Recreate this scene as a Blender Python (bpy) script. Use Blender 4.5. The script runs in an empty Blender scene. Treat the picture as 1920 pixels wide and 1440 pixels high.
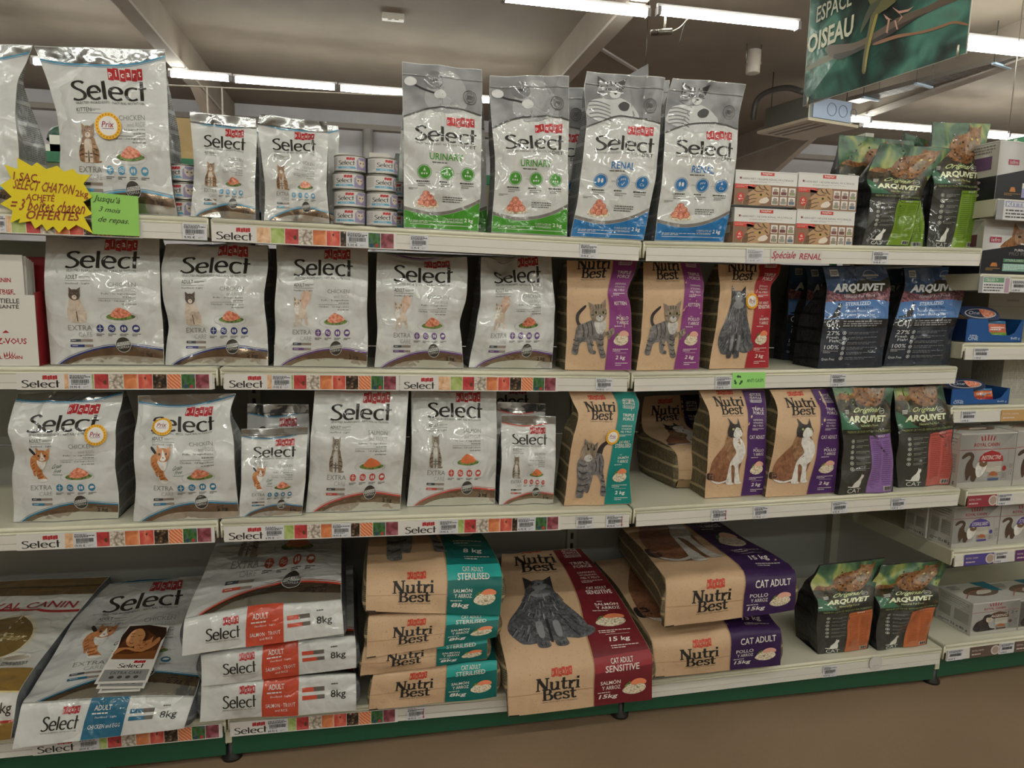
import bpy, bmesh, math, random
import numpy as np
from mathutils import Matrix, Vector

C = bpy.context.scene.collection
PI = math.pi

# ---------------------------------------------------------------- camera
FPX = 1292.83                      # focal length in pixels of a 1920 px wide frame
CAM = np.array([0.42773, -2.08768, 1.41192])
ROT = np.array([[0.979769, 0.200030, 0.006370],
                [-0.199044, 0.970636, 0.135085],
                [0.020838, -0.133620, 0.990814]])   # columns: right, forward, up
cam_data = bpy.data.cameras.new('camera')
cam_data.sensor_width = 36.0
cam_data.lens = 36.0 * FPX / 1920.0
cam_data.clip_start = 0.05
cam_data.clip_end = 100
cam = bpy.data.objects.new('camera', cam_data)
C.objects.link(cam)
_r, _f, _u = ROT[:, 0], ROT[:, 1], ROT[:, 2]
cam.matrix_world = Matrix(((_r[0], _u[0], -_f[0], CAM[0]), (_r[1], _u[1], -_f[1], CAM[1]),
                           (_r[2], _u[2], -_f[2], CAM[2]), (0, 0, 0, 1)))
bpy.context.scene.camera = cam

# ---------------------------------------------------------------- world, exposure
scn = bpy.context.scene
w = bpy.data.worlds.new('world')
scn.world = w
w.use_nodes = True
w.node_tree.nodes['Background'].inputs[0].default_value = (0.9, 0.92, 1.0, 1)
w.node_tree.nodes['Background'].inputs[1].default_value = 0.03
scn.view_settings.view_transform = 'Standard'
scn.view_settings.look = 'None'
scn.view_settings.gamma = 1
scn.view_settings.use_curve_mapping = False
scn.view_settings.exposure = 0.0
TUBE_POWER = 35.0                   # emission strength of every fluorescent tube

# ---------------------------------------------------------------- geometry helpers
def ray(x, y):
    return ROT @ np.array([(x - 960) / FPX, 1.0, -(y - 720) / FPX])

def on_y(x, y, Y):
    d = ray(x, y)
    return CAM + d * ((Y - CAM[1]) / d[1])

def on_z(x, y, Z):
    d = ray(x, y)
    return CAM + d * ((Z - CAM[2]) / d[2])

def lin(c):
    c = c / 255.0
    return c / 12.92 if c <= 0.04045 else ((c + 0.055) / 1.055) ** 2.4

def srgb(c):
    if isinstance(c, str):
        c = c.lstrip('#')
        c = [int(c[i:i + 2], 16) for i in (0, 2, 4)]
    return (lin(c[0]), lin(c[1]), lin(c[2]), 1.0)

# ---------------------------------------------------------------- materials
_mats = {}

class NT:
    def __init__(s, name):
        s.m = bpy.data.materials.new(name)
        s.m.use_nodes = True
        s.t = s.m.node_tree
        s.b = s.t.nodes['Principled BSDF']
        s.tc = None

    def n(s, kind, **kw):
        nd = s.t.nodes.new('ShaderNode' + kind)
        for k, v in kw.items():
            if k in nd.inputs:
                nd.inputs[k].default_value = v
            else:
                setattr(nd, k, v)
        return nd

    def l(s, a, b):
        s.t.links.new(a, b)

    def obj(s, scale=(1, 1, 1), rot=(0, 0, 0)):
        if s.tc is None:
            s.tc = s.n('TexCoord')
        mp = s.n('Mapping')
        mp.inputs['Scale'].default_value = scale
        mp.inputs['Rotation'].default_value = rot
        s.l(s.tc.outputs['Object'], mp.inputs['Vector'])
        return mp.outputs[0]

    def ramp(s, fac, stops, interp='LINEAR'):
        r = s.n('ValToRGB')
        r.color_ramp.interpolation = interp
        e = r.color_ramp.elements
        while len(e) < len(stops):
            e.new(0.5)
        for i, (p, c) in enumerate(stops):
            e[i].position = p
            e[i].color = srgb(c)
        s.l(fac, r.inputs[0])
        return r.outputs[0]

    def noise(s, scale, detail=3, vec=None, rough=0.5, dist=0.0):
        n = s.n('TexNoise')
        n.inputs['Scale'].default_value = scale
        n.inputs['Detail'].default_value = detail
        n.inputs['Roughness'].default_value = rough
        n.inputs['Distortion'].default_value = dist
        s.l(vec if vec is not None else s.obj(), n.inputs['Vector'])
        return n

    def bump(s, height, strength=0.3, dist=0.01, normal=None):
        b = s.n('Bump')
        b.inputs['Strength'].default_value = strength
        b.inputs['Distance'].default_value = dist
        s.l(height, b.inputs['Height'])
        if normal is not None:
            s.l(normal, b.inputs['Normal'])
        s.l(b.outputs[0], s.b.inputs['Normal'])
        return b.outputs[0]

    def math(s, op, a, b=None, c=None):
        n = s.n('Math')
        n.operation = op
        for i, v in enumerate((a, b, c)):
            if v is None:
                continue
            if isinstance(v, (int, float)):
                n.inputs[i].default_value = v
            else:
                s.l(v, n.inputs[i])
        return n.outputs[0]

    def mix(s, fac, a, b):
        n = s.n('MixRGB')
        for i, v in enumerate((fac, a, b)):
            if isinstance(v, (int, float)):
                n.inputs[i].default_value = v
            elif isinstance(v, (str, tuple, list)):
                n.inputs[i].default_value = srgb(v)
            else:
                s.l(v, n.inputs[i])
        return n.outputs[0]

    def set(s, **kw):
        for k, v in kw.items():
            s.b.inputs[k.replace('_', ' ')].default_value = v

def crease(nt, strength=0.35, scale=1.0):
    """crumpled laminate: warped facets with sharp edges plus a soft undulation"""
    wn = nt.noise(7 * scale, 2)
    v = nt.n('VectorMath', operation='MULTIPLY_ADD')
    nt.l(wn.outputs['Color'], v.inputs[0])
    v.inputs[1].default_value = (0.09 / scale,) * 3
    nt.l(nt.obj(), v.inputs[2])
    vo = nt.n('TexVoronoi')
    vo.inputs['Scale'].default_value = 11 * scale
    nt.l(v.outputs[0], vo.inputs['Vector'])
    n2 = nt.noise(16 * scale, 2)
    n3 = nt.noise(5.5 * scale, 3, v.outputs[0])
    n4 = nt.noise(3.0 * scale, 1)
    rid = nt.math('ABSOLUTE', nt.math('SUBTRACT', n3.outputs[0], 0.5))
    msk = nt.math('MULTIPLY', nt.math('GREATER_THAN', n4.outputs[0], 0.47), 2.4)
    h = nt.math('ADD', nt.math('MULTIPLY', vo.outputs['Distance'], 0.55), nt.math('ADD', nt.math('MULTIPLY', n2.outputs[0], 0.8), nt.math('MULTIPLY', rid, msk)))
    b = nt.bump(h, strength, 0.02 / scale)
    b2 = nt.n('Bump')
    b2.inputs['Strength'].default_value = min(1.0, strength * 1.5)
    b2.inputs['Distance'].default_value = 0.03 / scale
    nt.l(nt.math('ADD', nt.math('MULTIPLY', rid, msk), nt.math('MULTIPLY', vo.outputs['Distance'], 0.45)), b2.inputs['Height'])
    nt.l(b2.outputs[0], nt.b.inputs['Coat Normal'])

def mat(kind, color=(200, 200, 200)):
    """one procedural material per (kind, colour)"""
    if isinstance(color, str):
        c = color.lstrip('#')
        color = tuple(int(c[i:i + 2], 16) for i in (0, 2, 4))
    key = (kind, tuple(color))
    if key in _mats:
        return _mats[key]
    nt = NT('%s_%02x%02x%02x' % ((kind,) + tuple(color)))
    col = srgb(color)
    nt.b.inputs['Base Color'].default_value = col
    if kind == 'film':                       # glossy printed laminate
        nt.set(Roughness=0.35, Specular_IOR_Level=0.2, Coat_Weight=0.85, Coat_Roughness=0.03)
        crease(nt, 0.62)
    elif kind == 'satin':                    # matt plastic sack
        nt.set(Roughness=0.45, Specular_IOR_Level=0.3)
        crease(nt, 0.22, 1.4)
    elif kind == 'silver':
        nt.set(Metallic=0.9, Roughness=0.16)
        crease(nt, 0.5, 1.0)
    elif kind == 'kraft':
        n = nt.noise(260, 2)
        n2 = nt.noise(9, 3)
        dk = tuple(int(v * 0.62) for v in color)
        md = tuple(int(v * 0.90) for v in color)
        a = nt.ramp(n.outputs[0], [(0.27, dk), (0.36, color)])
        nt.l(nt.mix(nt.math('MULTIPLY', n2.outputs[0], 0.8), a, md), nt.b.inputs['Base Color'])
        nt.set(Roughness=0.62)
        crease(nt, 0.22, 1.2)
    elif kind == 'paper':
        nt.set(Roughness=0.65)
        n = nt.noise(120, 2)
        nt.bump(n.outputs[0], 0.04, 0.002)
    elif kind == 'gloss':                    # printed card with a varnish
        nt.set(Roughness=0.33)
        n = nt.noise(40, 2)
        nt.bump(n.outputs[0], 0.04, 0.004)
    elif kind == 'paint':                    # painted steel
        nt.set(Roughness=0.38)
        n = nt.noise(35, 3)
        nt.bump(n.outputs[0], 0.05, 0.004)
    elif kind == 'plastic':
        nt.set(Roughness=0.4)
        n = nt.noise(60, 2)
        nt.bump(n.outputs[0], 0.03, 0.003)
    elif kind == 'metal':
        nt.set(Metallic=0.85, Roughness=0.35)
        n = nt.noise(50, 2)
        nt.bump(n.outputs[0], 0.05, 0.003)
    elif kind == 'wall':
        nt.set(Roughness=0.8)
        n = nt.noise(2.5, 4)
        dk = tuple(int(v * 0.93) for v in color)
        nt.l(nt.ramp(n.outputs[0], [(0.3, dk), (0.7, color)]), nt.b.inputs['Base Color'])
        n3 = nt.noise(80, 2)
        nt.bump(n3.outputs[0], 0.08, 0.004)
    elif kind == 'emit':
        nt.set(Emission_Strength=TUBE_POWER)
        nt.b.inputs['Emission Color'].default_value = col
    _mats[key] = nt.m
    return nt.m

def special(name):
    """named materials with a pattern of their own"""
    if name in _mats:
        return _mats[name]
    nt = NT(name)
    if name == 'floor_vinyl':
        n = nt.noise(1.6, 5)
        n2 = nt.noise(90, 2)
        a = nt.ramp(n.outputs[0], [(0.3, '#85705a'), (0.7, '#967e66')])
        nt.l(nt.mix(nt.math('MULTIPLY', n2.outputs[0], 0.35), a, '#75604b'), nt.b.inputs['Base Color'])
        nt.set(Roughness=0.38)
        nt.bump(n2.outputs[0], 0.05, 0.003)
    elif name in ('gusset_silver', 'gusset_grey', 'gusset_kraft', 'gusset_black', 'gusset_dark'):
        # dense small print in lines, broken into paragraphs
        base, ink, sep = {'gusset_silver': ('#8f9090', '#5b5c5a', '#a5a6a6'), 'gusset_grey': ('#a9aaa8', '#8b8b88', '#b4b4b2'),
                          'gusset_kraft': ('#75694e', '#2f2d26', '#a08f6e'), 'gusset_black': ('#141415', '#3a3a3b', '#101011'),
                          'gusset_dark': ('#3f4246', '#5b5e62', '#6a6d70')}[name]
        wv = nt.n('TexWave', bands_direction='Z')
        wv.inputs['Scale'].default_value = 62
        nt.l(nt.obj(), wv.inputs['Vector'])
        n = nt.noise(1.0, 2, nt.obj((260, 260, 60)))
        txt = nt.math('MULTIPLY', nt.math('GREATER_THAN', wv.outputs[1], 0.45), nt.math('GREATER_THAN', n.outputs[0], 0.44))
        wp = nt.n('TexWave', bands_direction='Z')
        wp.inputs['Scale'].default_value = 6.0
        wp.inputs['Distortion'].default_value = 1.5
        nt.l(nt.obj(), wp.inputs['Vector'])
        sp = nt.math('GREATER_THAN', wp.outputs[1], 0.93)
        a = nt.mix(txt, base, ink)
        nt.l(nt.mix(sp, a, sep), nt.b.inputs['Base Color'])
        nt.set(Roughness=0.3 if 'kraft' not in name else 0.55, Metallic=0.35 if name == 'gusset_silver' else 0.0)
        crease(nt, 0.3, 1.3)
    elif name.startswith('fur_'):
        cols, st = {'grey': (('#2b2a2c', '#6f6c6c', '#a09c98'), 3.0), 'tabby': (('#3d362f', '#857868', '#ab9c88'), 3.0),
                    'brown': (('#3e2c20', '#8d6a4c', '#c09a76'), 3.0), 'orange': (('#8e5026', '#b8794a', '#d8ab82'), 3.0),
                    'cream': (('#9a8877', '#c3b4a4', '#ddd2c6'), 1.0), 'white': (('#a9a5a0', '#d6d3ce', '#eae8e4'), 1.0),
                    'dark': (('#161415', '#2c2627', '#4a4040'), 1.5), 'calico': (('#563a2b', '#855940', '#a4785c'), 1.0),
                    'fluffy': (('#232427', '#505155', '#8c8d90'), 1.0), 'pale': (('#8c8985', '#b8b5b1', '#d5d3d0'), 1.0),
                    'peach': (('#a47f6b', '#c3a38f', '#d9c2b1'), 1.0),
                    'bengal': (('#24170d', '#7a4f2a', '#b08048'), 3.0)}[name[4:]]
        n1 = nt.noise(1.0, 4, nt.obj((150, 150, 60)), dist=0.6)
        n2 = nt.noise(42, 3, dist=1.0)
        f = nt.math('ADD', nt.math('MULTIPLY', n2.outputs[0], 0.6), nt.math('MULTIPLY', n1.outputs[0], 0.4))
        hx = lambda c: np.array([int(c[i:i + 2], 16) for i in (1, 3, 5)], float)
        k = 0.62
        lo_, hi_ = tuple(hx(cols[0]) * k + hx(cols[1]) * (1 - k)), tuple(hx(cols[2]) * k + hx(cols[1]) * (1 - k))
        nt.l(nt.ramp(f, [(0.34, lo_), (0.5, cols[1]), (0.66, hi_)]), nt.b.inputs['Base Color'])
        nt.set(Roughness=0.35)
        crease(nt, 0.28)
    elif name in ('meadow', 'foliage', 'heather', 'bird_blur', 'grey_photo', 'warm_photo'):
        stops, sc = {'meadow': ([(0.27, '#18251b'), (0.42, '#31503a'), (0.52, '#48694a'), (0.61, '#86904f'), (0.70, '#aaa468'), (0.82, '#38584b')], 13),
                     'foliage': ([(0.3, '#12180f'), (0.5, '#2c2a1c'), (0.65, '#4a3b26'), (0.8, '#7a6644')], 60),
                     'heather': ([(0.3, '#2b1f22'), (0.5, '#6d4650'), (0.62, '#a07078'), (0.75, '#5a4a34')], 110),
                     'bird_blur': ([(0.30, '#191f1d'), (0.44, '#233530'), (0.55, '#33594f'), (0.64, '#4c7a6c'), (0.76, '#4a4632')], 3.4),
                     'grey_photo': ([(0.25, '#5c5c5e'), (0.5, '#7f7f82'), (0.75, '#a3a3a6')], 9),
                     'warm_photo': ([(0.25, '#2a1408'), (0.45, '#6b3a18'), (0.6, '#a8662f'), (0.8, '#d9a468')], 28)}[name]
        n = nt.noise(sc, 2, dist=0.6)
        nt.l(nt.ramp(n.outputs[0], stops), nt.b.inputs['Base Color'])
        nt.set(Roughness=0.35)
        crease(nt, 0.28)
    elif name == 'food_meat':
        n = nt.noise(140, 2)
        nt.l(nt.ramp(n.outputs[0], [(0.3, '#a54a34'), (0.5, '#cf7d62'), (0.7, '#e0a58c')]), nt.b.inputs['Base Color'])
        nt.set(Roughness=0.3)
    elif name == 'food_rice':
        v = nt.n('TexVoronoi')
        v.inputs['Scale'].default_value = 170
        nt.l(nt.obj((1, 1, 2)), v.inputs['Vector'])
        nt.l(nt.ramp(v.outputs['Distance'], [(0.1, '#e9e0cf'), (0.55, '#cfc2a8'), (0.85, '#8d7f66')]), nt.b.inputs['Base Color'])
        nt.set(Roughness=0.35)
    elif name == 'food_green':
        n = nt.noise(160, 2)
        nt.l(nt.ramp(n.outputs[0], [(0.35, '#33481f'), (0.6, '#6f8a3c')]), nt.b.inputs['Base Color'])
    elif name.startswith('tile_'):
        k = name[5:]
        stops, sc, kind = {
            'chicken': ([(0.3, '#b07f5a'), (0.5, '#d9b08c'), (0.75, '#ead0b4')], 26, 'n'),
            'apple': ([(0.3, '#6d8440'), (0.5, '#9aad60'), (0.75, '#c3cc98')], 18, 'n'),
            'pepper': ([(0.3, '#7c2426'), (0.5, '#b23a3c'), (0.75, '#cc6a62')], 26, 'n'),
            'rice': ([(0.15, '#dcd6cb'), (0.5, '#b7ada0'), (0.8, '#7e7064')], 130, 'v'),
            'salmon': ([(0.3, '#b0603c'), (0.5, '#cf7d50'), (0.75, '#dfa37c')], 30, 'n'),
            'tomato': ([(0.3, '#8c2a26'), (0.5, '#bf453a'), (0.75, '#d67c68')], 22, 'n'),
            'seeds': ([(0.1, '#c2ad92'), (0.35, '#6a5340'), (0.7, '#20160f')], 120, 'v'),
            'fillet': ([(0.2, '#c56a44'), (0.6, '#d5825a'), (0.9, '#e4a884')], 60, 'w'),
            'greens': ([(0.3, '#16321c'), (0.5, '#3c6a34'), (0.7, '#4a5a66'), (0.8, '#8a2c34')], 38, 'n'),
            'meat': ([(0.3, '#4e1f28'), (0.5, '#86404a'), (0.75, '#a8727a')], 34, 'n')}[k]
        if kind == 'n':
            f = nt.noise(sc, 3, dist=1.2).outputs[0]
        elif kind == 'v':
            v = nt.n('TexVoronoi')
            v.inputs['Scale'].default_value = sc
            nt.l(nt.obj(), v.inputs['Vector'])
            f = v.outputs['Distance']
        else:
            v = nt.n('TexWave', bands_direction='DIAGONAL')
            v.inputs['Scale'].default_value = sc
            v.inputs['Distortion'].default_value = 2
            nt.l(nt.obj(), v.inputs['Vector'])
            f = v.outputs[1]
        nt.l(nt.ramp(f, stops), nt.b.inputs['Base Color'])
        nt.set(Roughness=0.3)
    elif name == 'smallprint':                # lines of print too small to read on white card
        n = nt.noise(1.0, 2, nt.obj((420, 420, 60)))
        wv = nt.n('TexWave', bands_direction='Z')
        wv.inputs['Scale'].default_value = 70
        nt.l(nt.obj(), wv.inputs['Vector'])
        t = nt.math('MULTIPLY', nt.math('GREATER_THAN', wv.outputs[1], 0.5), nt.math('GREATER_THAN', n.outputs[0], 0.46))
        nt.l(nt.mix(t, '#b9b6ae', '#86837c'), nt.b.inputs['Base Color'])
        nt.set(Roughness=0.5)
    elif name == 'mesh_tray':
        nt.b.inputs['Base Color'].default_value = srgb('#8c8680')
        nt.set(Metallic=0.7, Roughness=0.4)
        n = nt.noise(30, 2)
        nt.bump(n.outputs[0], 0.1, 0.003)
    _mats[name] = nt.m
    return nt.m

def mt(spec):
    if isinstance(spec, str):
        return special(spec)
    return mat(*spec)

F = lambda c: ('film', c)
K = lambda c: ('kraft', c)
S = lambda c: ('satin', c)
P = lambda c: ('paper', c)
G = lambda c: ('gloss', c)

# ---------------------------------------------------------------- mesh building
class MB:
    def __init__(s, origin=(0, 0, 0)):
        s.o = np.array(origin, float)
        s.v, s.f, s.m, s.sm = [], [], [], []
        s.mats = []
        s.n = 0

    def mi(s, spec):
        m = mt(spec)
        if m not in s.mats:
            s.mats.append(m)
        return s.mats.index(m)

    def add(s, V, Fs, spec, smooth=False):
        V = np.asarray(V, float).reshape(-1, 3)
        s.v.append(V - s.o)
        k = s.mi(spec)
        for f in Fs:
            s.f.append(tuple(int(i) + s.n for i in f))
        s.m += [k] * len(Fs)
        s.sm += [smooth] * len(Fs)
        s.n += len(V)
        return s

    def box(s, lo, hi, spec):
        (a, b, c), (d, e, f) = lo, hi
        V = [(a, b, c), (d, b, c), (d, e, c), (a, e, c), (a, b, f), (d, b, f), (d, e, f), (a, e, f)]
        s.add(V, [(0, 3, 2, 1), (4, 5, 6, 7), (0, 1, 5, 4), (1, 2, 6, 5), (2, 3, 7, 6), (3, 0, 4, 7)], spec)
        return s

    def hexa(s, q, spec):
        """eight corners: bottom four counter-clockwise, then the top four"""
        s.add(q, [(0, 3, 2, 1), (4, 5, 6, 7), (0, 1, 5, 4), (1, 2, 6, 5), (2, 3, 7, 6), (3, 0, 4, 7)], spec)
        return s

    def tube(s, pts, r, spec, n=8, caps=True):
        pts = [np.asarray(p, float) for p in pts]
        rr = r if hasattr(r, '__len__') else [r] * len(pts)
        V = []
        up = np.array([0.13, 0.31, 0.94])
        for i, p in enumerate(pts):
            d = pts[min(i + 1, len(pts) - 1)] - pts[max(i - 1, 0)]
            d = d / (np.linalg.norm(d) + 1e-9)
            a = np.cross(d, up)
            if np.linalg.norm(a) < 1e-3:
                a = np.cross(d, (1, 0, 0))
            a /= np.linalg.norm(a)
            b = np.cross(d, a)
            for k in range(n):
                t = 2 * PI * k / n
                V.append(p + rr[i] * (math.cos(t) * a + math.sin(t) * b))
        Fs = []
        for i in range(len(pts) - 1):
            for k in range(n):
                k2 = (k + 1) % n
                Fs.append((i * n + k, i * n + k2, (i + 1) * n + k2, (i + 1) * n + k))
        if caps:
            Fs.append(tuple(range(n))[::-1])
            Fs.append(tuple((len(pts) - 1) * n + k for k in range(n)))
        s.add(V, Fs, spec, True)
        return s

    def lathe(s, c, prof, spec, n=24):
        V, Fs = [], []
        for (r, z) in prof:
            for k in range(n):
                t = 2 * PI * k / n
                V.append((c[0] + r * math.cos(t), c[1] + r * math.sin(t), c[2] + z))
        for i in range(len(prof) - 1):
            for k in range(n):
                k2 = (k + 1) % n
                Fs.append((i * n + k, i * n + k2, (i + 1) * n + k2, (i + 1) * n + k))
        Fs.append(tuple(range(n))[::-1])
        Fs.append(tuple((len(prof) - 1) * n + k for k in range(n)))
        s.add(V, Fs, spec, True)
        return s

    def grid(s, Pg, spec, smooth=True, flip=False):
        a, b = Pg.shape[:2]
        Fs = []
        for i in range(a - 1):
            for j in range(b - 1):
                q = (i * b + j, i * b + j + 1, (i + 1) * b + j + 1, (i + 1) * b + j)
                Fs.append(q[::-1] if flip else q)
        s.add(Pg.reshape(-1, 3), Fs, spec, smooth)
        return s

    def build(s, name, parent=None, bevel=0.0, autosmooth=False):
        me = bpy.data.meshes.new(name)
        V = np.concatenate(s.v) if s.v else np.zeros((0, 3))
        me.from_pydata(V.tolist(), [], s.f)
        for m in s.mats:
            me.materials.append(m)
        me.polygons.foreach_set('material_index', np.array(s.m, dtype=np.int32))
        me.polygons.foreach_set('use_smooth', np.array(s.sm, dtype=bool))
        me.update()
        o = bpy.data.objects.new(name, me)
        C.objects.link(o)
        if parent is not None:
            o.parent = parent
        else:
            o.location = s.o
        if bevel:
            md = o.modifiers.new('edge', 'BEVEL')
            md.width = bevel
            md.segments = 2
            md.limit_method = 'ANGLE'
            md.angle_limit = 0.6
        return o

def tag(o, label=None, cat=None, group=None, kind=None):
    if label:
        o['label'] = label
    if cat:
        o['category'] = cat
    if group:
        o['group'] = group
    if kind:
        o['kind'] = kind
    return o

def thing(name, loc, label, cat, group=None, rz=0.0):
    o = bpy.data.objects.new(name, None)
    o.empty_display_size = 0.05
    C.objects.link(o)
    o.location = loc
    o.rotation_euler = (0, 0, rz)
    return tag(o, label, cat, group)

# ---------------------------------------------------------------- surfaces a print can lie on
def _crom(x, xp, fp):
    """Catmull-Rom along the first axis, vectorised"""
    xp = np.asarray(xp, float)
    fp = np.asarray(fp, float)
    i = np.clip(np.searchsorted(xp, x, side='right') - 1, 0, len(xp) - 2)
    m = np.zeros_like(fp)
    for k in range(len(xp)):
        a, b = max(k - 1, 0), min(k + 1, len(xp) - 1)
        m[k] = (fp[b] - fp[a]) / max(xp[b] - xp[a], 1e-9)
    h = (xp[i + 1] - xp[i])
    t = np.clip((x - xp[i]) / h, -0.3, 1.3)
    t2, t3 = t * t, t * t * t
    h00, h10, h01, h11 = 2 * t3 - 3 * t2 + 1, t3 - 2 * t2 + t, -2 * t3 + 3 * t2, t3 - t2
    e = lambda q: q[:, None]
    return e(h00) * fp[i] + e(h10 * h) * m[i] + e(h01) * fp[i + 1] + e(h11 * h) * m[i + 1]

class Surf:
    """a printed panel between two edge curves; s runs across, t runs up"""
    def __init__(s, T, L, R, bulge=0.0, wr=0.0, seed=0, dents=()):
        s.T, s.L, s.R = np.array(T, float), np.array(L, float), np.array(R, float)
        s.bulge, s.wr = bulge, wr
        rn = random.Random(seed)
        s.waves = [(rn.uniform(-2.2, 2.2), rn.uniform(0.6, 2.6), rn.uniform(0, 6.28), rn.uniform(0.4, 1.0)) for _ in range(5)]
        s.fans = [(rn.uniform(0.15, 0.85), rn.uniform(0.55, 1.0), rn.uniform(-1.3, 1.3), rn.uniform(0.5, 1.0)) for _ in range(4)]
        s.dents = dents
        s.w = float(np.mean(np.linalg.norm(s.R - s.L, axis=1)))
        mid = 0.5 * (s.L + s.R)
        s.h = float(np.sum(np.linalg.norm(np.diff(mid, axis=0), axis=1)))

    def base(s, a, t):
        L, R = _crom(t, s.T, s.L), _crom(t, s.T, s.R)
        return L + (R - L) * a[:, None]

    def relief(s, a, t):
        z = np.zeros_like(a)
        ac = np.clip(a, 0, 1)
        if s.bulge:
            z += s.bulge * np.power(np.clip(4 * ac * (1 - ac), 0, 1), 0.7) * np.clip(np.sin(np.clip(t * 0.95 + 0.06, 0, 1) * PI), 0, 1)
        if s.wr:
            for fx, fy, ph, am in s.waves:
                z += s.wr * 0.34 * am * np.sin(2 * PI * (fx * a + fy * t) + ph + 1.1 * np.sin(5 * t + ph))
            for cx, cy, dr, am in s.fans:       # sharp creases running off a pinch near the top
                u = (a - cx) + dr * (t - cy)
                z += s.wr * 0.9 * am * np.exp(-np.abs(u) * 26) * np.exp(-((t - cy + 0.12) / 0.22) ** 2)
        for (cx, cy, rx, ry, am) in s.dents:
            z += am * np.exp(-((a - cx) / rx) ** 2 - ((t - cy) / ry) ** 2)
        return z

    def P(s, a, t, off=0.0):
        a, t = np.asarray(a, float), np.asarray(t, float)
        sh = a.shape
        a, t = a.ravel(), t.ravel()
        B = s.base(a, t)
        e = 1e-3
        ds = s.base(a + e, t) - s.base(a - e, t)
        dt = s.base(a, t + e) - s.base(a, t - e)
        N = np.cross(ds, dt)
        N /= np.linalg.norm(N, axis=1)[:, None] + 1e-12
        out = B + N * (s.relief(a, t) + off)[:, None]
        return out.reshape(sh + (3,))

def flat(bl, br, tl, tr):
    return Surf([0, 1], [bl, tl], [br, tr])

# ---------------------------------------------------------------- prints: flat 2D artwork laid on a Surf
_txt = {}

def glyphs(s, weight=0.0):
    key = (s, weight)
    if key not in _txt:
        c = bpy.data.curves.new('t', 'FONT')
        c.body = s
        c.resolution_u = 2 if len(s) < 12 else 1
        c.offset = weight
        o = bpy.data.objects.new('t', c)
        me = bpy.data.meshes.new_from_object(o)
        V = np.array([tuple(v.co)[:2] for v in me.vertices]).reshape(-1, 2)
        T = []
        for p in me.polygons:
            q = list(p.vertices)
            for i in range(1, len(q) - 1):
                T.append((q[0], q[i], q[i + 1]))
        bpy.data.objects.remove(o)
        bpy.data.curves.remove(c)
        bpy.data.meshes.remove(me)
        if len(V):
            lo, hi = V.min(0), V.max(0)
            V = (V - lo) / np.maximum(hi - lo, 1e-6)
        _txt[key] = (V, np.array(T, int).reshape(-1, 3))
    return _txt[key]

def tess(pts):
    from mathutils.geometry import tessellate_polygon
    r = tessellate_polygon([[Vector((p[0], p[1], 0)) for p in pts]])
    return np.array(r, int).reshape(-1, 3)

def smooth(pts, n=4, closed=True):
    pts = np.asarray(pts, float)
    m = len(pts)
    out = []
    rng = range(m) if closed else range(m - 1)
    for i in rng:
        if closed:
            a, b, c, d = pts[(i - 1) % m], pts[i], pts[(i + 1) % m], pts[(i + 2) % m]
        else:
            a, b, c, d = pts[max(i - 1, 0)], pts[i], pts[i + 1], pts[min(i + 2, m - 1)]
        for k in range(n):
            t = k / n
            out.append(0.5 * ((2 * b) + (-a + c) * t + (2 * a - 5 * b + 4 * c - d) * t * t + (-a + 3 * b - 3 * c + d) * t ** 3))
    if not closed:
        out.append(pts[-1])
    return np.array(out)

def stroke_mesh(path, thin, thick=None, smooth_n=5):
    """a pen stroke: thick where it runs upright, thin where it runs level"""
    p = smooth(path, smooth_n, False) if smooth_n else np.asarray(path, float)
    thick = thin if thick is None else thick
    d = np.gradient(p, axis=0)
    d /= np.linalg.norm(d, axis=1)[:, None] + 1e-9
    wd = thin + (thick - thin) * np.abs(d[:, 1]) ** 1.3
    nrm = np.stack([-d[:, 1], d[:, 0]], 1)
    A, B = p + nrm * wd[:, None] / 2, p - nrm * wd[:, None] / 2
    V = np.concatenate([A, B])
    n = len(p)
    T = []
    for i in range(n - 1):
        T += [(i, n + i, n + i + 1), (i, n + i + 1, i + 1)]
    return V, np.array(T, int)

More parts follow.
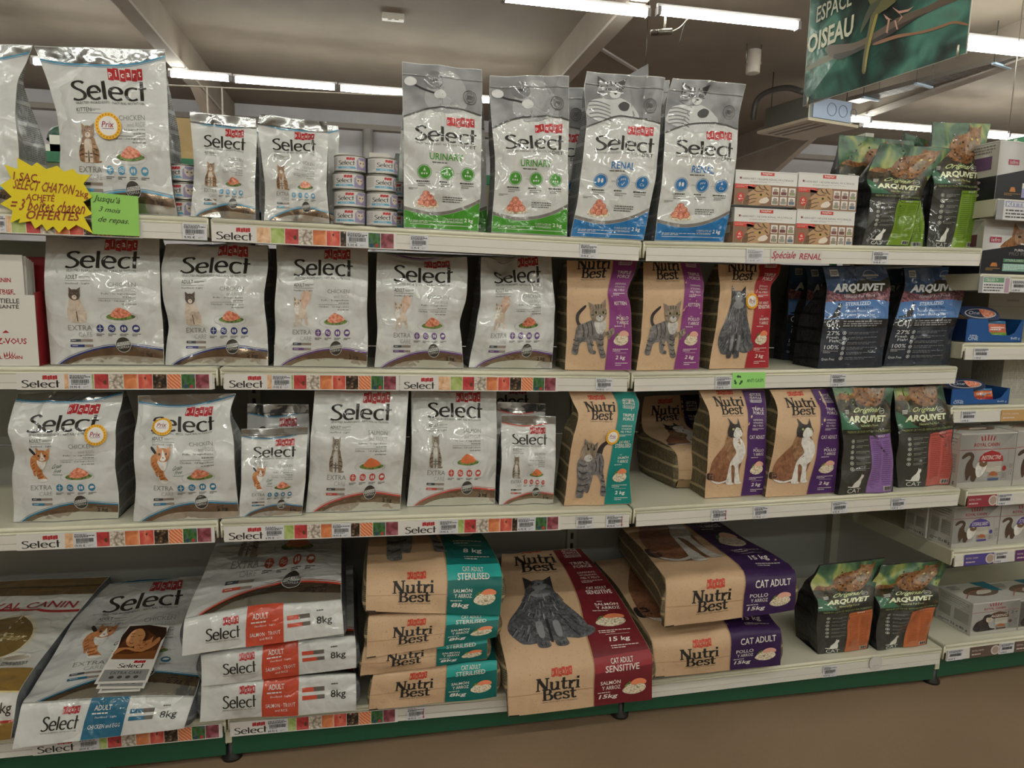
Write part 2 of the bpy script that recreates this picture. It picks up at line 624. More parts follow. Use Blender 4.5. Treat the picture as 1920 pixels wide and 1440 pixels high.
class Art:
    def __init__(s):
        s.items = []

    def put(s, V, T, m, lay=1):
        s.items.append((np.asarray(V, float), np.asarray(T, int), m, lay))
        return s

    def rect(s, x0, y0, x1, y1, m, lay=1):
        return s.put([(x0, y0), (x1, y0), (x1, y1), (x0, y1)], [(0, 1, 2), (0, 2, 3)], m, lay)

    def poly(s, pts, m, lay=1, sm=0):
        if sm:
            pts = smooth(pts, sm)
        return s.put(pts, tess(pts), m, lay)

    def oval(s, x, y, rx, ry, m, lay=1, n=20):
        pts = [(x + rx * math.cos(2 * PI * k / n), y + ry * math.sin(2 * PI * k / n)) for k in range(n)]
        return s.put([(x, y)] + pts, [(0, 1 + k, 1 + (k + 1) % n) for k in range(n)], m, lay)

    def ring(s, x, y, rx, ry, wd, m, lay=1, n=24, a0=0, a1=2 * PI):
        V, T = [], []
        for k in range(n + 1):
            t = a0 + (a1 - a0) * k / n
            for q in (1, 1 - wd):
                V.append((x + q * rx * math.cos(t), y + q * ry * math.sin(t)))
        for k in range(n):
            T += [(2 * k, 2 * k + 1, 2 * k + 3), (2 * k, 2 * k + 3, 2 * k + 2)]
        return s.put(V, T, m, lay)

    def text(s, st, x0, y0, x1, y1, m, lay=2, w=0.0, shear=0.0, slope=0.0):
        V, T = glyphs(st, w)
        if not len(V):
            return s
        U = np.empty_like(V)
        U[:, 0] = x0 + (V[:, 0] + shear * (V[:, 1] - 0.5)) * (x1 - x0)
        U[:, 1] = y0 + V[:, 1] * (y1 - y0) + slope * V[:, 0]
        return s.put(U, T, m, lay)

    def stroke(s, path, m, thin, thick=None, lay=2, box=(0, 0, 1, 1), sm=5):
        V, T = stroke_mesh(path, thin, thick, sm)
        x0, y0, x1, y1 = box
        V = np.stack([x0 + V[:, 0] * (x1 - x0), y0 + V[:, 1] * (y1 - y0)], 1)
        return s.put(V, T, m, lay)

    def band(s, pts, wd, m, lay=1, n=4):
        """a stripe along a curve whose width is measured upright"""
        p = smooth(pts, n, False)
        A, B = p.copy(), p.copy()
        A[:, 1] += wd / 2
        B[:, 1] -= wd / 2
        k = len(p)
        T = []
        for i in range(k - 1):
            T += [(i, k + i, k + i + 1), (i, k + i + 1, i + 1)]
        return s.put(np.concatenate([A, B]), T, m, lay)

    def under(s, pts, y0, m, lay=1, n=4):
        """everything between a curve and the level y0"""
        p = smooth(pts, n, False)
        B = p.copy()
        B[:, 1] = y0
        k = len(p)
        T = []
        for i in range(k - 1):
            T += [(i, k + i, k + i + 1), (i, k + i + 1, i + 1)]
        return s.put(np.concatenate([p, B]), T, m, lay)

    def lines(s, x0, y0, x1, y1, n, m, lay=2, fill=0.55, seed=1, right=False):
        """small print: rows of short dashes"""
        rn = random.Random(seed)
        h = (y1 - y0) / n
        for i in range(n):
            y = y1 - (i + 1) * h + h * (1 - fill) / 2
            end = x1 if i < n - 1 else x0 + (x1 - x0) * rn.uniform(0.45, 0.9)
            x = x0
            while x < end - 1e-6:
                wd = (x1 - x0) * rn.uniform(0.05, 0.16)
                xe = min(x + wd, end)
                if right:
                    s.rect(x0 + x1 - xe, y, x0 + x1 - x, y + h * fill, m, lay)
                else:
                    s.rect(x, y, xe, y + h * fill, m, lay)
                x = xe + (x1 - x0) * 0.022
        return s

    def within(s, other, x0, y0, x1, y1, lay=0):
        for V, T, m, l in other.items:
            s.items.append((np.stack([x0 + V[:, 0] * (x1 - x0), y0 + V[:, 1] * (y1 - y0)], 1), T, m, l + lay))
        return s

def split_long(V, T, sx, sy, lim):
    V = [tuple(v) for v in V]
    out, stack = [], [tuple(t) for t in T]
    while stack:
        a, b, c = stack.pop()
        e = []
        for i, j in ((a, b), (b, c), (c, a)):
            dx, dy = (V[i][0] - V[j][0]) * sx, (V[i][1] - V[j][1]) * sy
            e.append(dx * dx + dy * dy)
        k = max(range(3), key=lambda q: e[q])
        if e[k] <= lim * lim:
            out.append((a, b, c))
            continue
        i, j, o = ((a, b, c), (b, c, a), (c, a, b))[k]
        V.append(((V[i][0] + V[j][0]) / 2, (V[i][1] + V[j][1]) / 2))
        n = len(V) - 1
        stack += [(i, n, o), (n, j, o)]
    return np.array(V), out

def clip_poly(V, T, x0, x1, y0, y1):
    """cut a triangle mesh to a rectangle"""
    nv, nt = [], []
    for t in T:
        pg = [tuple(V[i]) for i in t]
        for ax, lim, sg in ((0, x0, 1), (0, x1, -1), (1, y0, 1), (1, y1, -1)):
            q = []
            for i in range(len(pg)):
                p, r = pg[i], pg[(i + 1) % len(pg)]
                dp, dr = sg * (p[ax] - lim), sg * (r[ax] - lim)
                if dp >= 0:
                    q.append(p)
                if (dp >= 0) != (dr >= 0):
                    k = dp / (dp - dr)
                    q.append((p[0] + (r[0] - p[0]) * k, p[1] + (r[1] - p[1]) * k))
            pg = q
            if len(pg) < 3:
                break
        if len(pg) >= 3:
            b = len(nv)
            nv += pg
            nt += [(b, b + i, b + i + 1) for i in range(1, len(pg) - 1)]
    return np.array(nv).reshape(-1, 2), np.array(nt, int).reshape(-1, 3)

def lay_art(mb, surf, art, win=(0, 0, 1, 1), lim=0.014, step=0.0005, edge=0.0):
    """print art on surf; win = the art window (x0,y0,x1,y1) the panel s,t in 0..1 shows"""
    x0, y0, x1, y1 = win
    curved = surf.wr or surf.bulge or len(surf.T) > 2 or surf.dents
    for V, T, m, l in art.items:
        V = np.stack([(V[:, 0] - x0) / (x1 - x0), (V[:, 1] - y0) / (y1 - y0)], 1)
        if V[:, 0].max() < 0 or V[:, 0].min() > 1 or V[:, 1].max() < 0 or V[:, 1].min() > 1:
            continue
        if V.min() < edge or V.max() > 1 - edge:
            V, T = clip_poly(V, T, edge, 1 - edge, edge, 1 - edge)
            if not len(T):
                continue
        if curved:
            V, T = split_long(V, T, surf.w, surf.h, lim)
        mb.add(surf.P(V[:, 0], V[:, 1], step * l), T, m, True)

# ---------------------------------------------------------------- lettering of our own
_SEL = [  # (path, x offset) of the humanist word mark
    ([(0.60, 0.84), (0.50, 0.93), (0.34, 0.96), (0.16, 0.90), (0.10, 0.76), (0.22, 0.61), (0.44, 0.47), (0.58, 0.30), (0.54, 0.12), (0.36, 0.02), (0.18, 0.02), (0.02, 0.09)], 0.0),
    ([(0.06, 0.36), (0.30, 0.37), (0.54, 0.38), (0.53, 0.52), (0.42, 0.63), (0.27, 0.65), (0.11, 0.56), (0.04, 0.38), (0.07, 0.18), (0.20, 0.05), (0.36, 0.02), (0.55, 0.09)], 0.72),
    ([(0.06, 0.0), (0.06, 0.48), (0.06, 0.97)], 1.42),
    ([(0.06, 0.36), (0.30, 0.37), (0.54, 0.38), (0.53, 0.52), (0.42, 0.63), (0.27, 0.65), (0.11, 0.56), (0.04, 0.38), (0.07, 0.18), (0.20, 0.05), (0.36, 0.02), (0.55, 0.09)], 1.68),
    ([(0.55, 0.60), (0.42, 0.65), (0.27, 0.65), (0.11, 0.56), (0.04, 0.38), (0.07, 0.18), (0.20, 0.05), (0.36, 0.02), (0.55, 0.08)], 2.40),
    ([(0.10, 0.0), (0.10, 0.45), (0.10, 1.0)], 3.06),
    ([(-0.04, 0.62), (0.14, 0.63), (0.32, 0.64)], 3.06),
]

def a_select(a, x0, y0, x1, y1, ink, lay=2, slope=0.0):
    W = 3.38
    for path, dx in _SEL:
        V, T = stroke_mesh(path, 0.09, 0.165, 4)
        U = np.stack([x0 + (V[:, 0] + dx) / W * (x1 - x0), y0 + V[:, 1] * (y1 - y0)], 1)
        U[:, 1] += slope * (V[:, 0] + dx) / W
        a.put(U, T, ink, lay)

def a_picart(a, x0, y0, x1, y1, red, white, lay=2, letters=True):
    n = 6
    w = (x1 - x0) / n
    h = y1 - y0
    for i, ch in enumerate('picart'):
        j = (0.0, 0.06, -0.05, 0.07, 0.0, 0.08)[i] * h
        k = (0.10, -0.05, 0.06, 0.0, 0.09, 0.02)[i] * w
        xa, xb = x0 + i * w + 0.04 * w, x0 + (i + 1) * w - 0.05 * w
        a.put([(xa, y0 + j), (xb, y0 + j - 0.03 * h), (xb + k, y1 + j), (xa + k, y1 + j + 0.02 * h)], [(0, 1, 2), (0, 2, 3)], red, lay)
        if letters:
            hh = {'p': (0.16, 0.66), 'i': (0.28, 0.86), 'c': (0.28, 0.66), 'a': (0.28, 0.66), 'r': (0.28, 0.66), 't': (0.28, 0.80)}[ch]
            ww = {'i': (0.36, 0.56), 'r': (0.28, 0.74), 't': (0.25, 0.74)}.get(ch, (0.2, 0.8))
            a.text(ch, xa + ww[0] * (xb - xa), y0 + j + hh[0] * h, xa + ww[1] * (xb - xa), y0 + j + hh[1] * h, white, lay + 1, 0.012)

def _serif(parts):
    return parts

_NB = {  # slab lettering: bars (x0,y0,x1,y1), strokes (path, thin, thick); advance
    'N': ([(0.0, 0.94, 0.30, 1.0), (0.0, 0.0, 0.26, 0.06), (0.60, 0.94, 0.86, 1.0), (0.09, 0.0, 0.17, 1.0), (0.69, 0.0, 0.77, 1.0)], [([(0.14, 0.97), (0.44, 0.5), (0.74, 0.02)], 0.19, 0.19)], 0.92),
    'u': ([(0.0, 0.62, 0.14, 0.68), (0.38, 0.62, 0.52, 0.68), (0.56, 0.0, 0.72, 0.06), (0.48, 0.0, 0.62, 0.68)], [([(0.13, 0.67), (0.13, 0.25), (0.20, 0.06), (0.36, 0.05), (0.52, 0.2)], 0.09, 0.15)], 0.76),
    't': ([(0.0, 0.60, 0.42, 0.68)], [([(0.18, 0.95), (0.18, 0.55), (0.18, 0.18), (0.26, 0.05), (0.44, 0.12)], 0.08, 0.15)], 0.48),
    'r': ([(0.0, 0.62, 0.14, 0.68), (0.07, 0.0, 0.21, 0.68), (0.0, 0.0, 0.32, 0.06)], [([(0.20, 0.42), (0.28, 0.60), (0.40, 0.64), (0.46, 0.56)], 0.10, 0.15)], 0.52),
    'i': ([(0.0, 0.62, 0.14, 0.68), (0.07, 0.0, 0.21, 0.68), (0.0, 0.0, 0.28, 0.06), (0.06, 0.80, 0.21, 0.97)], [], 0.32),
    'B': ([(0.0, 0.94, 0.32, 1.0), (0.0, 0.0, 0.32, 0.06), (0.08, 0.0, 0.24, 1.0)], [([(0.24, 0.96), (0.46, 0.95), (0.57, 0.78), (0.48, 0.58), (0.24, 0.53)], 0.06, 0.16), ([(0.24, 0.52), (0.52, 0.50), (0.66, 0.29), (0.54, 0.06), (0.24, 0.03)], 0.06, 0.17)], 0.78),
    'e': ([(0.10, 0.34, 0.52, 0.41)], [([(0.52, 0.38), (0.48, 0.58), (0.30, 0.65), (0.12, 0.52), (0.08, 0.30), (0.17, 0.08), (0.34, 0.03), (0.54, 0.13)], 0.07, 0.15)], 0.62),
    's': ([(0.40, 0.46, 0.46, 0.66), (0.03, 0.02, 0.09, 0.22)], [([(0.44, 0.54), (0.34, 0.64), (0.16, 0.62), (0.10, 0.50), (0.24, 0.38), (0.42, 0.27), (0.42, 0.10), (0.26, 0.03), (0.06, 0.12)], 0.08, 0.14)], 0.54),
}

def a_slab(a, word, x0, y0, x1, y1, ink, lay=2, slope=0.0):
    W = sum(_NB[c][2] for c in word)
    dx = 0.0
    for c in word:
        bars, sts, adv = _NB[c]
        bars = [(b[0] - 0.015, b[1], b[2] + 0.015, b[3] + 0.02 if b[3] - b[1] < 0.1 else b[3]) for b in bars]
        ms = [(np.array([(b[0], b[1]), (b[2], b[1]), (b[2], b[3]), (b[0], b[3])]), np.array([(0, 1, 2), (0, 2, 3)])) for b in bars]
        ms += [stroke_mesh(p, t1 * 1.25, t2 * 1.22, 4) for p, t1, t2 in sts]
        for V, T in ms:
            U = np.stack([x0 + (V[:, 0] + dx) / W * (x1 - x0), y0 + V[:, 1] * (y1 - y0) + slope * (V[:, 0] + dx) / W], 1)
            a.put(U, T, ink, lay)
        dx += adv

def a_nutri(a, x0, y0, x1, y1, ink, lay=2):
    """the two-line slab word mark"""
    h = y1 - y0
    a_slab(a, 'Nutri', x0, y0 + 0.50 * h, x1, y1, ink, lay)
    a_slab(a, 'Best', x0 + 0.14 * (x1 - x0), y0 + 0.10 * h, x0 + 0.92 * (x1 - x0), y0 + 0.56 * h, ink, lay)
    a.text('HEALTHY PET NUTRITION', x0 + 0.12 * (x1 - x0), y0 - 0.0 * h, x0 + 0.92 * (x1 - x0), y0 + 0.045 * h, ink, lay)

# ---------------------------------------------------------------- printed cats and food
def cat_sit(a, body, face, chest, dark, flip=False, look_up=False, tail=None, fluffy=False):
    """a sitting cat seen from the front, in the unit square"""
    f = (lambda p: [(1 - x, y) for x, y in p]) if flip else (lambda p: p)
    if tail:
        a.poly(f([(0.66, 0.10), (0.86, 0.04), (1.0, 0.03), (0.97, -0.01), (0.78, -0.02), (0.60, 0.0)]), tail, 1, 3)
    wd = 0.07 if fluffy else 0.0
    a.poly(f([(0.20, 0.0), (0.10 - wd, 0.12), (0.10 - wd, 0.32), (0.20 - wd, 0.52), (0.26, 0.66), (0.50, 0.72), (0.72, 0.66), (0.80 + wd, 0.50), (0.90 + wd, 0.30), (0.90 + wd, 0.10), (0.78, 0.0)]), body, 1, 4)
    a.poly(f([(0.34, 0.30), (0.34, 0.56), (0.48, 0.64), (0.62, 0.56), (0.62, 0.30), (0.48, 0.22)]), chest, 2, 4)
    a.poly(f([(0.32, 0.0), (0.34, 0.30), (0.46, 0.32), (0.46, 0.02), (0.42, -0.02), (0.34, -0.02)]), chest if not fluffy else body, 3, 3)
    a.poly(f([(0.52, 0.02), (0.52, 0.32), (0.64, 0.30), (0.66, 0.0), (0.62, -0.02), (0.54, -0.02)]), chest if not fluffy else body, 3, 3)
    a.rect(0.475, 0.02, 0.505, 0.30, dark, 3) if not flip else a.rect(0.495, 0.02, 0.525, 0.30, dark, 3)
    hy = 0.80
    a.poly(f([(0.26, hy), (0.24, hy + 0.20), (0.40, hy + 0.12)]), face, 3)
    a.poly(f([(0.58, hy + 0.12), (0.74, hy + 0.20), (0.72, hy)]), face, 3)
    a.oval(0.49 if not flip else 0.51, hy - 0.02, 0.25, 0.155, face, 4)
    a.oval(0.49 if not flip else 0.51, hy - 0.09, 0.11, 0.065, chest, 5)
    ey = hy + (0.02 if not look_up else 0.05)
    for ex in (0.39, 0.59):
        a.oval(ex if not flip else 1 - ex, ey, 0.034, 0.024, F('#94896a' if tail else '#9fb0bc') if not look_up else dark, 6, 10)
        a.oval(ex if not flip else 1 - ex, ey, 0.024, 0.024, dark, 7, 8)
    a.poly(f([(0.46, hy - 0.06), (0.53, hy - 0.06), (0.495, hy - 0.09)]), dark, 6)
    if tail:
        stripes(a, [[(0.16, 0.40), (0.24, 0.46), (0.30, 0.48)], [(0.12, 0.28), (0.22, 0.33), (0.30, 0.34)], [(0.12, 0.16), (0.22, 0.20), (0.30, 0.20)], [(0.70, 0.48), (0.78, 0.45)], [(0.70, 0.36), (0.86, 0.32)], [(0.70, 0.22), (0.88, 0.18)],
                    [(0.34, 0.22), (0.45, 0.22)], [(0.34, 0.13), (0.45, 0.13)], [(0.54, 0.22), (0.65, 0.22)], [(0.54, 0.13), (0.65, 0.13)], [(0.42, 0.92), (0.44, 0.86)], [(0.50, 0.93), (0.50, 0.86)], [(0.58, 0.92), (0.56, 0.86)]], dark, 0.022, 5)
    return a

def stripes(a, segs, m, wd=0.022, lay=5):
    for q in segs:
        V, T = stroke_mesh(q, wd, wd, 3)
        a.put(V, T, m, lay)

def cat_fluffy(a):
    """a long-haired dark grey cat sitting, nose raised"""
    B, L_, D, H = 'fur_fluffy', F('#85868a'), F('#2c2d31'), F('#a09f9e')
    a.poly([(0.22, 0.02), (0.08, 0.10), (0.0, 0.24), (0.04, 0.40), (0.14, 0.54), (0.22, 0.66), (0.28, 0.78), (0.30, 0.90), (0.40, 0.98), (0.60, 0.98), (0.70, 0.90), (0.72, 0.78), (0.80, 0.62), (0.90, 0.46), (0.98, 0.30), (1.0, 0.12), (0.84, 0.04), (0.70, 0.06)], B, 1, 3)
    a.poly([(0.62, 0.10), (0.82, 0.04), (1.02, 0.08), (1.08, 0.16), (0.98, 0.22), (0.76, 0.20)], B, 2, 3)
    a.poly([(0.29, 0.86), (0.27, 1.06), (0.42, 0.97)], D, 2)
    a.poly([(0.58, 0.97), (0.73, 1.05), (0.71, 0.84)], D, 2)
    a.oval(0.51, 0.78, 0.15, 0.06, L_, 2)
    a.poly([(0.40, 0.90), (0.48, 0.97), (0.58, 0.95), (0.62, 0.88), (0.54, 0.82), (0.44, 0.83)], L_, 3, 3)
    a.poly([(0.48, 0.93), (0.54, 0.93), (0.51, 0.89)], D, 4)
    for x in (0.41, 0.60):
        a.oval(x, 0.93, 0.03, 0.014, D, 4, 8)
    rn = random.Random(4)
    for i in range(34):
        x, y = rn.uniform(0.24, 0.76), rn.uniform(0.42, 0.80)
        dx = (x - 0.5) * 0.25
        stripes(a, [[(x, y), (x + dx * 0.5, y - 0.05), (x + dx, y - 0.10)]], rn.choice((L_, D, H)), 0.010, 3)
    for i in range(16):
        x, y = rn.choice((rn.uniform(0.06, 0.28), rn.uniform(0.72, 0.92))), rn.uniform(0.14, 0.40)
        stripes(a, [[(x, y), (x + (x - 0.5) * 0.1, y - 0.05), (x + (x - 0.5) * 0.2, y - 0.09)]], rn.choice((L_, D)), 0.010, 3)
    for x in (0.33, 0.55):
        a.poly([(x - 0.03, 0.36), (x, 0.16), (x - 0.02, 0.0), (x + 0.04, -0.04), (x + 0.14, -0.02), (x + 0.13, 0.08), (x + 0.14, 0.36)], B, 4, 3)
        a.poly([(x + 0.02, 0.30), (x + 0.03, 0.10), (x + 0.10, 0.10), (x + 0.10, 0.30)], L_, 5, 3)
        stripes(a, [[(x + 0.03, 0.02), (x + 0.03, -0.02)], [(x + 0.08, 0.02), (x + 0.08, -0.02)]], D, 0.008, 6)
    stripes(a, [[(0.50, 0.34), (0.505, 0.18), (0.50, 0.02)]], D, 0.03, 5)
    return a

def cat_walk(a, body, face, chest, dark, tail_up=True, paws=None):
    """a standing cat, three-quarter view, head to the right and facing us"""
    if tail_up:
        a.poly([(0.16, 0.50), (0.08, 0.62), (0.10, 0.78), (0.30, 0.92), (0.32, 0.88), (0.17, 0.75), (0.15, 0.62), (0.24, 0.52)], dark, 1, 4)
    a.poly([(0.10, 0.48), (0.04, 0.22), (0.0, 0.06), (0.04, 0.0), (0.14, 0.0), (0.18, 0.20), (0.30, 0.28)], body, 2, 3)
    a.poly([(0.34, 0.24), (0.40, 0.04), (0.54, 0.0), (0.56, 0.06), (0.48, 0.10), (0.48, 0.30)], body, 1, 3)
    a.poly([(0.54, 0.34), (0.62, 0.08), (0.68, -0.06), (0.78, -0.06), (0.79, 0.0), (0.73, 0.14), (0.72, 0.40)], body, 3, 3)
    a.poly([(0.08, 0.34), (0.10, 0.52), (0.30, 0.60), (0.52, 0.66), (0.72, 0.62), (0.76, 0.42), (0.62, 0.28), (0.36, 0.24), (0.18, 0.24)], body, 2, 4)
    a.poly([(0.52, 0.62), (0.56, 0.42), (0.68, 0.38), (0.78, 0.50), (0.76, 0.64)], chest, 3, 4)
    if paws:
        a.poly([(0.70, 0.40), (0.84, 0.44), (0.96, 0.50), (1.0, 0.42), (0.92, 0.34), (0.86, 0.28), (0.82, 0.32), (0.84, 0.38), (0.72, 0.32)], paws, 4, 3)
    a.poly([(0.44, 0.80), (0.38, 0.98), (0.56, 0.92)], face, 3)
    a.poly([(0.66, 0.92), (0.84, 1.04), (0.80, 0.82)], face, 3)
    a.poly([(0.42, 0.76), (0.46, 0.90), (0.62, 0.94), (0.78, 0.90), (0.82, 0.76), (0.74, 0.64), (0.62, 0.60), (0.48, 0.64)], face, 4, 4)
    a.oval(0.64, 0.68, 0.09, 0.06, chest, 5)
    for ex in (0.55, 0.73):
        a.oval(ex, 0.785, 0.038, 0.036, F('#9a9464'), 6, 10)
        a.oval(ex, 0.785, 0.024, 0.030, dark, 7, 10)
    a.poly([(0.43, 0.82), (0.41, 0.93), (0.51, 0.90)], F('#8a6f66'), 4)
    a.poly([(0.71, 0.91), (0.81, 0.99), (0.79, 0.86)], F('#8a6f66'), 4)
    if paws:
        stripes(a, [[(0.22, 0.56), (0.26, 0.44), (0.24, 0.32)], [(0.32, 0.60), (0.36, 0.46), (0.34, 0.32)], [(0.42, 0.62), (0.46, 0.50), (0.45, 0.36)],
                    [(0.02, 0.28), (0.09, 0.25), (0.15, 0.26)], [(0.02, 0.19), (0.08, 0.16), (0.14, 0.17)], [(0.02, 0.10), (0.08, 0.08), (0.14, 0.09)],
                    [(0.58, 0.30), (0.65, 0.27), (0.72, 0.29)], [(0.61, 0.20), (0.67, 0.17), (0.73, 0.19)], [(0.64, 0.10), (0.69, 0.07), (0.74, 0.09)], [(0.66, 0.01), (0.71, -0.01), (0.76, 0.01)],
                    [(0.42, 0.20), (0.46, 0.17), (0.50, 0.18)], [(0.82, 0.42), (0.85, 0.37)], [(0.90, 0.45), (0.92, 0.38)],
                    [(0.56, 0.93), (0.57, 0.86)], [(0.63, 0.94), (0.63, 0.86)], [(0.70, 0.93), (0.69, 0.86)], [(0.43, 0.74), (0.50, 0.74)], [(0.77, 0.75), (0.81, 0.77)]], F('#4a443e'), 0.020, 5)
    a.poly([(0.61, 0.73), (0.68, 0.73), (0.645, 0.69)], dark, 6)
    return a

def cat_calico(a):
    """brown and white cat sitting side on and looking up"""
    B, W, D, E = 'fur_calico', 'fur_white', 'fur_dark', 'fur_brown'
    a.poly([(-0.06, 0.10), (0.0, 0.06), (0.12, 0.08), (0.10, 0.16), (-0.04, 0.18)], D, 1, 3)
    a.poly([(0.30, 0.0), (0.06, 0.04), (0.0, 0.16), (0.04, 0.36), (0.20, 0.52), (0.36, 0.66), (0.46, 0.86), (0.74, 0.86), (0.86, 0.66), (0.88, 0.46), (0.80, 0.24), (0.76, 0.04), (0.62, 0.0)], B, 1, 4)
    a.poly([(0.36, 0.66), (0.44, 0.82), (0.60, 0.84), (0.76, 0.70), (0.72, 0.46), (0.56, 0.36), (0.44, 0.44)], E, 2, 4)
    a.poly([(0.62, 0.84), (0.84, 0.72), (0.92, 0.56), (0.84, 0.36), (0.76, 0.30), (0.80, 0.04), (0.86, 0.0), (0.74, -0.02), (0.66, 0.02), (0.66, 0.26), (0.56, 0.30), (0.60, 0.03), (0.64, -0.02), (0.46, -0.02), (0.46, 0.10), (0.52, 0.36), (0.66, 0.52), (0.56, 0.68)], W, 3, 3)
    a.poly([(0.04, 0.06), (0.28, 0.02), (0.46, 0.06), (0.44, 0.02), (0.20, -0.01)], W, 3, 2)
    a.poly([(0.44, 0.80), (0.42, 0.92), (0.46, 1.0), (0.40, 1.10), (0.54, 1.01), (0.68, 1.0), (0.70, 1.09), (0.77, 0.97), (0.84, 0.88), (0.78, 0.80), (0.60, 0.78)], D, 4, 2)
    a.poly([(0.58, 0.80), (0.60, 0.90), (0.68, 0.95), (0.80, 0.90), (0.82, 0.82), (0.72, 0.78)], W, 5, 3)
    a.oval(0.56, 0.92, 0.03, 0.02, ('film', '#a8b46a'), 6, 8)
    a.oval(0.76, 0.92, 0.025, 0.018, ('film', '#a8b46a'), 6, 8)
    return a

def cat_stretch(a):
    """grey tabby walking toward us, tail raised"""
    B, P_, D = 'fur_tabby', 'fur_pale', 'fur_dark'
    a.poly([(0.56, 0.74), (0.66, 0.92), (0.88, 1.0), (0.94, 0.97), (0.80, 0.88), (0.74, 0.74)], D, 1, 4)
    a.poly([(0.40, 0.74), (0.70, 0.78), (0.84, 0.66), (0.86, 0.46), (0.92, 0.30), (0.98, 0.06), (0.90, 0.02), (0.80, 0.06), (0.80, 0.26), (0.66, 0.40), (0.50, 0.42)], 'fur_grey', 2, 4)
    a.poly([(0.06, 0.70), (0.0, 0.50), (0.06, 0.30), (0.06, 0.08), (0.10, 0.0), (0.28, 0.0), (0.30, 0.10), (0.42, 0.08), (0.48, 0.20), (0.54, 0.40), (0.60, 0.60), (0.50, 0.74)], 'fur_grey', 3, 4)
    a.poly([(0.14, 0.92), (0.12, 1.04), (0.28, 0.96)], 'fur_grey', 4)
    a.poly([(0.44, 0.94), (0.56, 0.98), (0.56, 0.86)], 'fur_grey', 4)
    a.poly([(0.08, 0.82), (0.16, 0.94), (0.36, 0.97), (0.54, 0.88), (0.56, 0.76), (0.44, 0.66), (0.24, 0.64), (0.10, 0.70)], 'fur_tabby', 5, 4)
    a.oval(0.32, 0.70, 0.13, 0.06, P_, 6)
    for ex in (0.28, 0.46):
        a.oval(ex, 0.86, 0.04, 0.025, D, 7, 8)
    stripes(a, [[(0.06, 0.60), (0.18, 0.56), (0.30, 0.58)], [(0.06, 0.48), (0.18, 0.44), (0.34, 0.46)], [(0.08, 0.36), (0.20, 0.33), (0.36, 0.36)], [(0.08, 0.24), (0.20, 0.22), (0.40, 0.24)], [(0.08, 0.13), (0.18, 0.11), (0.28, 0.13)],
                [(0.56, 0.66), (0.62, 0.56), (0.60, 0.46)], [(0.68, 0.70), (0.73, 0.58), (0.72, 0.46)], [(0.80, 0.40), (0.88, 0.38)], [(0.81, 0.30), (0.91, 0.28)], [(0.82, 0.20), (0.94, 0.18)], [(0.82, 0.11), (0.96, 0.10)],
                [(0.22, 0.94), (0.26, 0.87)], [(0.34, 0.95), (0.36, 0.88)], [(0.45, 0.92), (0.44, 0.86)]], F('#3f3d40'), 0.024, 7)
    return a

def cat_orange(a):
    O, W, D = 'fur_orange', 'fur_white', 'fur_dark'
    a.poly([(0.06, 0.94), (0.02, 1.02), (0.10, 1.04), (0.30, 0.88), (0.26, 0.80)], D, 1, 3)
    a.poly([(0.10, 0.80), (0.0, 0.70), (0.0, 0.52), (0.14, 0.34), (0.22, 0.18), (0.30, 0.16), (0.30, 0.30), (0.40, 0.10), (0.52, 0.0), (0.80, 0.02), (0.84, 0.08), (0.66, 0.22), (0.62, 0.38), (0.76, 0.60), (0.60, 0.78), (0.30, 0.84)], O, 2, 4)
    a.poly([(0.34, 0.66), (0.46, 0.44), (0.64, 0.36), (0.80, 0.52), (0.76, 0.70)], W, 3, 4)
    a.poly([(0.40, 0.02), (0.60, -0.04), (0.84, 0.0), (0.82, 0.06), (0.50, 0.06)], W, 3, 3)
    a.poly([(0.34, 0.90), (0.36, 1.08), (0.52, 0.96)], O, 3)
    a.poly([(0.76, 0.94), (1.0, 1.05), (0.98, 0.84)], O, 3)
    a.poly([(0.30, 0.84), (0.42, 0.96), (0.66, 0.99), (0.92, 0.93), (0.96, 0.78), (0.84, 0.66), (0.60, 0.62), (0.38, 0.68)], O, 4, 4)
    a.poly([(0.54, 0.76), (0.62, 0.94), (0.70, 0.78), (0.78, 0.70), (0.62, 0.64), (0.48, 0.68)], W, 5, 3)
    for ex in (0.46, 0.78):
        a.oval(ex, 0.82, 0.05, 0.035, D, 6, 8)
    a.poly([(0.58, 0.74), (0.68, 0.74), (0.63, 0.70)], ('film', '#8a4a3a'), 6)
    stripes(a, [[(0.14, 0.38), (0.26, 0.44)], [(0.20, 0.28), (0.34, 0.34)], [(0.36, 0.16), (0.58, 0.22)], [(0.44, 0.08), (0.70, 0.14)], [(0.06, 0.56), (0.14, 0.62)], [(0.10, 0.48), (0.22, 0.54)], [(0.40, 0.30), (0.58, 0.32)]], F('#8f4a22'), 0.03, 3)
    return a

def plate(a, meat='food_meat', ring=('film', '#a7a9a8')):
    """food on a clear oval dish, unit box"""
    a.ring(0.5, 0.34, 0.50, 0.32, 0.035, ring, 1)
    a.poly([(0.16, 0.36), (0.30, 0.52), (0.60, 0.58), (0.92, 0.44), (0.88, 0.30), (0.60, 0.20), (0.28, 0.24)], 'food_green', 2, 3)
    a.poly([(0.28, 0.40), (0.36, 0.66), (0.50, 0.86), (0.62, 0.80), (0.76, 0.68), (0.84, 0.48), (0.70, 0.36), (0.48, 0.30)], meat, 3, 3)
    return a

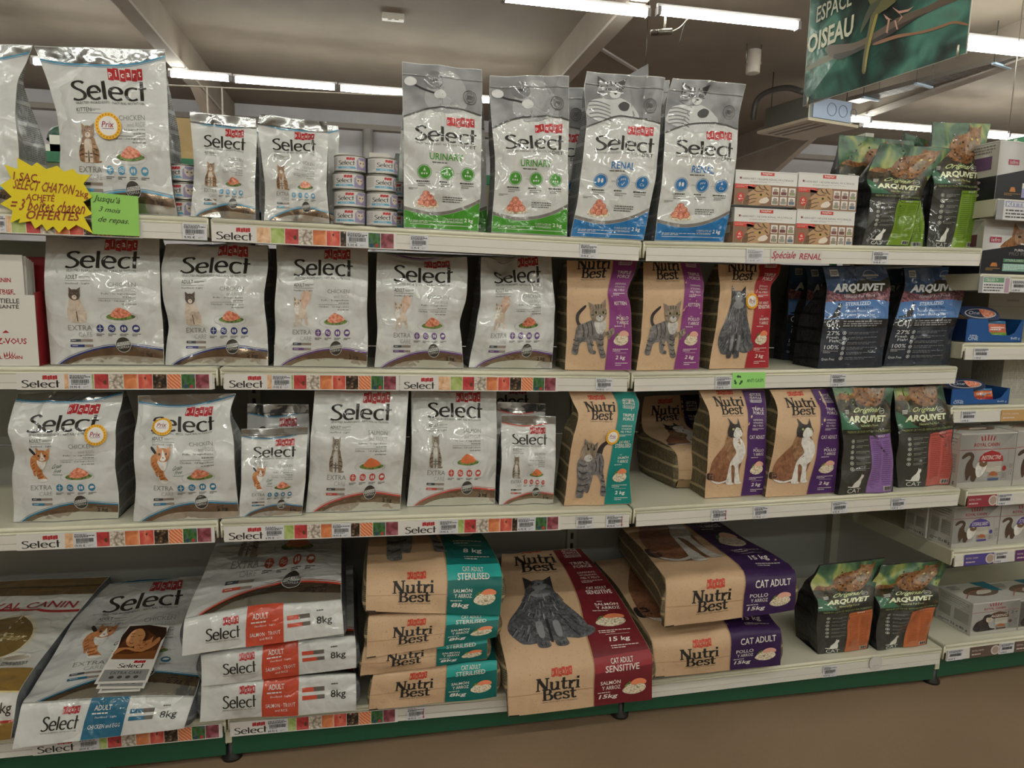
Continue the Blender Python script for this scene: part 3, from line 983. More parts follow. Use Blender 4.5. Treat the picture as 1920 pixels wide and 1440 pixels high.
def rice(a, top=('film', '#d98a62')):
    a.poly([(0.02, 0.30), (0.20, 0.60), (0.50, 0.78), (0.84, 0.70), (1.0, 0.42), (0.86, 0.14), (0.50, 0.0), (0.16, 0.10)], 'food_rice', 2, 4)
    a.poly([(0.34, 0.72), (0.52, 0.96), (0.78, 1.0), (1.0, 0.84), (0.98, 0.64), (0.74, 0.66), (0.54, 0.62)], top, 3, 4)
    a.poly([(0.10, 0.55), (0.24, 0.80), (0.36, 0.84), (0.34, 0.68)], 'food_green', 1, 3)
    return a

def meatball(a):
    a.poly([(0.02, 0.20), (0.10, 0.36), (0.50, 0.44), (0.92, 0.34), (1.0, 0.16), (0.84, 0.04), (0.40, 0.0), (0.12, 0.06)], 'food_rice', 1, 4)
    for x, y in ((0.26, 0.34), (0.50, 0.28), (0.74, 0.34), (0.36, 0.58), (0.62, 0.60), (0.46, 0.80)):
        a.oval(x, y, 0.15, 0.20, 'food_meat', 2, 14)
        a.ring(x, y, 0.15, 0.20, 0.12, ('film', '#a8604e'), 3, 14)
    return a

# ---------------------------------------------------------------- the shelving grid
LIP = 0.061
JX = [-1.25, 0.0, 1.25, 2.492]               # bay joints
SH = {'top': (1.592, -0.049), 'second': (1.177, 0.0), 'third': (0.746, -0.068), 'base': (0.140, -0.065)}   # deck height, front edge y
BACK = 0.60                                   # back panels

def deck(sh, X):
    z = SH[sh][0]
    d = np.interp(X, [-1.25, 0.0, 1.25, 2.492], [0.008, 0.0, -0.0185, 0.0])
    return float(z + d)

def sstep(x):
    x = np.clip(x, 0, 1)
    return x * x * (3 - 2 * x)

# ---------------------------------------------------------------- artwork of the packs
INK = '#262320'
WHITE = F('#dcdcda')
_art = {}

def prix(a):
    a.oval(0.5, 0.5, 0.5, 0.5, P('#e3a91d'), 0, 28)
    a.oval(0.5, 0.5, 0.36, 0.36, P('#d9d5d0'), 1, 24)
    for k in range(22):
        t = 2 * PI * k / 22
        x, y = 0.5 + 0.43 * math.cos(t), 0.5 + 0.43 * math.sin(t)
        a.oval(x, y, 0.025, 0.035, P('#9a7318'), 2, 6)
    a.text('Prix', 0.27, 0.44, 0.73, 0.66, P('#8c2f52'), 2, 0.01, 0.1)
    a.rect(0.28, 0.39, 0.72, 0.41, P('#6a3f86'), 2)
    return a

def art_select(accent, cat, title, lines2, second, meat='food_meat', grain=False, adult='ADULT', bars=None, big=False):
    key = ('sel', accent, cat, title, lines2, grain, adult, big)
    if key in _art:
        return _art[key]
    a = Art()
    ac = F(accent)
    ink, grey = F(INK), F('#85847f')
    mid = F('#4c4a46')
    # header, cut off by a curved stripe
    c = [(-0.02, 0.925), (0.2, 0.897), (0.45, 0.886), (0.75, 0.908), (1.02, 0.962)]
    top = smooth(c, 4, False)
    B = top.copy()
    B[:, 1] = 1.0
    k = len(top)
    a.put(np.concatenate([B, top]), [t for i in range(k - 1) for t in ((i, k + i, k + i + 1), (i, k + i + 1, i + 1))], ('silver', '#9b9c9c'), 1)
    a.band(c, 0.011, ac, 2)
    a.band([(x, y - 0.012) for x, y in c], 0.003, ac, 2)
    a_picart(a, 0.515, 0.795, 0.805, 0.868, F('#a62a2e'), WHITE)
    a_select(a, 0.185, 0.668, 0.83, 0.79, ink)
    a.text('SELECTED INGREDIENTS · NATURAL NUTRITION', 0.20, 0.643, 0.80, 0.658, mid)
    a.text(adult, 0.195, 0.598, 0.195 + 0.022 * len(adult) * 1.0, 0.622, mid, 2, 0.006)
    a.lines(0.315, 0.602, 0.41, 0.616, 2, grey, 2)
    a.rect(0.195, 0.588, 0.41, 0.591, grey, 2)
    if adult == 'ADULT':
        a.text('Sterilised · Light', 0.195, 0.562, 0.40, 0.578, mid)
    y = 0.553
    a.text(title, 0.80 - 0.034 * len(title), y, 0.80, y + 0.029, grey)
    a.text(second, 0.80 - 0.021 * len(second), y - 0.036, 0.80, y - 0.012, F('#a3a29e'))
    a.text(lines2[0], 0.50, 0.492, 0.80, 0.507, mid)
    a.lines(0.58, 0.474, 0.80, 0.486, 1, grey, 2, right=True)
    a.rect(0.47, 0.466, 0.80, 0.4685, grey, 2)
    a.text(lines2[1], 0.47, 0.443, 0.80, 0.459, mid)
    a.lines(0.56, 0.424, 0.80, 0.436, 1, grey, 2, right=True)
    if cat:
        b = Art()
        box = (0.185, 0.30, 0.375, 0.545)
        if cat == 'siamese':
            cat_sit(b, 'fur_cream', F('#54453e'), 'fur_cream', F('#2c2421'))
        elif cat == 'kitten':
            cat_sit(b, 'fur_brown', 'fur_brown', 'fur_cream', F('#4a382c'), tail='fur_brown')
            box = (0.175, 0.305, 0.395, 0.53)
        elif cat == 'persian':
            cat_walk(b, 'fur_cream', 'fur_cream', 'fur_white', F('#8a6350'), False)
            b.poly([(0.50, 0.45), (0.50, 0.75), (0.45, 0.95), (0.50, 1.16), (0.68, 1.26), (0.88, 1.18), (0.94, 0.98), (0.82, 0.80), (0.70, 0.62), (0.68, 0.45)], 'fur_peach', 1, 4)
            V = Art()
            for q in b.items:
                V.items.append((np.stack([q[0][:, 0] if q[2] == 'fur_peach' else 0.82 - 0.85 * q[0][:, 0], q[0][:, 1]], 1), q[1] if q[2] == 'fur_peach' else q[1][:, ::-1], q[2], q[3]))
            b = V
            box = (0.18, 0.315, 0.40, 0.52)
        elif cat == 'orange':
            cat_orange(b)
            box = (0.175, 0.31, 0.375, 0.55)
        elif cat == 'tabby':
            cat_sit(b, 'fur_tabby', 'fur_tabby', 'fur_pale', F('#2e2926'), tail='fur_tabby')
            box = (0.19, 0.30, 0.36, 0.545)
        a.within(b, *box, lay=1)
    if grain:
        a.text('Grain', 0.40, 0.40, 0.49, 0.435, F('#3f6b45'), 2, 0, 0.25, 0.01)
        a.text('Free', 0.42, 0.365, 0.49, 0.397, F('#3f6b45'), 2, 0, 0.25, 0.01)
        a.rect(0.40, 0.355, 0.50, 0.358, F('#3f6b45'), 2)
    p = Art()
    plate(p, meat)
    a.within(p, 0.475, 0.29, 0.80, 0.425, lay=1)
    a.text('EXTRA', 0.19, 0.242, 0.39, 0.278, grey)
    a.text('CARE', 0.27, 0.197, 0.39, 0.230, F('#9c9b97'))
    for i, x in enumerate((0.463, 0.567, 0.670, 0.772)):
        a.oval(x, 0.258, 0.033, 0.0275, ac, 2, 18)
        w_ = F('#c9cac8')
        if i == 0:
            a.rect(x - 0.003, 0.236, x + 0.003, 0.280, w_, 3)
            a.rect(x - 0.022, 0.256, x + 0.022, 0.260, w_, 3)
        elif i == 1:
            a.band([(x - 0.022, 0.262), (x - 0.006, 0.268), (x + 0.006, 0.258), (x + 0.022, 0.264)], 0.005, w_, 3)
            a.band([(x - 0.022, 0.250), (x - 0.006, 0.256), (x + 0.006, 0.246), (x + 0.022, 0.252)], 0.005, w_, 3)
        elif i == 2:
            a.oval(x - 0.010, 0.258, 0.008, 0.014, w_, 3, 10)
            a.oval(x + 0.011, 0.258, 0.008, 0.014, w_, 3, 10)
        else:
            a.poly([(x - 0.022, 0.252), (x - 0.012, 0.270), (x + 0.016, 0.270), (x + 0.024, 0.258), (x + 0.004, 0.250)], w_, 3)
        a.lines(x - 0.036, 0.203, x + 0.036, 0.223, 2, mid, 2, 0.5, i)
    bc = bars or ac
    for i, (yy, f_) in enumerate(((0.163, 0.45), (0.125, 0.60))):
        a.rect(0.20, yy, 0.39, yy + 0.018, F('#8b7f76'), 2)
        a.rect(0.195, yy, 0.20 + 0.19 * f_, yy + 0.018, F('#3b3f48') if i == 0 and bars is None else bc, 3)
        a.lines(0.21, yy + 0.005, 0.20 + 0.17 * f_, yy + 0.013, 1, F('#c9cac8'), 4)
    # foot: silver field under a rising stripe
    c = [(0.05, -0.02), (0.16, 0.040), (0.34, 0.095), (0.52, 0.128), (0.72, 0.138), (0.88, 0.122), (1.02, 0.105)]
    a.under(c, -0.02, ('silver', '#8d7b6a'), 1)
    a.under([(0.12, -0.02), (0.3, 0.045), (0.55, 0.068), (0.8, 0.06), (1.02, 0.045)], -0.02, ('silver', '#d2d1cb'), 2)
    a.band(c, 0.012, ac, 3)
    a.band([(x, y + 0.014) for x, y in c], 0.003, ac, 3)
    a.oval(0.655, 0.145, 0.066, 0.056, F('#37322d'), 4, 24)
    a.ring(0.655, 0.145, 0.066, 0.056, 0.06, F('#c9cac8'), 5)
    a.put([(0.598, 0.132), (0.710, 0.146), (0.708, 0.172), (0.600, 0.158)], [(0, 1, 2), (0, 2, 3)], F('#c9cac8'), 5)
    a.text('DELICIOUS', 0.602, 0.138, 0.706, 0.158, F(INK), 6, 0, 0, 0.012)
    a.text('FORMULA', 0.610, 0.112, 0.705, 0.130, F('#c9cac8'), 6, 0, 0, 0.012)
    a.text('8 kg' if big else '2 kg', 0.80, 0.055, 0.90, 0.088, F('#3a332e'), 4, 0.012)
    a.lines(0.80, 0.095, 0.93, 0.103, 1, F('#5a5048'), 4)
    _art[key] = a
    return a

def art_diet(word, col, col2):
    key = ('diet', word)
    if key in _art:
        return _art[key]
    a = Art()
    ink, grey, c = F(INK), F('#7d7c78'), F(col)
    cv = [(-0.02, 0.662), (0.15, 0.695), (0.35, 0.725), (0.56, 0.738), (0.8, 0.728), (1.02, 0.715)]
    top = smooth(cv, 4, False)
    B = top.copy()
    B[:, 1] = 1.02
    k = len(top)
    a.put(np.concatenate([B, top]), [t for i in range(k - 1) for t in ((i, k + i, k + i + 1), (i, k + i + 1, i + 1))], 'grey_photo', 1)
    b = Art()
    g1, g2, g3 = F('#a2a2a4'), F('#737376'), F('#39393b')
    if word == 'URINARY':
        b.poly([(0.30, 0.2), (0.42, 0.75), (0.62, 1.0), (0.85, 0.95), (1.0, 0.5), (0.95, 0.0), (0.5, -0.1)], g1, 1, 4)
        b.poly([(0.30, 0.75), (0.40, 0.98), (0.56, 0.92), (0.60, 0.62), (0.46, 0.50), (0.34, 0.58)], g2, 2, 4)
        b.oval(0.46, 0.74, 0.06, 0.04, g3, 3)
        b.band([(0.10, 0.62), (0.25, 0.50), (0.44, 0.42), (0.60, 0.34)], 0.05, g3, 3)
        b.oval(0.08, 0.66, 0.10, 0.12, F('#cfcfcf'), 4)
        b.oval(0.56, 0.36, 0.10, 0.12, F('#cfcfcf'), 4)
        for i in range(7):
            b.band([(0.55 + 0.02 * i, 0.32), (0.60 + 0.04 * i, 0.10), (0.62 + 0.06 * i, -0.08)], 0.012, F('#c6c6c6'), 5)
    else:
        b.poly([(-0.02, 0.2), (0.06, 0.42), (0.30, 0.50), (0.56, 0.50), (0.76, 0.34), (0.86, 0.0), (0.5, -0.25), (0.0, 0.0)], F('#c2c2c3'), 1, 4)
        b.poly([(0.17, 0.60), (0.18, 0.80), (0.30, 0.94), (0.46, 0.92), (0.57, 0.78), (0.58, 0.62), (0.50, 0.48), (0.32, 0.46)], F('#8f8f91'), 3, 4)
        b.poly([(0.17, 0.72), (0.14, 1.06), (0.34, 0.90)], g3, 3)
        b.poly([(0.19, 0.78), (0.18, 0.98), (0.28, 0.88)], F('#9a9a9c'), 4)
        b.poly([(0.45, 0.90), (0.62, 1.04), (0.58, 0.74)], g3, 3)
        b.poly([(0.36, 0.62), (0.44, 0.66), (0.54, 0.62), (0.50, 0.50), (0.40, 0.49)], F('#d0d0d0'), 4, 3)
        for ex in (0.34, 0.51):
            b.oval(ex, 0.72, 0.05, 0.042, g3, 5)
            b.oval(ex, 0.72, 0.028, 0.03, F('#b4b4b6'), 6)
            b.oval(ex + 0.004, 0.72, 0.014, 0.024, F('#1c1c1d'), 7)
        b.poly([(0.42, 0.62), (0.49, 0.62), (0.455, 0.575)], F('#1c1c1d'), 6)
        for q in ([(0.28, 0.92), (0.32, 0.80)], [(0.36, 0.94), (0.38, 0.82)], [(0.44, 0.92), (0.44, 0.82)], [(0.18, 0.66), (0.28, 0.66)], [(0.18, 0.58), (0.30, 0.60)], [(0.54, 0.66), (0.58, 0.68)]):
            b.stroke(q, g3, 0.018, lay=5, sm=0)
        for i in range(5):
            b.band([(0.0, 0.36 - 0.10 * i), (0.14, 0.40 - 0.1 * i), (0.26, 0.36 - 0.1 * i), (0.36, 0.28 - 0.1 * i)], 0.03, F('#77777a'), 2)
        b.poly([(0.50, 0.30), (0.60, 0.42), (0.70, 0.36), (0.66, 0.20), (0.54, 0.18)], F('#4e4e50'), 3, 3)
        for i in range(6):
            b.stroke([(0.56 + 0.03 * i, 0.10), (0.60 + 0.04 * i, -0.06)], F('#e0e0e0'), 0.012, lay=3, sm=0)
    a.within(b, 0.04, 0.73, 0.80, 0.965, lay=1)
    a.ring(0.84, 0.815, 0.088, 0.046, 0.10, F('#5c5c5d'), 7)
    a.ring(0.84, 0.815, 0.06, 0.031, 0.10, F('#5c5c5d'), 7)
    a.lines(0.80, 0.80, 0.88, 0.83, 3, F('#5c5c5d'), 7)
    a.band(cv, 0.007, F('#4e4e4e'), 8)
    a.rect(-0.01, 0.925, 1.01, 0.929, F('#8a8a8b'), 8)
    a_picart(a, 0.54, 0.632, 0.905, 0.682, F('#b22c30'), WHITE)
    a_select(a, 0.14, 0.535, 0.93, 0.62, ink)
    a.text('FUNCTIONAL INGREDIENTS · NATURAL NUTRITION', 0.15, 0.513, 0.75, 0.525, F('#4c4a46'))
    a.text('DIET', 0.77, 0.508, 0.93, 0.528, ink, 2, 0.004)
    a.text(word, 0.5 - 0.04 * len(word) * 0.62, 0.425, 0.5 + 0.06 * len(word) * 0.62, 0.468, c, 2, 0.012)
    a.lines(0.36, 0.405, 0.74, 0.416, 1, F('#4c4a46'), 2)
    for i, x in enumerate((0.26, 0.55, 0.82)):
        a.oval(x, 0.348, 0.078, 0.037, c, 2, 20)
        a.ring(x, 0.348, 0.092, 0.044, 0.06, c, 2)
        a.rect(x - 0.15, 0.347, x - 0.10, 0.349, grey, 2) if i else None
        w_ = F('#d4d4d2')
        if word == 'RENAL':
            if i == 0:
                a.oval(x - 0.022, 0.35, 0.016, 0.014, w_, 3, 12)
                a.oval(x + 0.022, 0.35, 0.016, 0.014, w_, 3, 12)
            elif i == 1:
                a.text('pH', x - 0.032, 0.352, x + 0.032, 0.370, w_, 3)
                a.stroke([(x - 0.02, 0.335), (x - 0.005, 0.325), (x + 0.025, 0.345)], w_, 0.006, lay=3, sm=0)
            else:
                a.text('Ca', x - 0.03, 0.328, x + 0.03, 0.345, w_, 3)
                a.poly([(x, 0.376), (x - 0.012, 0.358), (x + 0.012, 0.358)], w_, 3)
        else:
            a.poly([(x, 0.374), (x - 0.016, 0.354), (x + 0.016, 0.354)], w_, 3)
            for q in (-0.03, 0.0, 0.03):
                a.oval(x + q, 0.338, 0.010, 0.006, w_, 3, 8)
        a.lines(x - 0.10, 0.285, x + 0.10, 0.296, 1, F('#3c3a37'), 2, 0.8, i)
        a.lines(x - 0.08, 0.258, x + 0.08, 0.282, 2, grey, 2, 0.5, i + 4)
    m = Art()
    meatball(m)
    a.within(m, 0.14, 0.125, 0.46, 0.235, lay=1)
    a.lines(0.06, 0.235, 0.18, 0.25, 2, grey, 2)
    a.lines(0.50, 0.165, 0.76, 0.205, 3, F('#5a5854'), 2, 0.5)
    cv = [(-0.02, 0.115), (0.15, 0.095), (0.36, 0.083), (0.6, 0.098), (0.82, 0.135), (1.02, 0.185)]
    a.band([(x, y + 0.012) for x, y in cv], 0.02, F('#77736e'), 1)
    a.under(cv, -0.02, c, 2)
    a.lines(0.08, 0.035, 0.55, 0.052, 2, F('#d4d4d2'), 3, 0.4)
    a.text('FORMULATED BY', 0.56, 0.060, 0.78, 0.072, F('#d4d4d2'), 3)
    a.text('VETERINARIANS', 0.56, 0.043, 0.78, 0.055, F('#d4d4d2'), 3)
    a.text('2 kg', 0.80, 0.046, 0.92, 0.076, F('#e2e2e0'), 3, 0.015)
    a.rect(0.08, 0.026, 0.93, 0.029, F('#d4d4d2'), 3)
    _art[key] = a
    return a

def split_curve(pts, y0=-0.03, y1=1.03):
    p = smooth(pts, 4, False)
    return p

def art_nutri(col, dark, who, lines, flavour, weight='2 kg', sub=None, lite=None):
    """kraft sack: word mark and cat on the left, a coloured band on the right"""
    key = ('nb', col, who, lines, weight)
    if key in _art:
        return _art[key]
    a = Art()
    c, wt = S(col), S('#d9d3cc')
    p = smooth([(0.585, -0.03), (0.60, 0.1), (0.63, 0.3), (0.655, 0.5), (0.665, 0.72), (0.65, 0.88), (0.64, 1.03)], 4, False)
    k = len(p)
    R = p.copy()
    R[:, 0] = 1.0
    a.put(np.concatenate([p, R]), [t for i in range(k - 1) for t in ((i, k + i, k + i + 1), (i, k + i + 1, i + 1))], c, 1)
    e = p.copy()
    e[:, 0] -= 0.012
    a.put(np.concatenate([e, p]), [t for i in range(k - 1) for t in ((i, k + i, k + i + 1), (i, k + i + 1, i + 1))], K('#a98663'), 1)
    a_picart(a, 0.24, 0.925, 0.50, 0.962, K('#c2402b'), K('#c9a98a'), 2)
    a_nutri(a, 0.15, 0.722, 0.62, 0.905, K('#1d1916'))
    b = Art()
    if who == 'kitten':
        cat_walk(b, 'fur_grey', 'fur_tabby', 'fur_pale', F('#2c2825'), True, 'fur_tabby')
        a.within(b, 0.08, 0.13, 0.72, 0.56, lay=2)
    elif who == 'fluffy':
        cat_fluffy(b)
        a.within(b, 0.06, 0.11, 0.64, 0.66, lay=2)
    elif who == 'stretch':
        cat_stretch(b)
        a.within(b, 0.12, 0.07, 0.62, 0.57, lay=2)
    elif who == 'calico':
        cat_calico(b)
        a.within(b, 0.04, 0.13, 0.66, 0.66, lay=2)
    # band text
    a.ring(0.84, 0.89, 0.115, 0.062, 0.06, wt, 2, 4, PI / 4, 2 * PI + PI / 4)
    a.text('NATURAL', 0.74, 0.908, 0.93, 0.928, wt)
    a.text('FORMULA', 0.74, 0.882, 0.93, 0.902, wt)
    a.lines(0.73, 0.845, 0.93, 0.875, 3, wt, 2, 0.4)
    a.text('TRIPLE', 0.74, 0.772, 0.95, 0.798, wt, 2, 0.012)
    a.text('FORCE', 0.76, 0.738, 0.95, 0.764, wt, 2, 0.012)
    for i, t in enumerate(('DEFENSAS,', 'VITALIDAD,', 'PIEL Y PELO')):
        a.text(t, 0.76, 0.682 - 0.024 * i, 0.94, 0.698 - 0.024 * i, wt)
    a.lines(0.75, 0.600, 0.95, 0.622, 2, wt, 2, 0.4)
    for i, (t, x0, x1, h) in enumerate(lines):
        y = 0.545 - 0.040 * i - (0.0 if len(lines) > 1 else 0.02)
        a.text(t, x0, y, x1, y + h, wt, 2, 0.010)
    a.lines(0.79, 0.440, 0.87, 0.447, 1, wt, 2)
    a.text(flavour, 0.76, 0.408, 0.95, 0.434, wt, 2, 0.010)
    a.text('Y ARROZ', 0.76, 0.372, 0.95, 0.398, wt, 2, 0.010)
    a.lines(0.72, 0.352, 0.96, 0.362, 1, wt, 2, 0.5)
    r = Art()
    rice(r, S('#d9805a') if 'SALM' in flavour else S('#d3a08e'))
    a.within(r, 0.70, 0.20, 0.94, 0.32, lay=2)
    a.lines(0.70, 0.150, 0.94, 0.178, 2, wt, 2, 0.4)
    a.rect(0.74, 0.140, 0.92, 0.142, wt, 2)
    a.text(weight, 0.75, 0.080, 0.90, 0.120, wt, 2, 0.02, 0.1)
    a.lines(0.74, 0.035, 0.94, 0.066, 2, wt, 2, 0.35)
    _art[key] = a
    return a

def art_arquivet(col, dark):
    key = ('arq', col)
    if key in _art:
        return _art[key]
    a = Art()
    wt, pale = F('#cfd0c8'), F('#c9d69a')
    a.rect(-0.01, 0.47, 1.01, 1.01, 'meadow', 1)
    a.poly([(-0.02, 0.70), (0.2, 0.73), (0.5, 0.70), (0.8, 0.72), (1.02, 0.64), (1.02, 0.47), (-0.02, 0.47)], 'foliage', 2, 3)
    a.poly([(-0.02, 0.62), (0.1, 0.60), (0.3, 0.50), (0.5, 0.47), (-0.02, 0.47)], F('#3b6a50'), 3, 3)
    a.poly([(0.02, 0.72), (0.10, 0.76), (0.24, 0.74), (0.36, 0.78), (0.34, 0.74), (0.22, 0.70), (0.10, 0.71)], 'fur_bengal', 3, 3)
    a.poly([(0.34, 0.70), (0.32, 0.80), (0.40, 0.88), (0.56, 0.90), (0.66, 0.94), (0.80, 0.92), (0.86, 0.82), (0.82, 0.72), (0.70, 0.66), (0.50, 0.66)], 'fur_bengal', 3, 4)
    a.poly([(0.58, 0.76), (0.60, 0.90), (0.68, 0.96), (0.82, 0.94), (0.87, 0.84), (0.80, 0.74), (0.68, 0.72)], 'fur_brown', 4, 4)
    rn = random.Random(9)
    for k in range(34):
        x, y = rn.uniform(0.36, 0.82), rn.uniform(0.68, 0.90)
        a.oval(x, y, rn.uniform(0.010, 0.022), rn.uniform(0.006, 0.012), F(rn.choice(('#2c1c10', '#3d2816', '#a8763f'))), 5, 7)
    a.poly([(0.64, 0.78), (0.66, 0.84), (0.74, 0.86), (0.80, 0.80), (0.78, 0.76), (0.72, 0.75)], 'fur_tabby', 5, 3)
    a.oval(0.68, 0.855, 0.02, 0.012, F('#c9c07a'), 6, 8)
    a.oval(0.80, 0.855, 0.02, 0.012, F('#c9c07a'), 6, 8)
    a.poly([(0.62, 0.92), (0.62, 0.98), (0.70, 0.94)], 'fur_bengal', 5)
    a.poly([(0.78, 0.94), (0.85, 0.98), (0.86, 0.90)], 'fur_bengal', 5)
    a.text('Original', 0.26, 0.598, 0.72, 0.650, pale, 4, 0.012, 0.22)
    a.ring(0.80, 0.618, 0.06, 0.022, 0.14, wt, 4)
    a.lines(0.76, 0.61, 0.84, 0.626, 2, wt, 4)
    a.lines(0.10, 0.60, 0.18, 0.635, 3, wt, 4)
    a.text('ARQUIVET', 0.14, 0.530, 0.87, 0.588, F('#dfe3c0'), 5, 0.045, 0.05)
    a.text('Natural Pet Food', 0.34, 0.506, 0.70, 0.523, pale, 5)
    a.rect(-0.01, 0.455, 1.01, 0.49, F('#22241f'), 4)
    a.text('PREMIUM CAT FOOD WITH NATURAL INGREDIENTS', 0.08, 0.464, 0.96, 0.481, F('#8f9a62'), 5)
    a.rect(-0.01, -0.01, 1.01, 0.456, F('#353733'), 1)
    a.poly([(0.50, -0.01), (0.52, 0.2), (0.52, 0.44), (0.97, 0.45), (0.99, 0.2), (0.96, -0.01)], F(col), 2)
    a.rect(0.53, 0.418, 0.96, 0.425, F(dark), 3)
    a.text('ADULT', 0.68, 0.427, 0.82, 0.441, F('#e2e2dc'), 3)
    a.lines(0.56, 0.06, 0.73, 0.40, 22, F(dark), 3, 0.35, 3)
    a.lines(0.77, 0.06, 0.94, 0.40, 22, F(dark), 3, 0.35, 4)
    a.rect(0.80, 0.015, 0.94, 0.05, F('#c9c9c4'), 3)
    for i in range(9):
        a.rect(0.81 + 0.014 * i, 0.018, 0.817 + 0.014 * i + 0.003 * (i % 3), 0.047, F('#222'+'222'), 4)
    for i in range(6):
        y = 0.405 - i * 0.042
        a.ring(0.17, y, 0.030, 0.014, 0.22, wt, 3, 14)
        a.oval(0.17, y, 0.012, 0.006, wt, 3, 8)
        a.lines(0.24, y - 0.012, 0.49, y + 0.010, 2, F('#8d8e88'), 3, 0.35, i)
    c = [(0.14, 0.062), (0.22, 0.058), (0.24, 0.085), (0.30, 0.115), (0.33, 0.145), (0.335, 0.165), (0.35, 0.150), (0.38, 0.155), (0.385, 0.135), (0.36, 0.115), (0.37, 0.080), (0.36, 0.050), (0.25, 0.048), (0.14, 0.055)]
    a.poly(c, F('#dcdcd6'), 3)
    a.text('CAT', 0.15, 0.008, 0.40, 0.042, wt, 3, 0.0)
    _art[key] = a
    return a

def art_sterilized():
    key = 'ster'
    if key in _art:
        return _art[key]
    a = Art()
    wt, bl = F('#c8ccd0'), F('#4f74a8')
    a.rect(-0.01, 0.80, 1.01, 1.01, F('#42597e'), 1)
    a.poly([(0.5, 0.86), (0.8, 0.84), (1.02, 0.88), (1.02, 0.66), (0.3, 0.66)], 'foliage', 2, 3)
    a.rect(-0.01, 0.62, 1.01, 0.83, F('#33455f'), 1)
    a.poly([(-0.02, 0.76), (0.1, 0.74), (0.3, 0.71), (0.6, 0.72), (0.85, 0.74), (1.02, 0.78), (1.02, 0.60), (-0.02, 0.60)], 'heather', 3, 3)
    a.ring(0.70, 0.915, 0.10, 0.045, 0.07, wt, 4, 20, 0, PI)
    a.rect(0.58, 0.895, 0.83, 0.915, wt, 4)
    a.text('GRAIN FREE', 0.60, 0.899, 0.81, 0.911, F('#26313f'), 5)
    a.lines(0.62, 0.865, 0.79, 0.888, 2, wt, 4)
    a.rect(0.08, 0.90, 0.20, 0.97, wt, 4)
    a.lines(0.09, 0.91, 0.19, 0.96, 3, F('#26313f'), 5)
    a.text('ARQUIVET', 0.10, 0.72, 0.88, 0.82, F('#d6d8d8'), 5, 0.045, 0.03)
    a.text('Natural Pet Food', 0.26, 0.675, 0.72, 0.705, wt, 5)
    a.rect(-0.01, 0.48, 1.01, 0.645, bl, 4)
    a.poly([(0.03, 0.505), (0.12, 0.51), (0.13, 0.54), (0.17, 0.58), (0.18, 0.61), (0.19, 0.635), (0.205, 0.615), (0.23, 0.62), (0.23, 0.59), (0.21, 0.57), (0.22, 0.53), (0.21, 0.495), (0.10, 0.49), (0.03, 0.495)], F('#16171c'), 5)
    a.text('STERILIZED', 0.29, 0.598, 0.66, 0.632, F('#cfdcec'), 5, 0.02)
    a.text('White Fish & Tuna', 0.29, 0.565, 0.70, 0.588, F('#2a3f66'), 5, 0.01)
    a.text('Pescado Blanco y Atún', 0.29, 0.533, 0.74, 0.554, F('#cfdcec'), 5, 0.01)
    a.text('Poisson Blanc et Thon', 0.29, 0.503, 0.74, 0.524, F('#cfdcec'), 5, 0.01)
    a.rect(-0.01, 0.395, 1.01, 0.48, F('#17181b'), 3)
    a.text('CAT', 0.04, 0.405, 0.22, 0.468, wt, 4, 0.012)
    a.lines(0.28, 0.405, 0.88, 0.468, 3, F('#8b8d90'), 4, 0.5)
    a.rect(-0.01, -0.01, 1.01, 0.395, F('#262c38'), 1)
    a.text('27%', 0.06, 0.325, 0.24, 0.365, wt, 4, 0.006)
    a.text('Fresh', 0.06, 0.29, 0.22, 0.315, wt, 4, 0.006)
    a.text('Fish', 0.10, 0.255, 0.22, 0.282, wt, 4, 0.006)
    a.text('100%', 0.05, 0.185, 0.24, 0.225, wt, 4)
    a.lines(0.04, 0.145, 0.24, 0.175, 2, F('#8b8d90'), 4)
    a.text('Grain Free', 0.03, 0.075, 0.22, 0.10, wt, 4)
    for i in range(6):
        y = 0.345 - i * 0.05
        a.ring(0.31, y, 0.028, 0.018, 0.25, wt, 4, 12)
        a.oval(0.31, y, 0.010, 0.008, wt, 4, 8)
        a.lines(0.37, y - 0.017, 0.85, y + 0.013, 2, F('#7c8188'), 4, 0.35, i)
    _art[key] = a
    return a

# ---------------------------------------------------------------- bags
def edge_pts(px, ts):
    """resample a pixel polyline (bottom to top) at fractions of its height"""
    p = np.array(px, float)
    y = p[:, 1]
    tt = (y[0] - y) / (y[0] - y[-1])
    return np.interp(ts, tt, p[:, 0]), y[0] - ts * (y[0] - y[-1])

STICK = []

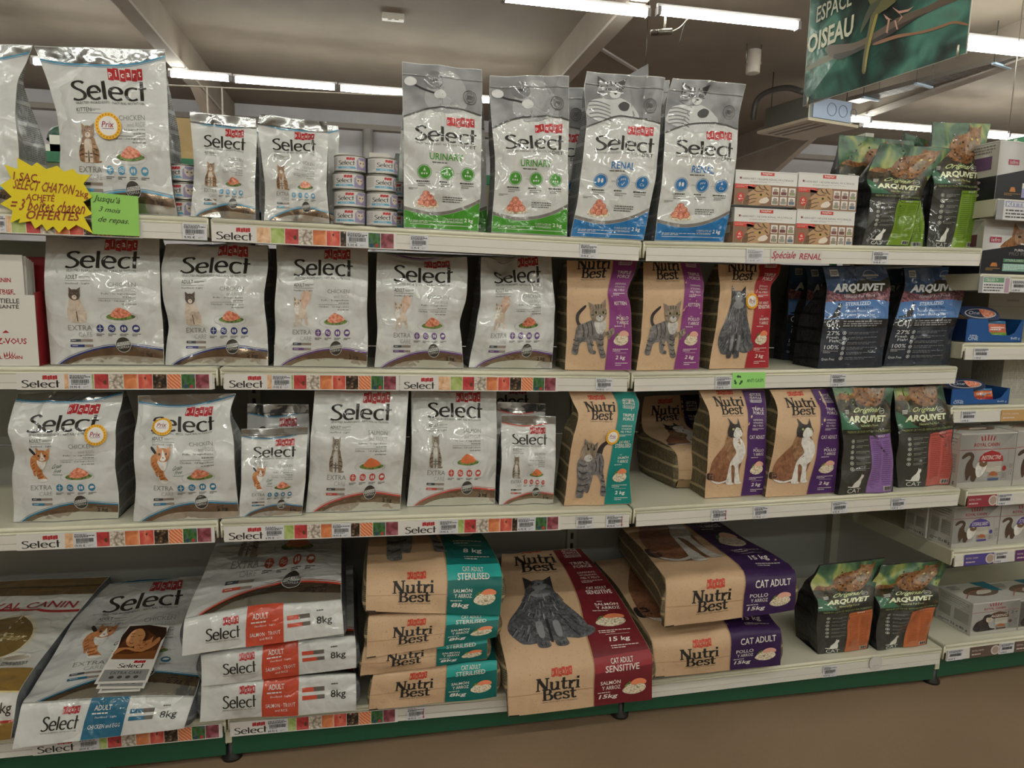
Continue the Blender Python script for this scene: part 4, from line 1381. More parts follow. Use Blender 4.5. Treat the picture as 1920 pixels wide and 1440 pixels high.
def bag(name, label, left, right, sh, Y0, depth, art, win_top=1.0, group=None, front=F('#c4c5c3'), back=('silver', '#8f9090'),
        gus='gusset_silver', cat='pet food bag', bulge=0.012, wr=0.006, seed=1, dents=(), stickers=(), pinch=0.47, start=0.45,
        seal=None, yaw=0.0, flatbottom=True, closed=None, gin=0.22):
    """an upright bag; left/right are its front edges (bottom to top), traced and set at their own distance"""
    ts = np.linspace(0, 1, 11)
    q = ts * win_top if closed is None else ts * closed
    dep = depth * (1 - sstep((q - start) / pinch)) + 0.006
    yy = Y0 + (depth - dep) / 2
    lx, ly = edge_pts(left, ts)
    rx, ry = edge_pts(right, ts)
    L = np.array([on_y(lx[i], ly[i], yy[i] - yaw / 2) for i in range(len(ts))])
    R = np.array([on_y(rx[i], ry[i], yy[i] + yaw / 2) for i in range(len(ts))])
    zl, zr = deck(sh, L[0][0]), deck(sh, R[0][0])
    fade = np.clip(1 - ts / 0.5, 0, 1)
    L[:, 2] += (zl + 0.002 - L[0, 2]) * fade
    R[:, 2] += (zr + 0.002 - R[0, 2]) * fade
    sf = Surf(ts, L, R, bulge, wr, seed, dents)
    org = np.array([(L[0, 0] + R[0, 0]) / 2, Y0 + depth / 2, (zl + zr) / 2])
    root = thing(name, org, label, cat, group)
    n, m = 34, 44
    sg, tg = np.meshgrid(np.linspace(0, 1, n), np.linspace(0, 1, m))
    mb = MB(org)
    Fg = sf.P(sg, tg)
    Fg[0, :, 2] = np.maximum(Fg[0, :, 2], min(zl, zr) + 0.001)
    mb.grid(Fg, front)
    dv = np.interp(tg[:, 0], ts, dep)
    Bg = sf.base(sg.ravel(), tg.ravel()).reshape(m, n, 3)
    mid = (Bg[:, :1] + Bg[:, -1:]) / 2
    Bg = mid + (Bg - mid) * 0.985
    Bg[..., 1] += dv[:, None] * (1.0 if True else 0)
    mb.grid(Bg, back, flip=True)
    mb.grid(np.stack([Bg[0], Fg[0]]), back)
    mb.grid(np.stack([Fg[-1], Bg[-1]]), front)
    lay_art(mb, sf, art, (0, 0, 1, win_top), edge=0.004)
    body = mb.build('pouch' if front[0] != 'kraft' else 'paper_sack', root)
    for side, col in ((0, 0), (1, -1)):
        g = MB(org)
        A, B = Fg[:, col], Bg[:, col]
        M = (A + B) / 2
        inward = (1 if side == 0 else -1)
        fold = gin * (0.35 + 0.65 * sstep((tg[:, 0] * win_top - 0.2) / 0.6))
        M = M.copy()
        M[:, 0] += inward * fold * dv * 0.9
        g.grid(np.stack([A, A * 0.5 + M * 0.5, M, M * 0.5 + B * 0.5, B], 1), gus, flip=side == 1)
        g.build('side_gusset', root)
    if seal:
        sm = MB(org)
        t0 = 1 - seal
        sg2, tg2 = np.meshgrid(np.linspace(0.0, 1.0, n), np.linspace(t0, 1.0, 9))
        A = sf.P(sg2, tg2, 0.003)
        A[..., 1] -= 0.0006 * (np.arange(9) % 2)[:, None]
        sm.grid(A, ('silver', '#a2a3a3') if gus == 'gusset_silver' else front)
        if art.items and gus != 'gusset_silver':
            lay_art(sm, Surf(ts, L, R, bulge, wr, seed, dents), art, (0, win_top * t0, 1, win_top)) if False else None
        sm.build('top_seal', root)
    for (cs, ct, rs) in stickers:
        st = MB(org)
        a = Art()
        asp = sf.w / sf.h
        pa = Art()
        prix(pa)
        a.within(pa, cs - rs, ct - rs * asp, cs + rs, ct + rs * asp, lay=12)
        lay_art(st, sf, a)
        tag(st.build('promotion_sticker', body), 'round yellow and white price sticker')
    return root

# ---------------------------------------------------------------- the room
def structure(name, lo, hi, spec):
    mb = MB()
    mb.box(lo, hi, spec)
    return tag(mb.build(name), kind='structure')

X0, X1, YB, YF, ZC = -7.0, 12.5, -7.0, 9.9, 4.25
FLOOR = -0.018
structure('floor', (X0, YB, FLOOR - 0.1), (X1, YF, FLOOR), 'floor_vinyl')
structure('ceiling', (X0, YB, ZC), (X1, YF, ZC + 0.1), ('wall', '#8a7e72'))
structure('wall_back', (X0, YF, 0), (X1, YF + 0.1, ZC), ('wall', '#c6c3c8'))
structure('wall_left', (X0 - 0.1, YB, 0), (X0, YF, ZC), ('wall', '#a89f97'))
structure('wall_right', (X1, YB, 0), (X1 + 0.1, YF, ZC), ('wall', '#a8a09a'))
structure('wall_front', (X0, YB - 0.1, 0), (X1, YB, ZC), ('wall', '#b3aca4'))

# portal beams that run from the front to the back wall, with a lower flange and a haunch at the wall
ZB = 3.86
for i, (xa, nm) in enumerate(((-1.68, 'trim_1'), (2.64, 'trim_2'), (6.95, 'trim_3'))):
    mb = MB()
    mb.box((xa - 0.03, YB, ZB), (xa + 0.03, YF, ZC), ('wall', '#968a7e'))
    mb.box((xa - 0.075, YB, ZB - 0.03), (xa + 0.075, YF, ZB), ('wall', '#b0a79e'))
    h = 0.05
    mb.add([(xa - h, YF - 2.6, ZB), (xa + h, YF - 2.6, ZB), (xa + h, YF, 2.95), (xa - h, YF, 2.95), (xa - h, YF, ZB), (xa + h, YF, ZB)],
           [(0, 1, 2, 3), (0, 3, 4), (1, 5, 2), (0, 4, 5, 1)], ('wall', '#a3958a'))
    mb.box((xa - 0.11, YF - 0.28, 0), (xa + 0.11, YF - 0.02, 3.0), ('wall', '#b4aaa0'))
    tag(mb.build(nm), kind='structure')
# slim strip fixed under the ceiling
qa, qb = on_z(1107, 84, ZC - 0.02), on_z(1195, 137, ZC - 0.02)
dd = np.array([0.10, 0.03, 0])
hh = np.array([0, 0, 0.02])
mb = MB()
mb.hexa([qa, qb, qb + dd, qa + dd, qa + hh, qb + hh, qb + dd + hh, qa + dd + hh], ('wall', '#c3bec0'))
tag(mb.build('trim_5'), kind='structure')
# ledge along the top of the back wall and a rain pipe
mb = MB()
mb.box((X0, YF - 0.16, ZC - 0.30), (X1, YF, ZC - 0.22), ('wall', '#9a938d'))
tag(mb.build('trim_4'), kind='structure')
mb = MB()
pp = on_y(690, 300, YF - 0.14)
mb.tube([(pp[0], YF - 0.14, 0), (pp[0], YF - 0.14, ZC - 0.3)], 0.085, ('paint', '#b9b6b4'), 16)
tag(mb.build('rain_pipe'), 'white round pipe running down the far wall behind the cans', 'pipe')

# ---------------------------------------------------------------- fluorescent battens
def batten(x0, x1, y, z, label, group='fluorescent tubes under the ceiling', proto=[None]):
    c = ((x0 + x1) / 2, y, z)
    L = x1 - x0
    r = thing('fluorescent_lamp', c, label, 'lamp', group)
    mb = MB(c)
    mb.box((x0, y - 0.016, z + 0.031), (x1, y + 0.016, z + 0.062), ('paint', '#d2cfd0'))
    hs = mb.build('housing', r, 0.006)
    t = MB(c)
    t.tube([(x0 + 0.03, y, z), (x1 - 0.03, y, z)], 0.030, ('emit', '#fdfff4'), 12)
    t.build('tube', r)
    for xx in (x0, x1 - 0.03):
        e = MB(c)
        e.box((xx, y - 0.033, z - 0.033), (xx + 0.03, y + 0.033, z + 0.0305), ('plastic', '#8f8b8a'))
        e.build('end_cap', hs)
    return r

ZL = 3.75
def lamp_px(xa, xb, yy, label):
    a, b = on_z(xa, yy[0], ZL), on_z(xb, yy[1], ZL)
    y = (a[1] + b[1]) / 2
    return batten(a[0], b[0], y, ZL, label)
lamp_px(938, 1222, (0, 22), 'lit tube cut by the top edge, left of the small camera')
lamp_px(1227, 1505, (25, 46), 'lit tube ending at the left edge of the bird sign')
lamp_px(1745, 2010, (66, 98), 'lit tube coming out right of the bird sign')
lamp_px(55, 313, (113, 137), 'lit tube mostly hidden behind the two largest white pouches')
lamp_px(315, 435, (138, 149), 'short lit tube right of the tallest white pouch')
lamp_px(437, 632, (150, 164), 'lit far tube above the two small kitten pouches')
lamp_px(634, 830, (165, 181), 'lit far tube running behind the first green-footed bag')
lamp_px(833, 1010, (182, 196), 'lit far tube with only a short bit showing between the green-footed bags')
lamp_px(1583, 1615, (215, 232), 'lit far tube starting right of the ceiling air unit')
lamp_px(1617, 1754, (232, 245), 'lit far tube left of the tallest green leafy bag')
lamp_px(1756, 1893, (244, 254), 'lit far tube right of the tallest green leafy bag')
# unseen lamps: far rows carried on, then closer rows added to light the shelves
for y, x0_, n_ in ((3.72, 5.6, 4), (6.6, 9.0, 2)):
    for i in range(n_):
        batten(x0_ + i * 1.5, x0_ + i * 1.5 + 1.35, y, ZL, 'tube lamp of the rows that run on past the right edge')
for i in range(3):
    batten(-5.2 + i * 1.5, -3.85 + i * 1.5, 3.72, ZL, 'tube lamp of the rows that run on past the left edge')
    batten(-6.4 + i * 1.5, -5.05 + i * 1.5, 6.65, ZL, 'tube lamp of the rows that run on past the left edge') if i < 2 else None
for y in (0.9, -2.4, -4.3, -6.2):
    for i in range(9):
        x = -4.2 + i * 1.5
        batten(x, x + 1.35, y, ZL, 'unseen tube lamp of the closely spaced rows added to light the shelves')

# ---------------------------------------------------------------- gondola shelving
CREAM, RAIL, GREEN, GREY = ('paint', '#cfccb8'), ('plastic', '#cfcbc4'), ('paint', '#184d35'), ('paint', '#8f918d')

def bay(name, xa, xb, label, z_a, z_b):
    """back panels, uprights, base and feet of one bay"""
    c = ((xa + xb) / 2, 0.2, 0)
    r = thing(name, c, label, 'shelving', 'bays of the steel shelving run')
    tops = SH['top'][0] - 0.04
    z0 = 0.12
    for k in range(4):
        mb = MB(c)
        za, zb = z0 + (tops - z0) * k / 4, z0 + (tops - z0) * (k + 1) / 4 - 0.004
        mb.box((xa + 0.004, BACK, za), (xb - 0.004, BACK + 0.02, zb), GREY)
        mb.build('back_panel', r, 0.002)
    mb = MB(c)
    mb.box((xb - 0.02, BACK - 0.012, FLOOR), (xb + 0.02, BACK + 0.05, tops + 0.04), ('paint', '#a5a59c'))
    for k in range(31):
        zz = 0.16 + k * 0.045
        mb.box((xb - 0.006, BACK - 0.0135, zz), (xb + 0.006, BACK - 0.0115, zz + 0.026), ('plastic', '#1b1b1a'))
    mb.build('upright', r)
    mb = MB(c)
    yb = SH['base'][1] + 0.022
    q = []
    for zz in (0.035, 1):
        for (x, y) in ((xa + 0.010, yb), (xb - 0.010, yb), (xb - 0.010, yb + 0.012), (xa + 0.010, yb + 0.012)):
            zd = (z_a if x < (xa + xb) / 2 else z_b) - LIP + 0.014
            q.append((x, y, 0.004 if zz < 1 else zd))
    mb.hexa(q, GREEN)
    mb.build('kick_plate', r)
    f = MB(c)
    f.box((xb - 0.010, yb + 0.012, 0.03), (xb + 0.010, BACK, z_b - 0.035), ('paint', '#b9b6a4'))
    f.box((xb - 0.009, yb - 0.004, 0.045), (xb + 0.009, yb + 0.012, z_b - LIP + 0.01), ('paint', '#c5c2ad'))
    f.build('foot_rail', r)
    f = MB(c)
    f.lathe((xb + 0.004, yb + 0.022, FLOOR), [(0.030, 0), (0.030, 0.008), (0.018, 0.022), (0.015, 0.06)], ('plastic', '#1a1816'), 18)
    f.build('levelling_foot', r)
    return r

def shelf(sh, xa, xb, label, y1=None):
    z, yf = SH[sh]
    za, zb = deck(sh, xa), deck(sh, xb)
    y1 = (0.375 if sh in ('second', 'third') else BACK - 0.005) if y1 is None else y1  # top deck's unseen rear extended to the back panels to block lamp light
    c = ((xa + xb) / 2, yf, (za + zb) / 2)
    r = thing('shelf', c, label, 'shelf', 'cream steel shelf boards')
    g = 0.006
    A, B = xa + g, xb - g
    mb = MB(c)
    mb.hexa([(A, yf + 0.004, za - 0.03), (B, yf + 0.004, zb - 0.03), (B, y1, zb - 0.03), (A, y1, za - 0.03),
             (A, yf + 0.004, za), (B, yf + 0.004, zb), (B, y1, zb), (A, y1, za)], CREAM)
    # rounded front nose and a shallow groove under it
    mb.tube([(A, yf + 0.008, za - 0.007), (B, yf + 0.008, zb - 0.007)], 0.0075, CREAM, 10)
    mb.tube([(A, yf + 0.004, za - 0.017), (B, yf + 0.004, zb - 0.017)], 0.003, CREAM, 8)
    mb.build('shelf_deck', r)
    p = MB(c)
    for (d0, d1, yy) in ((0.020, 0.043, 0.0), (0.0445, LIP, -0.0012)):
        p.hexa([(A + 0.006, yf + yy, za - d1), (B - 0.006, yf + yy, zb - d1), (B - 0.006, yf + 0.004, zb - d1), (A + 0.006, yf + 0.004, za - d1),
                (A + 0.006, yf + yy, za - d0), (B - 0.006, yf + yy, zb - d0), (B - 0.006, yf + 0.004, zb - d0), (A + 0.006, yf + 0.004, za - d0)], RAIL)
    p.hexa([(A + 0.006, yf + 0.0005, za - 0.05), (B - 0.006, yf + 0.0005, zb - 0.05), (B - 0.006, yf + 0.004, zb - 0.05), (A + 0.006, yf + 0.004, za - 0.05),
            (A + 0.006, yf + 0.0005, za - 0.04), (B - 0.006, yf + 0.0005, zb - 0.04), (B - 0.006, yf + 0.004, zb - 0.04), (A + 0.006, yf + 0.004, za - 0.04)], ('plastic', '#a19d95'))
    p.build('price_rail', r)
    for x, zz in ((A, za), (B, zb)):
        b = MB(c)
        s_ = -1 if x == A else 1
        b.box((x - 0.002, yf + 0.008, zz - 0.052), (x + 0.002, y1 - 0.01, zz - 0.002), ('paint', '#c2bfa8'))
        b.tube([(x, yf + 0.004, zz - 0.004), (x, yf + 0.006, zz - 0.03), (x, yf + 0.008, zz - 0.052)], 0.0035, CREAM, 8)
        b.build('bracket', r)
    return r

bays = [('shelving_bay', -1.25, 0.0, 'shelving bay at the left edge with cardboard leaflet holder and reclining sacks'),
        ('shelving_bay', 0.0, 1.25, 'middle shelving bay with most of the white pouches'),
        ('shelving_bay', 1.25, 2.492, 'shelving bay with the purple sacks and the green leafy bags')]
for nm, xa, xb, lb in bays:
    bay(nm, xa, xb, lb, deck('base', xa), deck('base', xb))
pos = ('in the left bay', 'in the middle bay', 'in the bay below the bird sign')
for sh, words in (('top', 'topmost cream shelf'), ('second', 'second cream shelf from the top'), ('third', 'third cream shelf from the top'), ('base', 'lowest cream shelf above the green plinth')):
    for (nm, xa, xb, lb), w_ in zip(bays, pos):
        shelf(sh, xa, xb, words + ' ' + w_)

# ---------------------------------------------------------------- upright bags, shelf by shelf
FILM = F('#c4c5c3')
KR = K('#c9a886')

def y_of(sh, left, right):
    x, y = (left[0][0] + right[0][0]) / 2, (left[0][1] + right[0][1]) / 2
    X = on_y(x, y, SH[sh][1])[0]
    Y = on_z(x, y, deck(sh, X))[1]
    return float(np.clip(Y, SH[sh][1] + 0.006, SH[sh][1] + 0.12))

def std(name, label, left, right, sh, art, win, depth, Y0=None, **kw):
    if Y0 is None:
        Y0 = y_of(sh, left, right)
    return bag(name, label, left, right, sh, Y0, depth, art, win, **kw)

BLUE, NAVY, VIOLET, RED, TEAL = '#4f8fb0', '#2a3570', '#62407c', '#b5443c', '#2b6f92'
A_KIT = art_select(BLUE, 'kitten', 'CHICKEN', ('Pollo · 1r ingrediente', 'Chicken · 1st ingredient'), 'and RICE', adult='KITTEN')
A_NAVY = art_select(NAVY, 'siamese', 'CHICKEN', ('Pollo · 1r ingrediente', 'Chicken · 1st ingredient'), 'and RICE')
A_VIO = art_select(VIOLET, 'persian', 'CHICKEN', ('Pollo · 1r ingrediente', 'Chicken · 1st ingredient'), 'and RICE', adult='ADULT')
A_ORA = art_select(TEAL, 'orange', 'CHICKEN', ('Pollo · 1r ingrediente', 'Chicken · 1st ingredient'), 'and EGG', grain=True)
A_SAL = art_select(RED, 'tabby', 'SALMON', ('Salmón · 1r ingrediente', 'Salmon · 1st ingredient'), 'and TROUT', meat=F('#cf6f42'))
A_URI = art_diet('URINARY', '#3f8c26', '#fff')
A_REN = art_diet('RENAL', '#1b6aa5', '#fff')

# ---- top shelf
std('kitten_food_bag', 'tall white pouch cut by the left edge, behind the yellow star card',
    [(-160, 402), (-165, 330), (-170, 250), (-180, 150), (-190, 84)], [(30, 404), (35, 330), (33, 265), (28, 200), (33, 150), (57, 98), (61, 84)],
    'top', A_KIT, 1.0, 0.16, -0.03, seed=3, wr=0.008, cat='pet food bag')
std('kitten_food_bag', 'largest white kitten pouch, standing behind the yellow star and green note',
    [(110, 404), (112, 330), (112, 262), (106, 210), (88, 150), (64, 86)], [(333, 405), (323, 350), (318, 290), (314, 180), (310, 93)],
    'top', A_KIT, 1.0, 0.12, -0.03, seed=4, wr=0.005, bulge=0.016, stickers=[(0.47, 0.515, 0.115)])
std('kitten_food_pouch', 'small white kitten pouch right of the largest kitten pouch, left of its twin',
    [(357, 409), (362, 350), (364, 300), (358, 240), (356, 209)], [(480, 415), (478, 350), (480, 300), (482, 250), (480, 223)],
    'top', A_KIT, 1.0, 0.07, -0.035, seed=5, wr=0.006, bulge=0.008, seal=0.10)
std('kitten_food_pouch', 'small white kitten pouch left of the stacked small cans',
    [(495, 414), (497, 345), (490, 290), (483, 240), (488, 215)], [(618, 419), (612, 350), (614, 300), (615, 240), (613, 230)],
    'top', A_KIT, 1.0, 0.07, -0.035, seed=6, wr=0.008, bulge=0.008, seal=0.10)
std('kitten_food_pouch', 'small white pouch peeking out behind the twin left of the cans',
    [(505, 416), (505, 350), (500, 290), (498, 240), (500, 224)], [(634, 421), (633, 360), (634, 300), (636, 250), (634, 236)],
    'top', A_KIT, 1.0, 0.07, 0.06, seed=7, wr=0.005, bulge=0.008)
std('kitten_food_pouch', 'small white pouch showing as a sliver between the two kitten pouches',
    [(368, 411), (370, 350), (368, 290), (362, 230), (362, 220)], [(491, 416), (490, 350), (490, 300), (489, 260), (488, 240)],
    'top', A_KIT, 1.0, 0.07, 0.06, seed=8, wr=0.005, bulge=0.008)
u1l, u1r = [(757, 431), (757, 340), (757, 250), (754, 160), (754, 116)], [(897, 437), (902, 340), (903, 250), (904, 160), (903, 131)]
std('urinary_diet_bag', 'tallest URINARY bag with green foot, beside the stacked cans', u1l, u1r, 'top', A_URI, 1.0, 0.10, -0.035, seed=11, wr=0.009, bulge=0.010, start=0.5)
std('urinary_diet_bag', 'white bag standing directly behind the tallest URINARY bag',
    [(752, 434), (748, 340), (750, 270), (756, 190), (762, 150)], [(915, 440), (912, 340), (910, 260), (906, 200), (900, 165)],
    'top', A_URI, 1.0, 0.08, 0.09, seed=12, wr=0.007, bulge=0.010)
std('urinary_diet_bag', 'URINARY bag with green foot, between the tallest one and the blue-footed pair',
    [(921, 438), (926, 370), (930, 300), (922, 230), (917, 165), (918, 142)], [(1063, 444), (1065, 350), (1066, 250), (1067, 142)],
    'top', A_URI, 1.0, 0.10, -0.035, seed=13, wr=0.009, bulge=0.010, start=0.5)
std('renal_diet_bag', 'white bag peeking out behind, between the URINARY and RENAL bags',
    [(960, 444), (962, 340), (966, 250), (980, 200), (985, 165)], [(1092, 448), (1100, 340), (1098, 280), (1098, 200), (1102, 164)],
    'top', A_REN, 1.0, 0.08, 0.10, seed=14, wr=0.006, bulge=0.010)
std('renal_diet_bag', 'RENAL bag with blue foot, nearer the green-footed bags',
    [(1070, 447), (1083, 380), (1092, 300), (1100, 228), (1094, 175), (1100, 134)], [(1206, 453), (1218, 390), (1230, 330), (1237, 250), (1240, 190), (1247, 146)],
    'top', A_REN, 1.0, 0.10, -0.035, seed=15, wr=0.008, bulge=0.010, start=0.5)
std('renal_diet_bag', 'white bag wedged behind the two RENAL bags',
    [(1100, 450), (1120, 330), (1130, 250), (1130, 190), (1135, 155)], [(1232, 455), (1246, 340), (1252, 250), (1252, 200), (1256, 150)],
    'top', A_REN, 1.0, 0.08, 0.10, seed=16, wr=0.006, bulge=0.010)
std('renal_diet_bag', 'RENAL bag with blue foot, touching the stacked red and white boxes',
    [(1228, 452), (1238, 360), (1247, 270), (1248, 225), (1250, 185), (1262, 146)], [(1358, 456), (1370, 380), (1381, 300), (1385, 228), (1396, 175), (1399, 158)],
    'top', A_REN, 1.0, 0.10, -0.035, seed=17, wr=0.008, bulge=0.010, start=0.5)

# green leafy bags at the right end of the top shelf
AQ = [art_arquivet('#70902b', '#4d6a1c'), art_arquivet('#84639e', '#5f4278'), art_arquivet('#b4574f', '#8a3836'), art_arquivet('#b8663c', '#8f4a24')]
LEAF = F('#353733')
aq = dict(front=LEAF, back=F('#1c1d1c'), gus='gusset_black', bulge=0.010, wr=0.007)
std('leafy_cat_food_bag', 'green leafy bag standing behind the red and white boxes',
    [(1600, 456), (1580, 380), (1571, 320), (1572, 275), (1575, 252)], [(1735, 456), (1730, 380), (1722, 330), (1716, 280), (1712, 264)],
    'top', AQ[0], 1.0, 0.07, 0.05, seed=21, **aq)
std('leafy_cat_food_bag', 'leaning green bag with lime panel in front of the leafy pair',
    [(1617, 452), (1628, 400), (1634, 362), (1622, 337), (1652, 268)], [(1706, 458), (1718, 400), (1727, 365), (1748, 320), (1786, 279)],
    'top', AQ[0], 1.0, 0.065, -0.037, seed=22, **aq)
std('leafy_cat_food_bag', 'tallest green leafy bag, standing at the right end of the top shelf',
    [(1738, 456), (1747, 390), (1750, 345), (1743, 325), (1748, 240), (1749, 229)], [(1828, 460), (1838, 400), (1842, 345), (1842, 310), (1851, 255), (1858, 231)],
    'top', AQ[0], 1.0, 0.085, 0.036, seed=23, **aq)
std('leafy_cat_food_bag', 'leafy bag hidden behind, only its pale blue corner showing',
    [(1690, 456), (1690, 400), (1690, 340), (1692, 270), (1696, 248)], [(1800, 458), (1795, 400), (1790, 340), (1760, 280), (1750, 268)],
    'top', AQ[0], 1.0, 0.07, 0.14, seed=24, **aq)

# ---- second shelf
sel2 = dict(cat='pet food bag', bulge=0.018, gin=0.12, start=0.6, pinch=0.42)
std('cat_food_bag', 'white pouch with a siamese cat beside the red leaflet holder',
    [(95, 684), (90, 620), (84, 560), (83, 500), (87, 443)], [(308, 686), (306, 620), (301, 560), (299, 500), (300, 446)],
    'second', A_NAVY, 0.895, 0.14, seed=31, wr=0.006, **sel2)
std('cat_food_bag', 'white pouch with a siamese cat, second from the leaflet holder',
    [(309, 685), (316, 610), (306, 560), (303, 505), (312, 458)], [(503, 687), (501, 620), (494, 560), (503, 500), (501, 458)],
    'second', A_NAVY, 0.89, 0.14, seed=32, wr=0.009, **sel2)
std('cat_food_bag', 'white pouch with a fluffy cream cat, left of its two twins',
    [(513, 688), (516, 620), (515, 567), (520, 510), (518, 460)], [(688, 689), (690, 640), (688, 580), (690, 520), (690, 462)],
    'second', A_VIO, 0.905, 0.14, seed=33, wr=0.008, **sel2)
std('cat_food_bag', 'white pouch with a fluffy cream cat, middle of the three twins',
    [(702, 690), (708, 620), (705, 560), (706, 500), (707, 474)], [(870, 692), (862, 603), (874, 560), (877, 510), (876, 480)],
    'second', A_VIO, 0.90, 0.14, seed=34, wr=0.009, dents=[(0.5, 0.97, 0.35, 0.06, -0.02)], **sel2)
std('cat_food_bag', 'white pouch with a fluffy cream cat and a folded-in top, beside the purple sacks',
    [(879, 691), (890, 630), (900, 567), (901, 510), (902, 482)], [(1036, 691), (1038, 640), (1040, 576), (1035, 510), (1033, 478)],
    'second', A_VIO, 0.885, 0.15, seed=35, wr=0.010, dents=[(0.33, 0.95, 0.13, 0.14, -0.035)], **sel2)
N_KIT = art_nutri('#7f3a76', '#5a2757', 'kitten', (('KITTEN', 0.74, 0.94, 0.03),), 'POLLO')
N_RED = art_nutri('#9c2730', '#6e1a20', 'fluffy', (('CAT ADULT', 0.76, 0.94, 0.02), ('SENSITIVE', 0.74, 0.96, 0.032)), 'SALMÓN')
N_TEAL = art_nutri('#157a74', '#0e504e', 'stretch', (('CAT ADULT', 0.76, 0.94, 0.02), ('STERILISED', 0.70, 0.97, 0.035)), 'SALMÓN')
N_PUR = art_nutri('#48275f', '#311b45', 'calico', (('CAT ADULT', 0.70, 0.97, 0.032),), 'POLLO')
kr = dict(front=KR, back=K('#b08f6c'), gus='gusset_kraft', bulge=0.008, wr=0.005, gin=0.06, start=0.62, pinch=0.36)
std('kitten_food_sack', 'kraft sack with magenta side and a kitten, beside the white pouches',
    [(1059, 696), (1063, 635), (1063, 560), (1063, 488)], [(1184, 694), (1184, 640), (1183, 580), (1174, 545), (1190, 512), (1196, 488)],
    'second', N_KIT, 0.885, 0.115, seed=41, **kr)
std('kitten_food_sack', 'kraft sack with magenta side and a kitten, beside the red sack',
    [(1193, 695), (1202, 635), (1206, 560), (1207, 491)], [(1310, 694), (1316, 585), (1319, 535), (1312, 493)],
    'second', N_KIT, 0.885, 0.115, seed=42, **kr)
std('cat_food_sack', 'kraft sack with red side and a seated grey fluffy cat',
    [(1329, 693), (1340, 635), (1350, 545), (1347, 495)], [(1440, 691), (1443, 635), (1446, 580), (1442, 540), (1464, 510), (1465, 495)],
    'second', N_RED, 0.88, 0.115, seed=43, stickers=[(0.60, 0.645, 0.13)], **kr)
A_ST = art_sterilized()
sq = dict(front=F('#262c38'), back=F('#141517'), gus='gusset_black', bulge=0.012, wr=0.006)
std('tuna_cat_food_bag', 'blue and black bag nearer the red sack, black side showing',
    [(1532, 690), (1540, 640), (1546, 590), (1549, 538), (1543, 500)], [(1652, 690), (1660, 640), (1666, 590), (1669, 530), (1659, 498)],
    'second', A_ST, 1.0, 0.14, seed=51, **sq)
std('tuna_cat_food_bag', 'blue and black bag at the right end of the second shelf',
    [(1656, 687), (1670, 630), (1684, 580), (1697, 535), (1693, 502)], [(1782, 685), (1785, 630), (1800, 580), (1809, 546), (1804, 499)],
    'second', A_ST, 1.0, 0.14, seed=52, **sq)
std('tuna_cat_food_bag', 'black bag in the shade behind, left of the blue and black pair',
    [(1500, 684), (1506, 620), (1512, 560), (1514, 510), (1510, 500)], [(1610, 684), (1616, 600), (1620, 540), (1618, 500)],
    'second', A_ST, 1.0, 0.07, 0.215, seed=53, **sq)
std('tuna_cat_food_bag', 'black bag hidden behind the blue bag at the right end of the second shelf',
    [(1625, 680), (1632, 620), (1640, 560), (1640, 505)], [(1745, 680), (1750, 600), (1752, 540), (1750, 502)],
    'second', A_ST, 1.0, 0.10, 0.215, seed=54, **sq)

std('tuna_cat_food_bag', 'black bag deepest in the shade, just right of the red sack',
    [(1470, 676), (1474, 620), (1478, 560), (1480, 498)], [(1590, 676), (1596, 600), (1598, 540), (1596, 498)],
    'second', A_ST, 1.0, 0.07, 0.295, seed=55, **sq)

# ---- third shelf
std('grain_free_cat_food_bag', 'bulging white pouch with an orange cat, leftmost of the pair on the third shelf',
    [(25, 978), (22, 920), (24, 870), (30, 845), (12, 822), (22, 780), (33, 738)], [(222, 974), (224, 935), (216, 870), (218, 800), (228, 760), (232, 734)],
    'third', A_ORA, 0.97, 0.17, seed=61, wr=0.010, bulge=0.016, gin=0.1, start=0.6, stickers=[(0.83, 0.66, 0.10)])
std('grain_free_cat_food_bag', 'white pouch with an orange cat and a sagging open top beside the small pouch',
    [(250, 977), (254, 900), (250, 817), (259, 780), (258, 742)], [(448, 972), (441, 880), (438, 825), (430, 772), (442, 738)],
    'third', A_ORA, 0.97, 0.16, seed=62, wr=0.010, bulge=0.020, gin=0.1, dents=[(0.5, 1.0, 0.28, 0.12, -0.03)], stickers=[(0.30, 0.72, 0.10)])
std('grain_free_cat_food_pouch', 'small white orange-cat pouch in front, right of the sagging pouch',
    [(448, 968), (452, 900), (453, 867), (452, 805)], [(566, 970), (573, 900), (575, 860), (577, 800)],
    'third', A_ORA, 1.0, 0.08, seed=63, wr=0.007, bulge=0.008, seal=0.08)
std('grain_free_cat_food_pouch', 'small pouch with a shiny header behind the small orange-cat pouch',
    [(455, 962), (462, 880), (463, 820), (464, 757)], [(572, 962), (578, 880), (580, 820), (579, 758)],
    'third', A_ORA, 1.0, 0.08, 0.11, seed=64, wr=0.007, bulge=0.008, seal=0.08)
std('salmon_cat_food_bag', 'white pouch with red stripe and tabby, left of its twin on the third shelf',
    [(573, 960), (580, 890), (582, 830), (590, 733)], [(750, 959), (754, 900), (760, 833), (766, 733)],
    'third', A_SAL, 0.885, 0.15, seed=65, wr=0.010, bulge=0.016, gin=0.1)
std('salmon_cat_food_bag', 'white pouch with red stripe and tabby, right of its twin on the third shelf',
    [(763, 947), (770, 880), (772, 833), (771, 733)], [(928, 948), (931, 880), (931, 833), (931, 733)],
    'third', A_SAL, 0.885, 0.15, seed=66, wr=0.009, bulge=0.016, gin=0.1)
std('salmon_cat_food_pouch', 'small white tabby pouch left of the teal-sided kraft sack',
    [(935, 945), (940, 867), (940, 778)], [(1037, 946), (1041, 867), (1042, 781)],
    'third', A_SAL, 1.0, 0.08, seed=67, wr=0.007, bulge=0.008, seal=0.08)
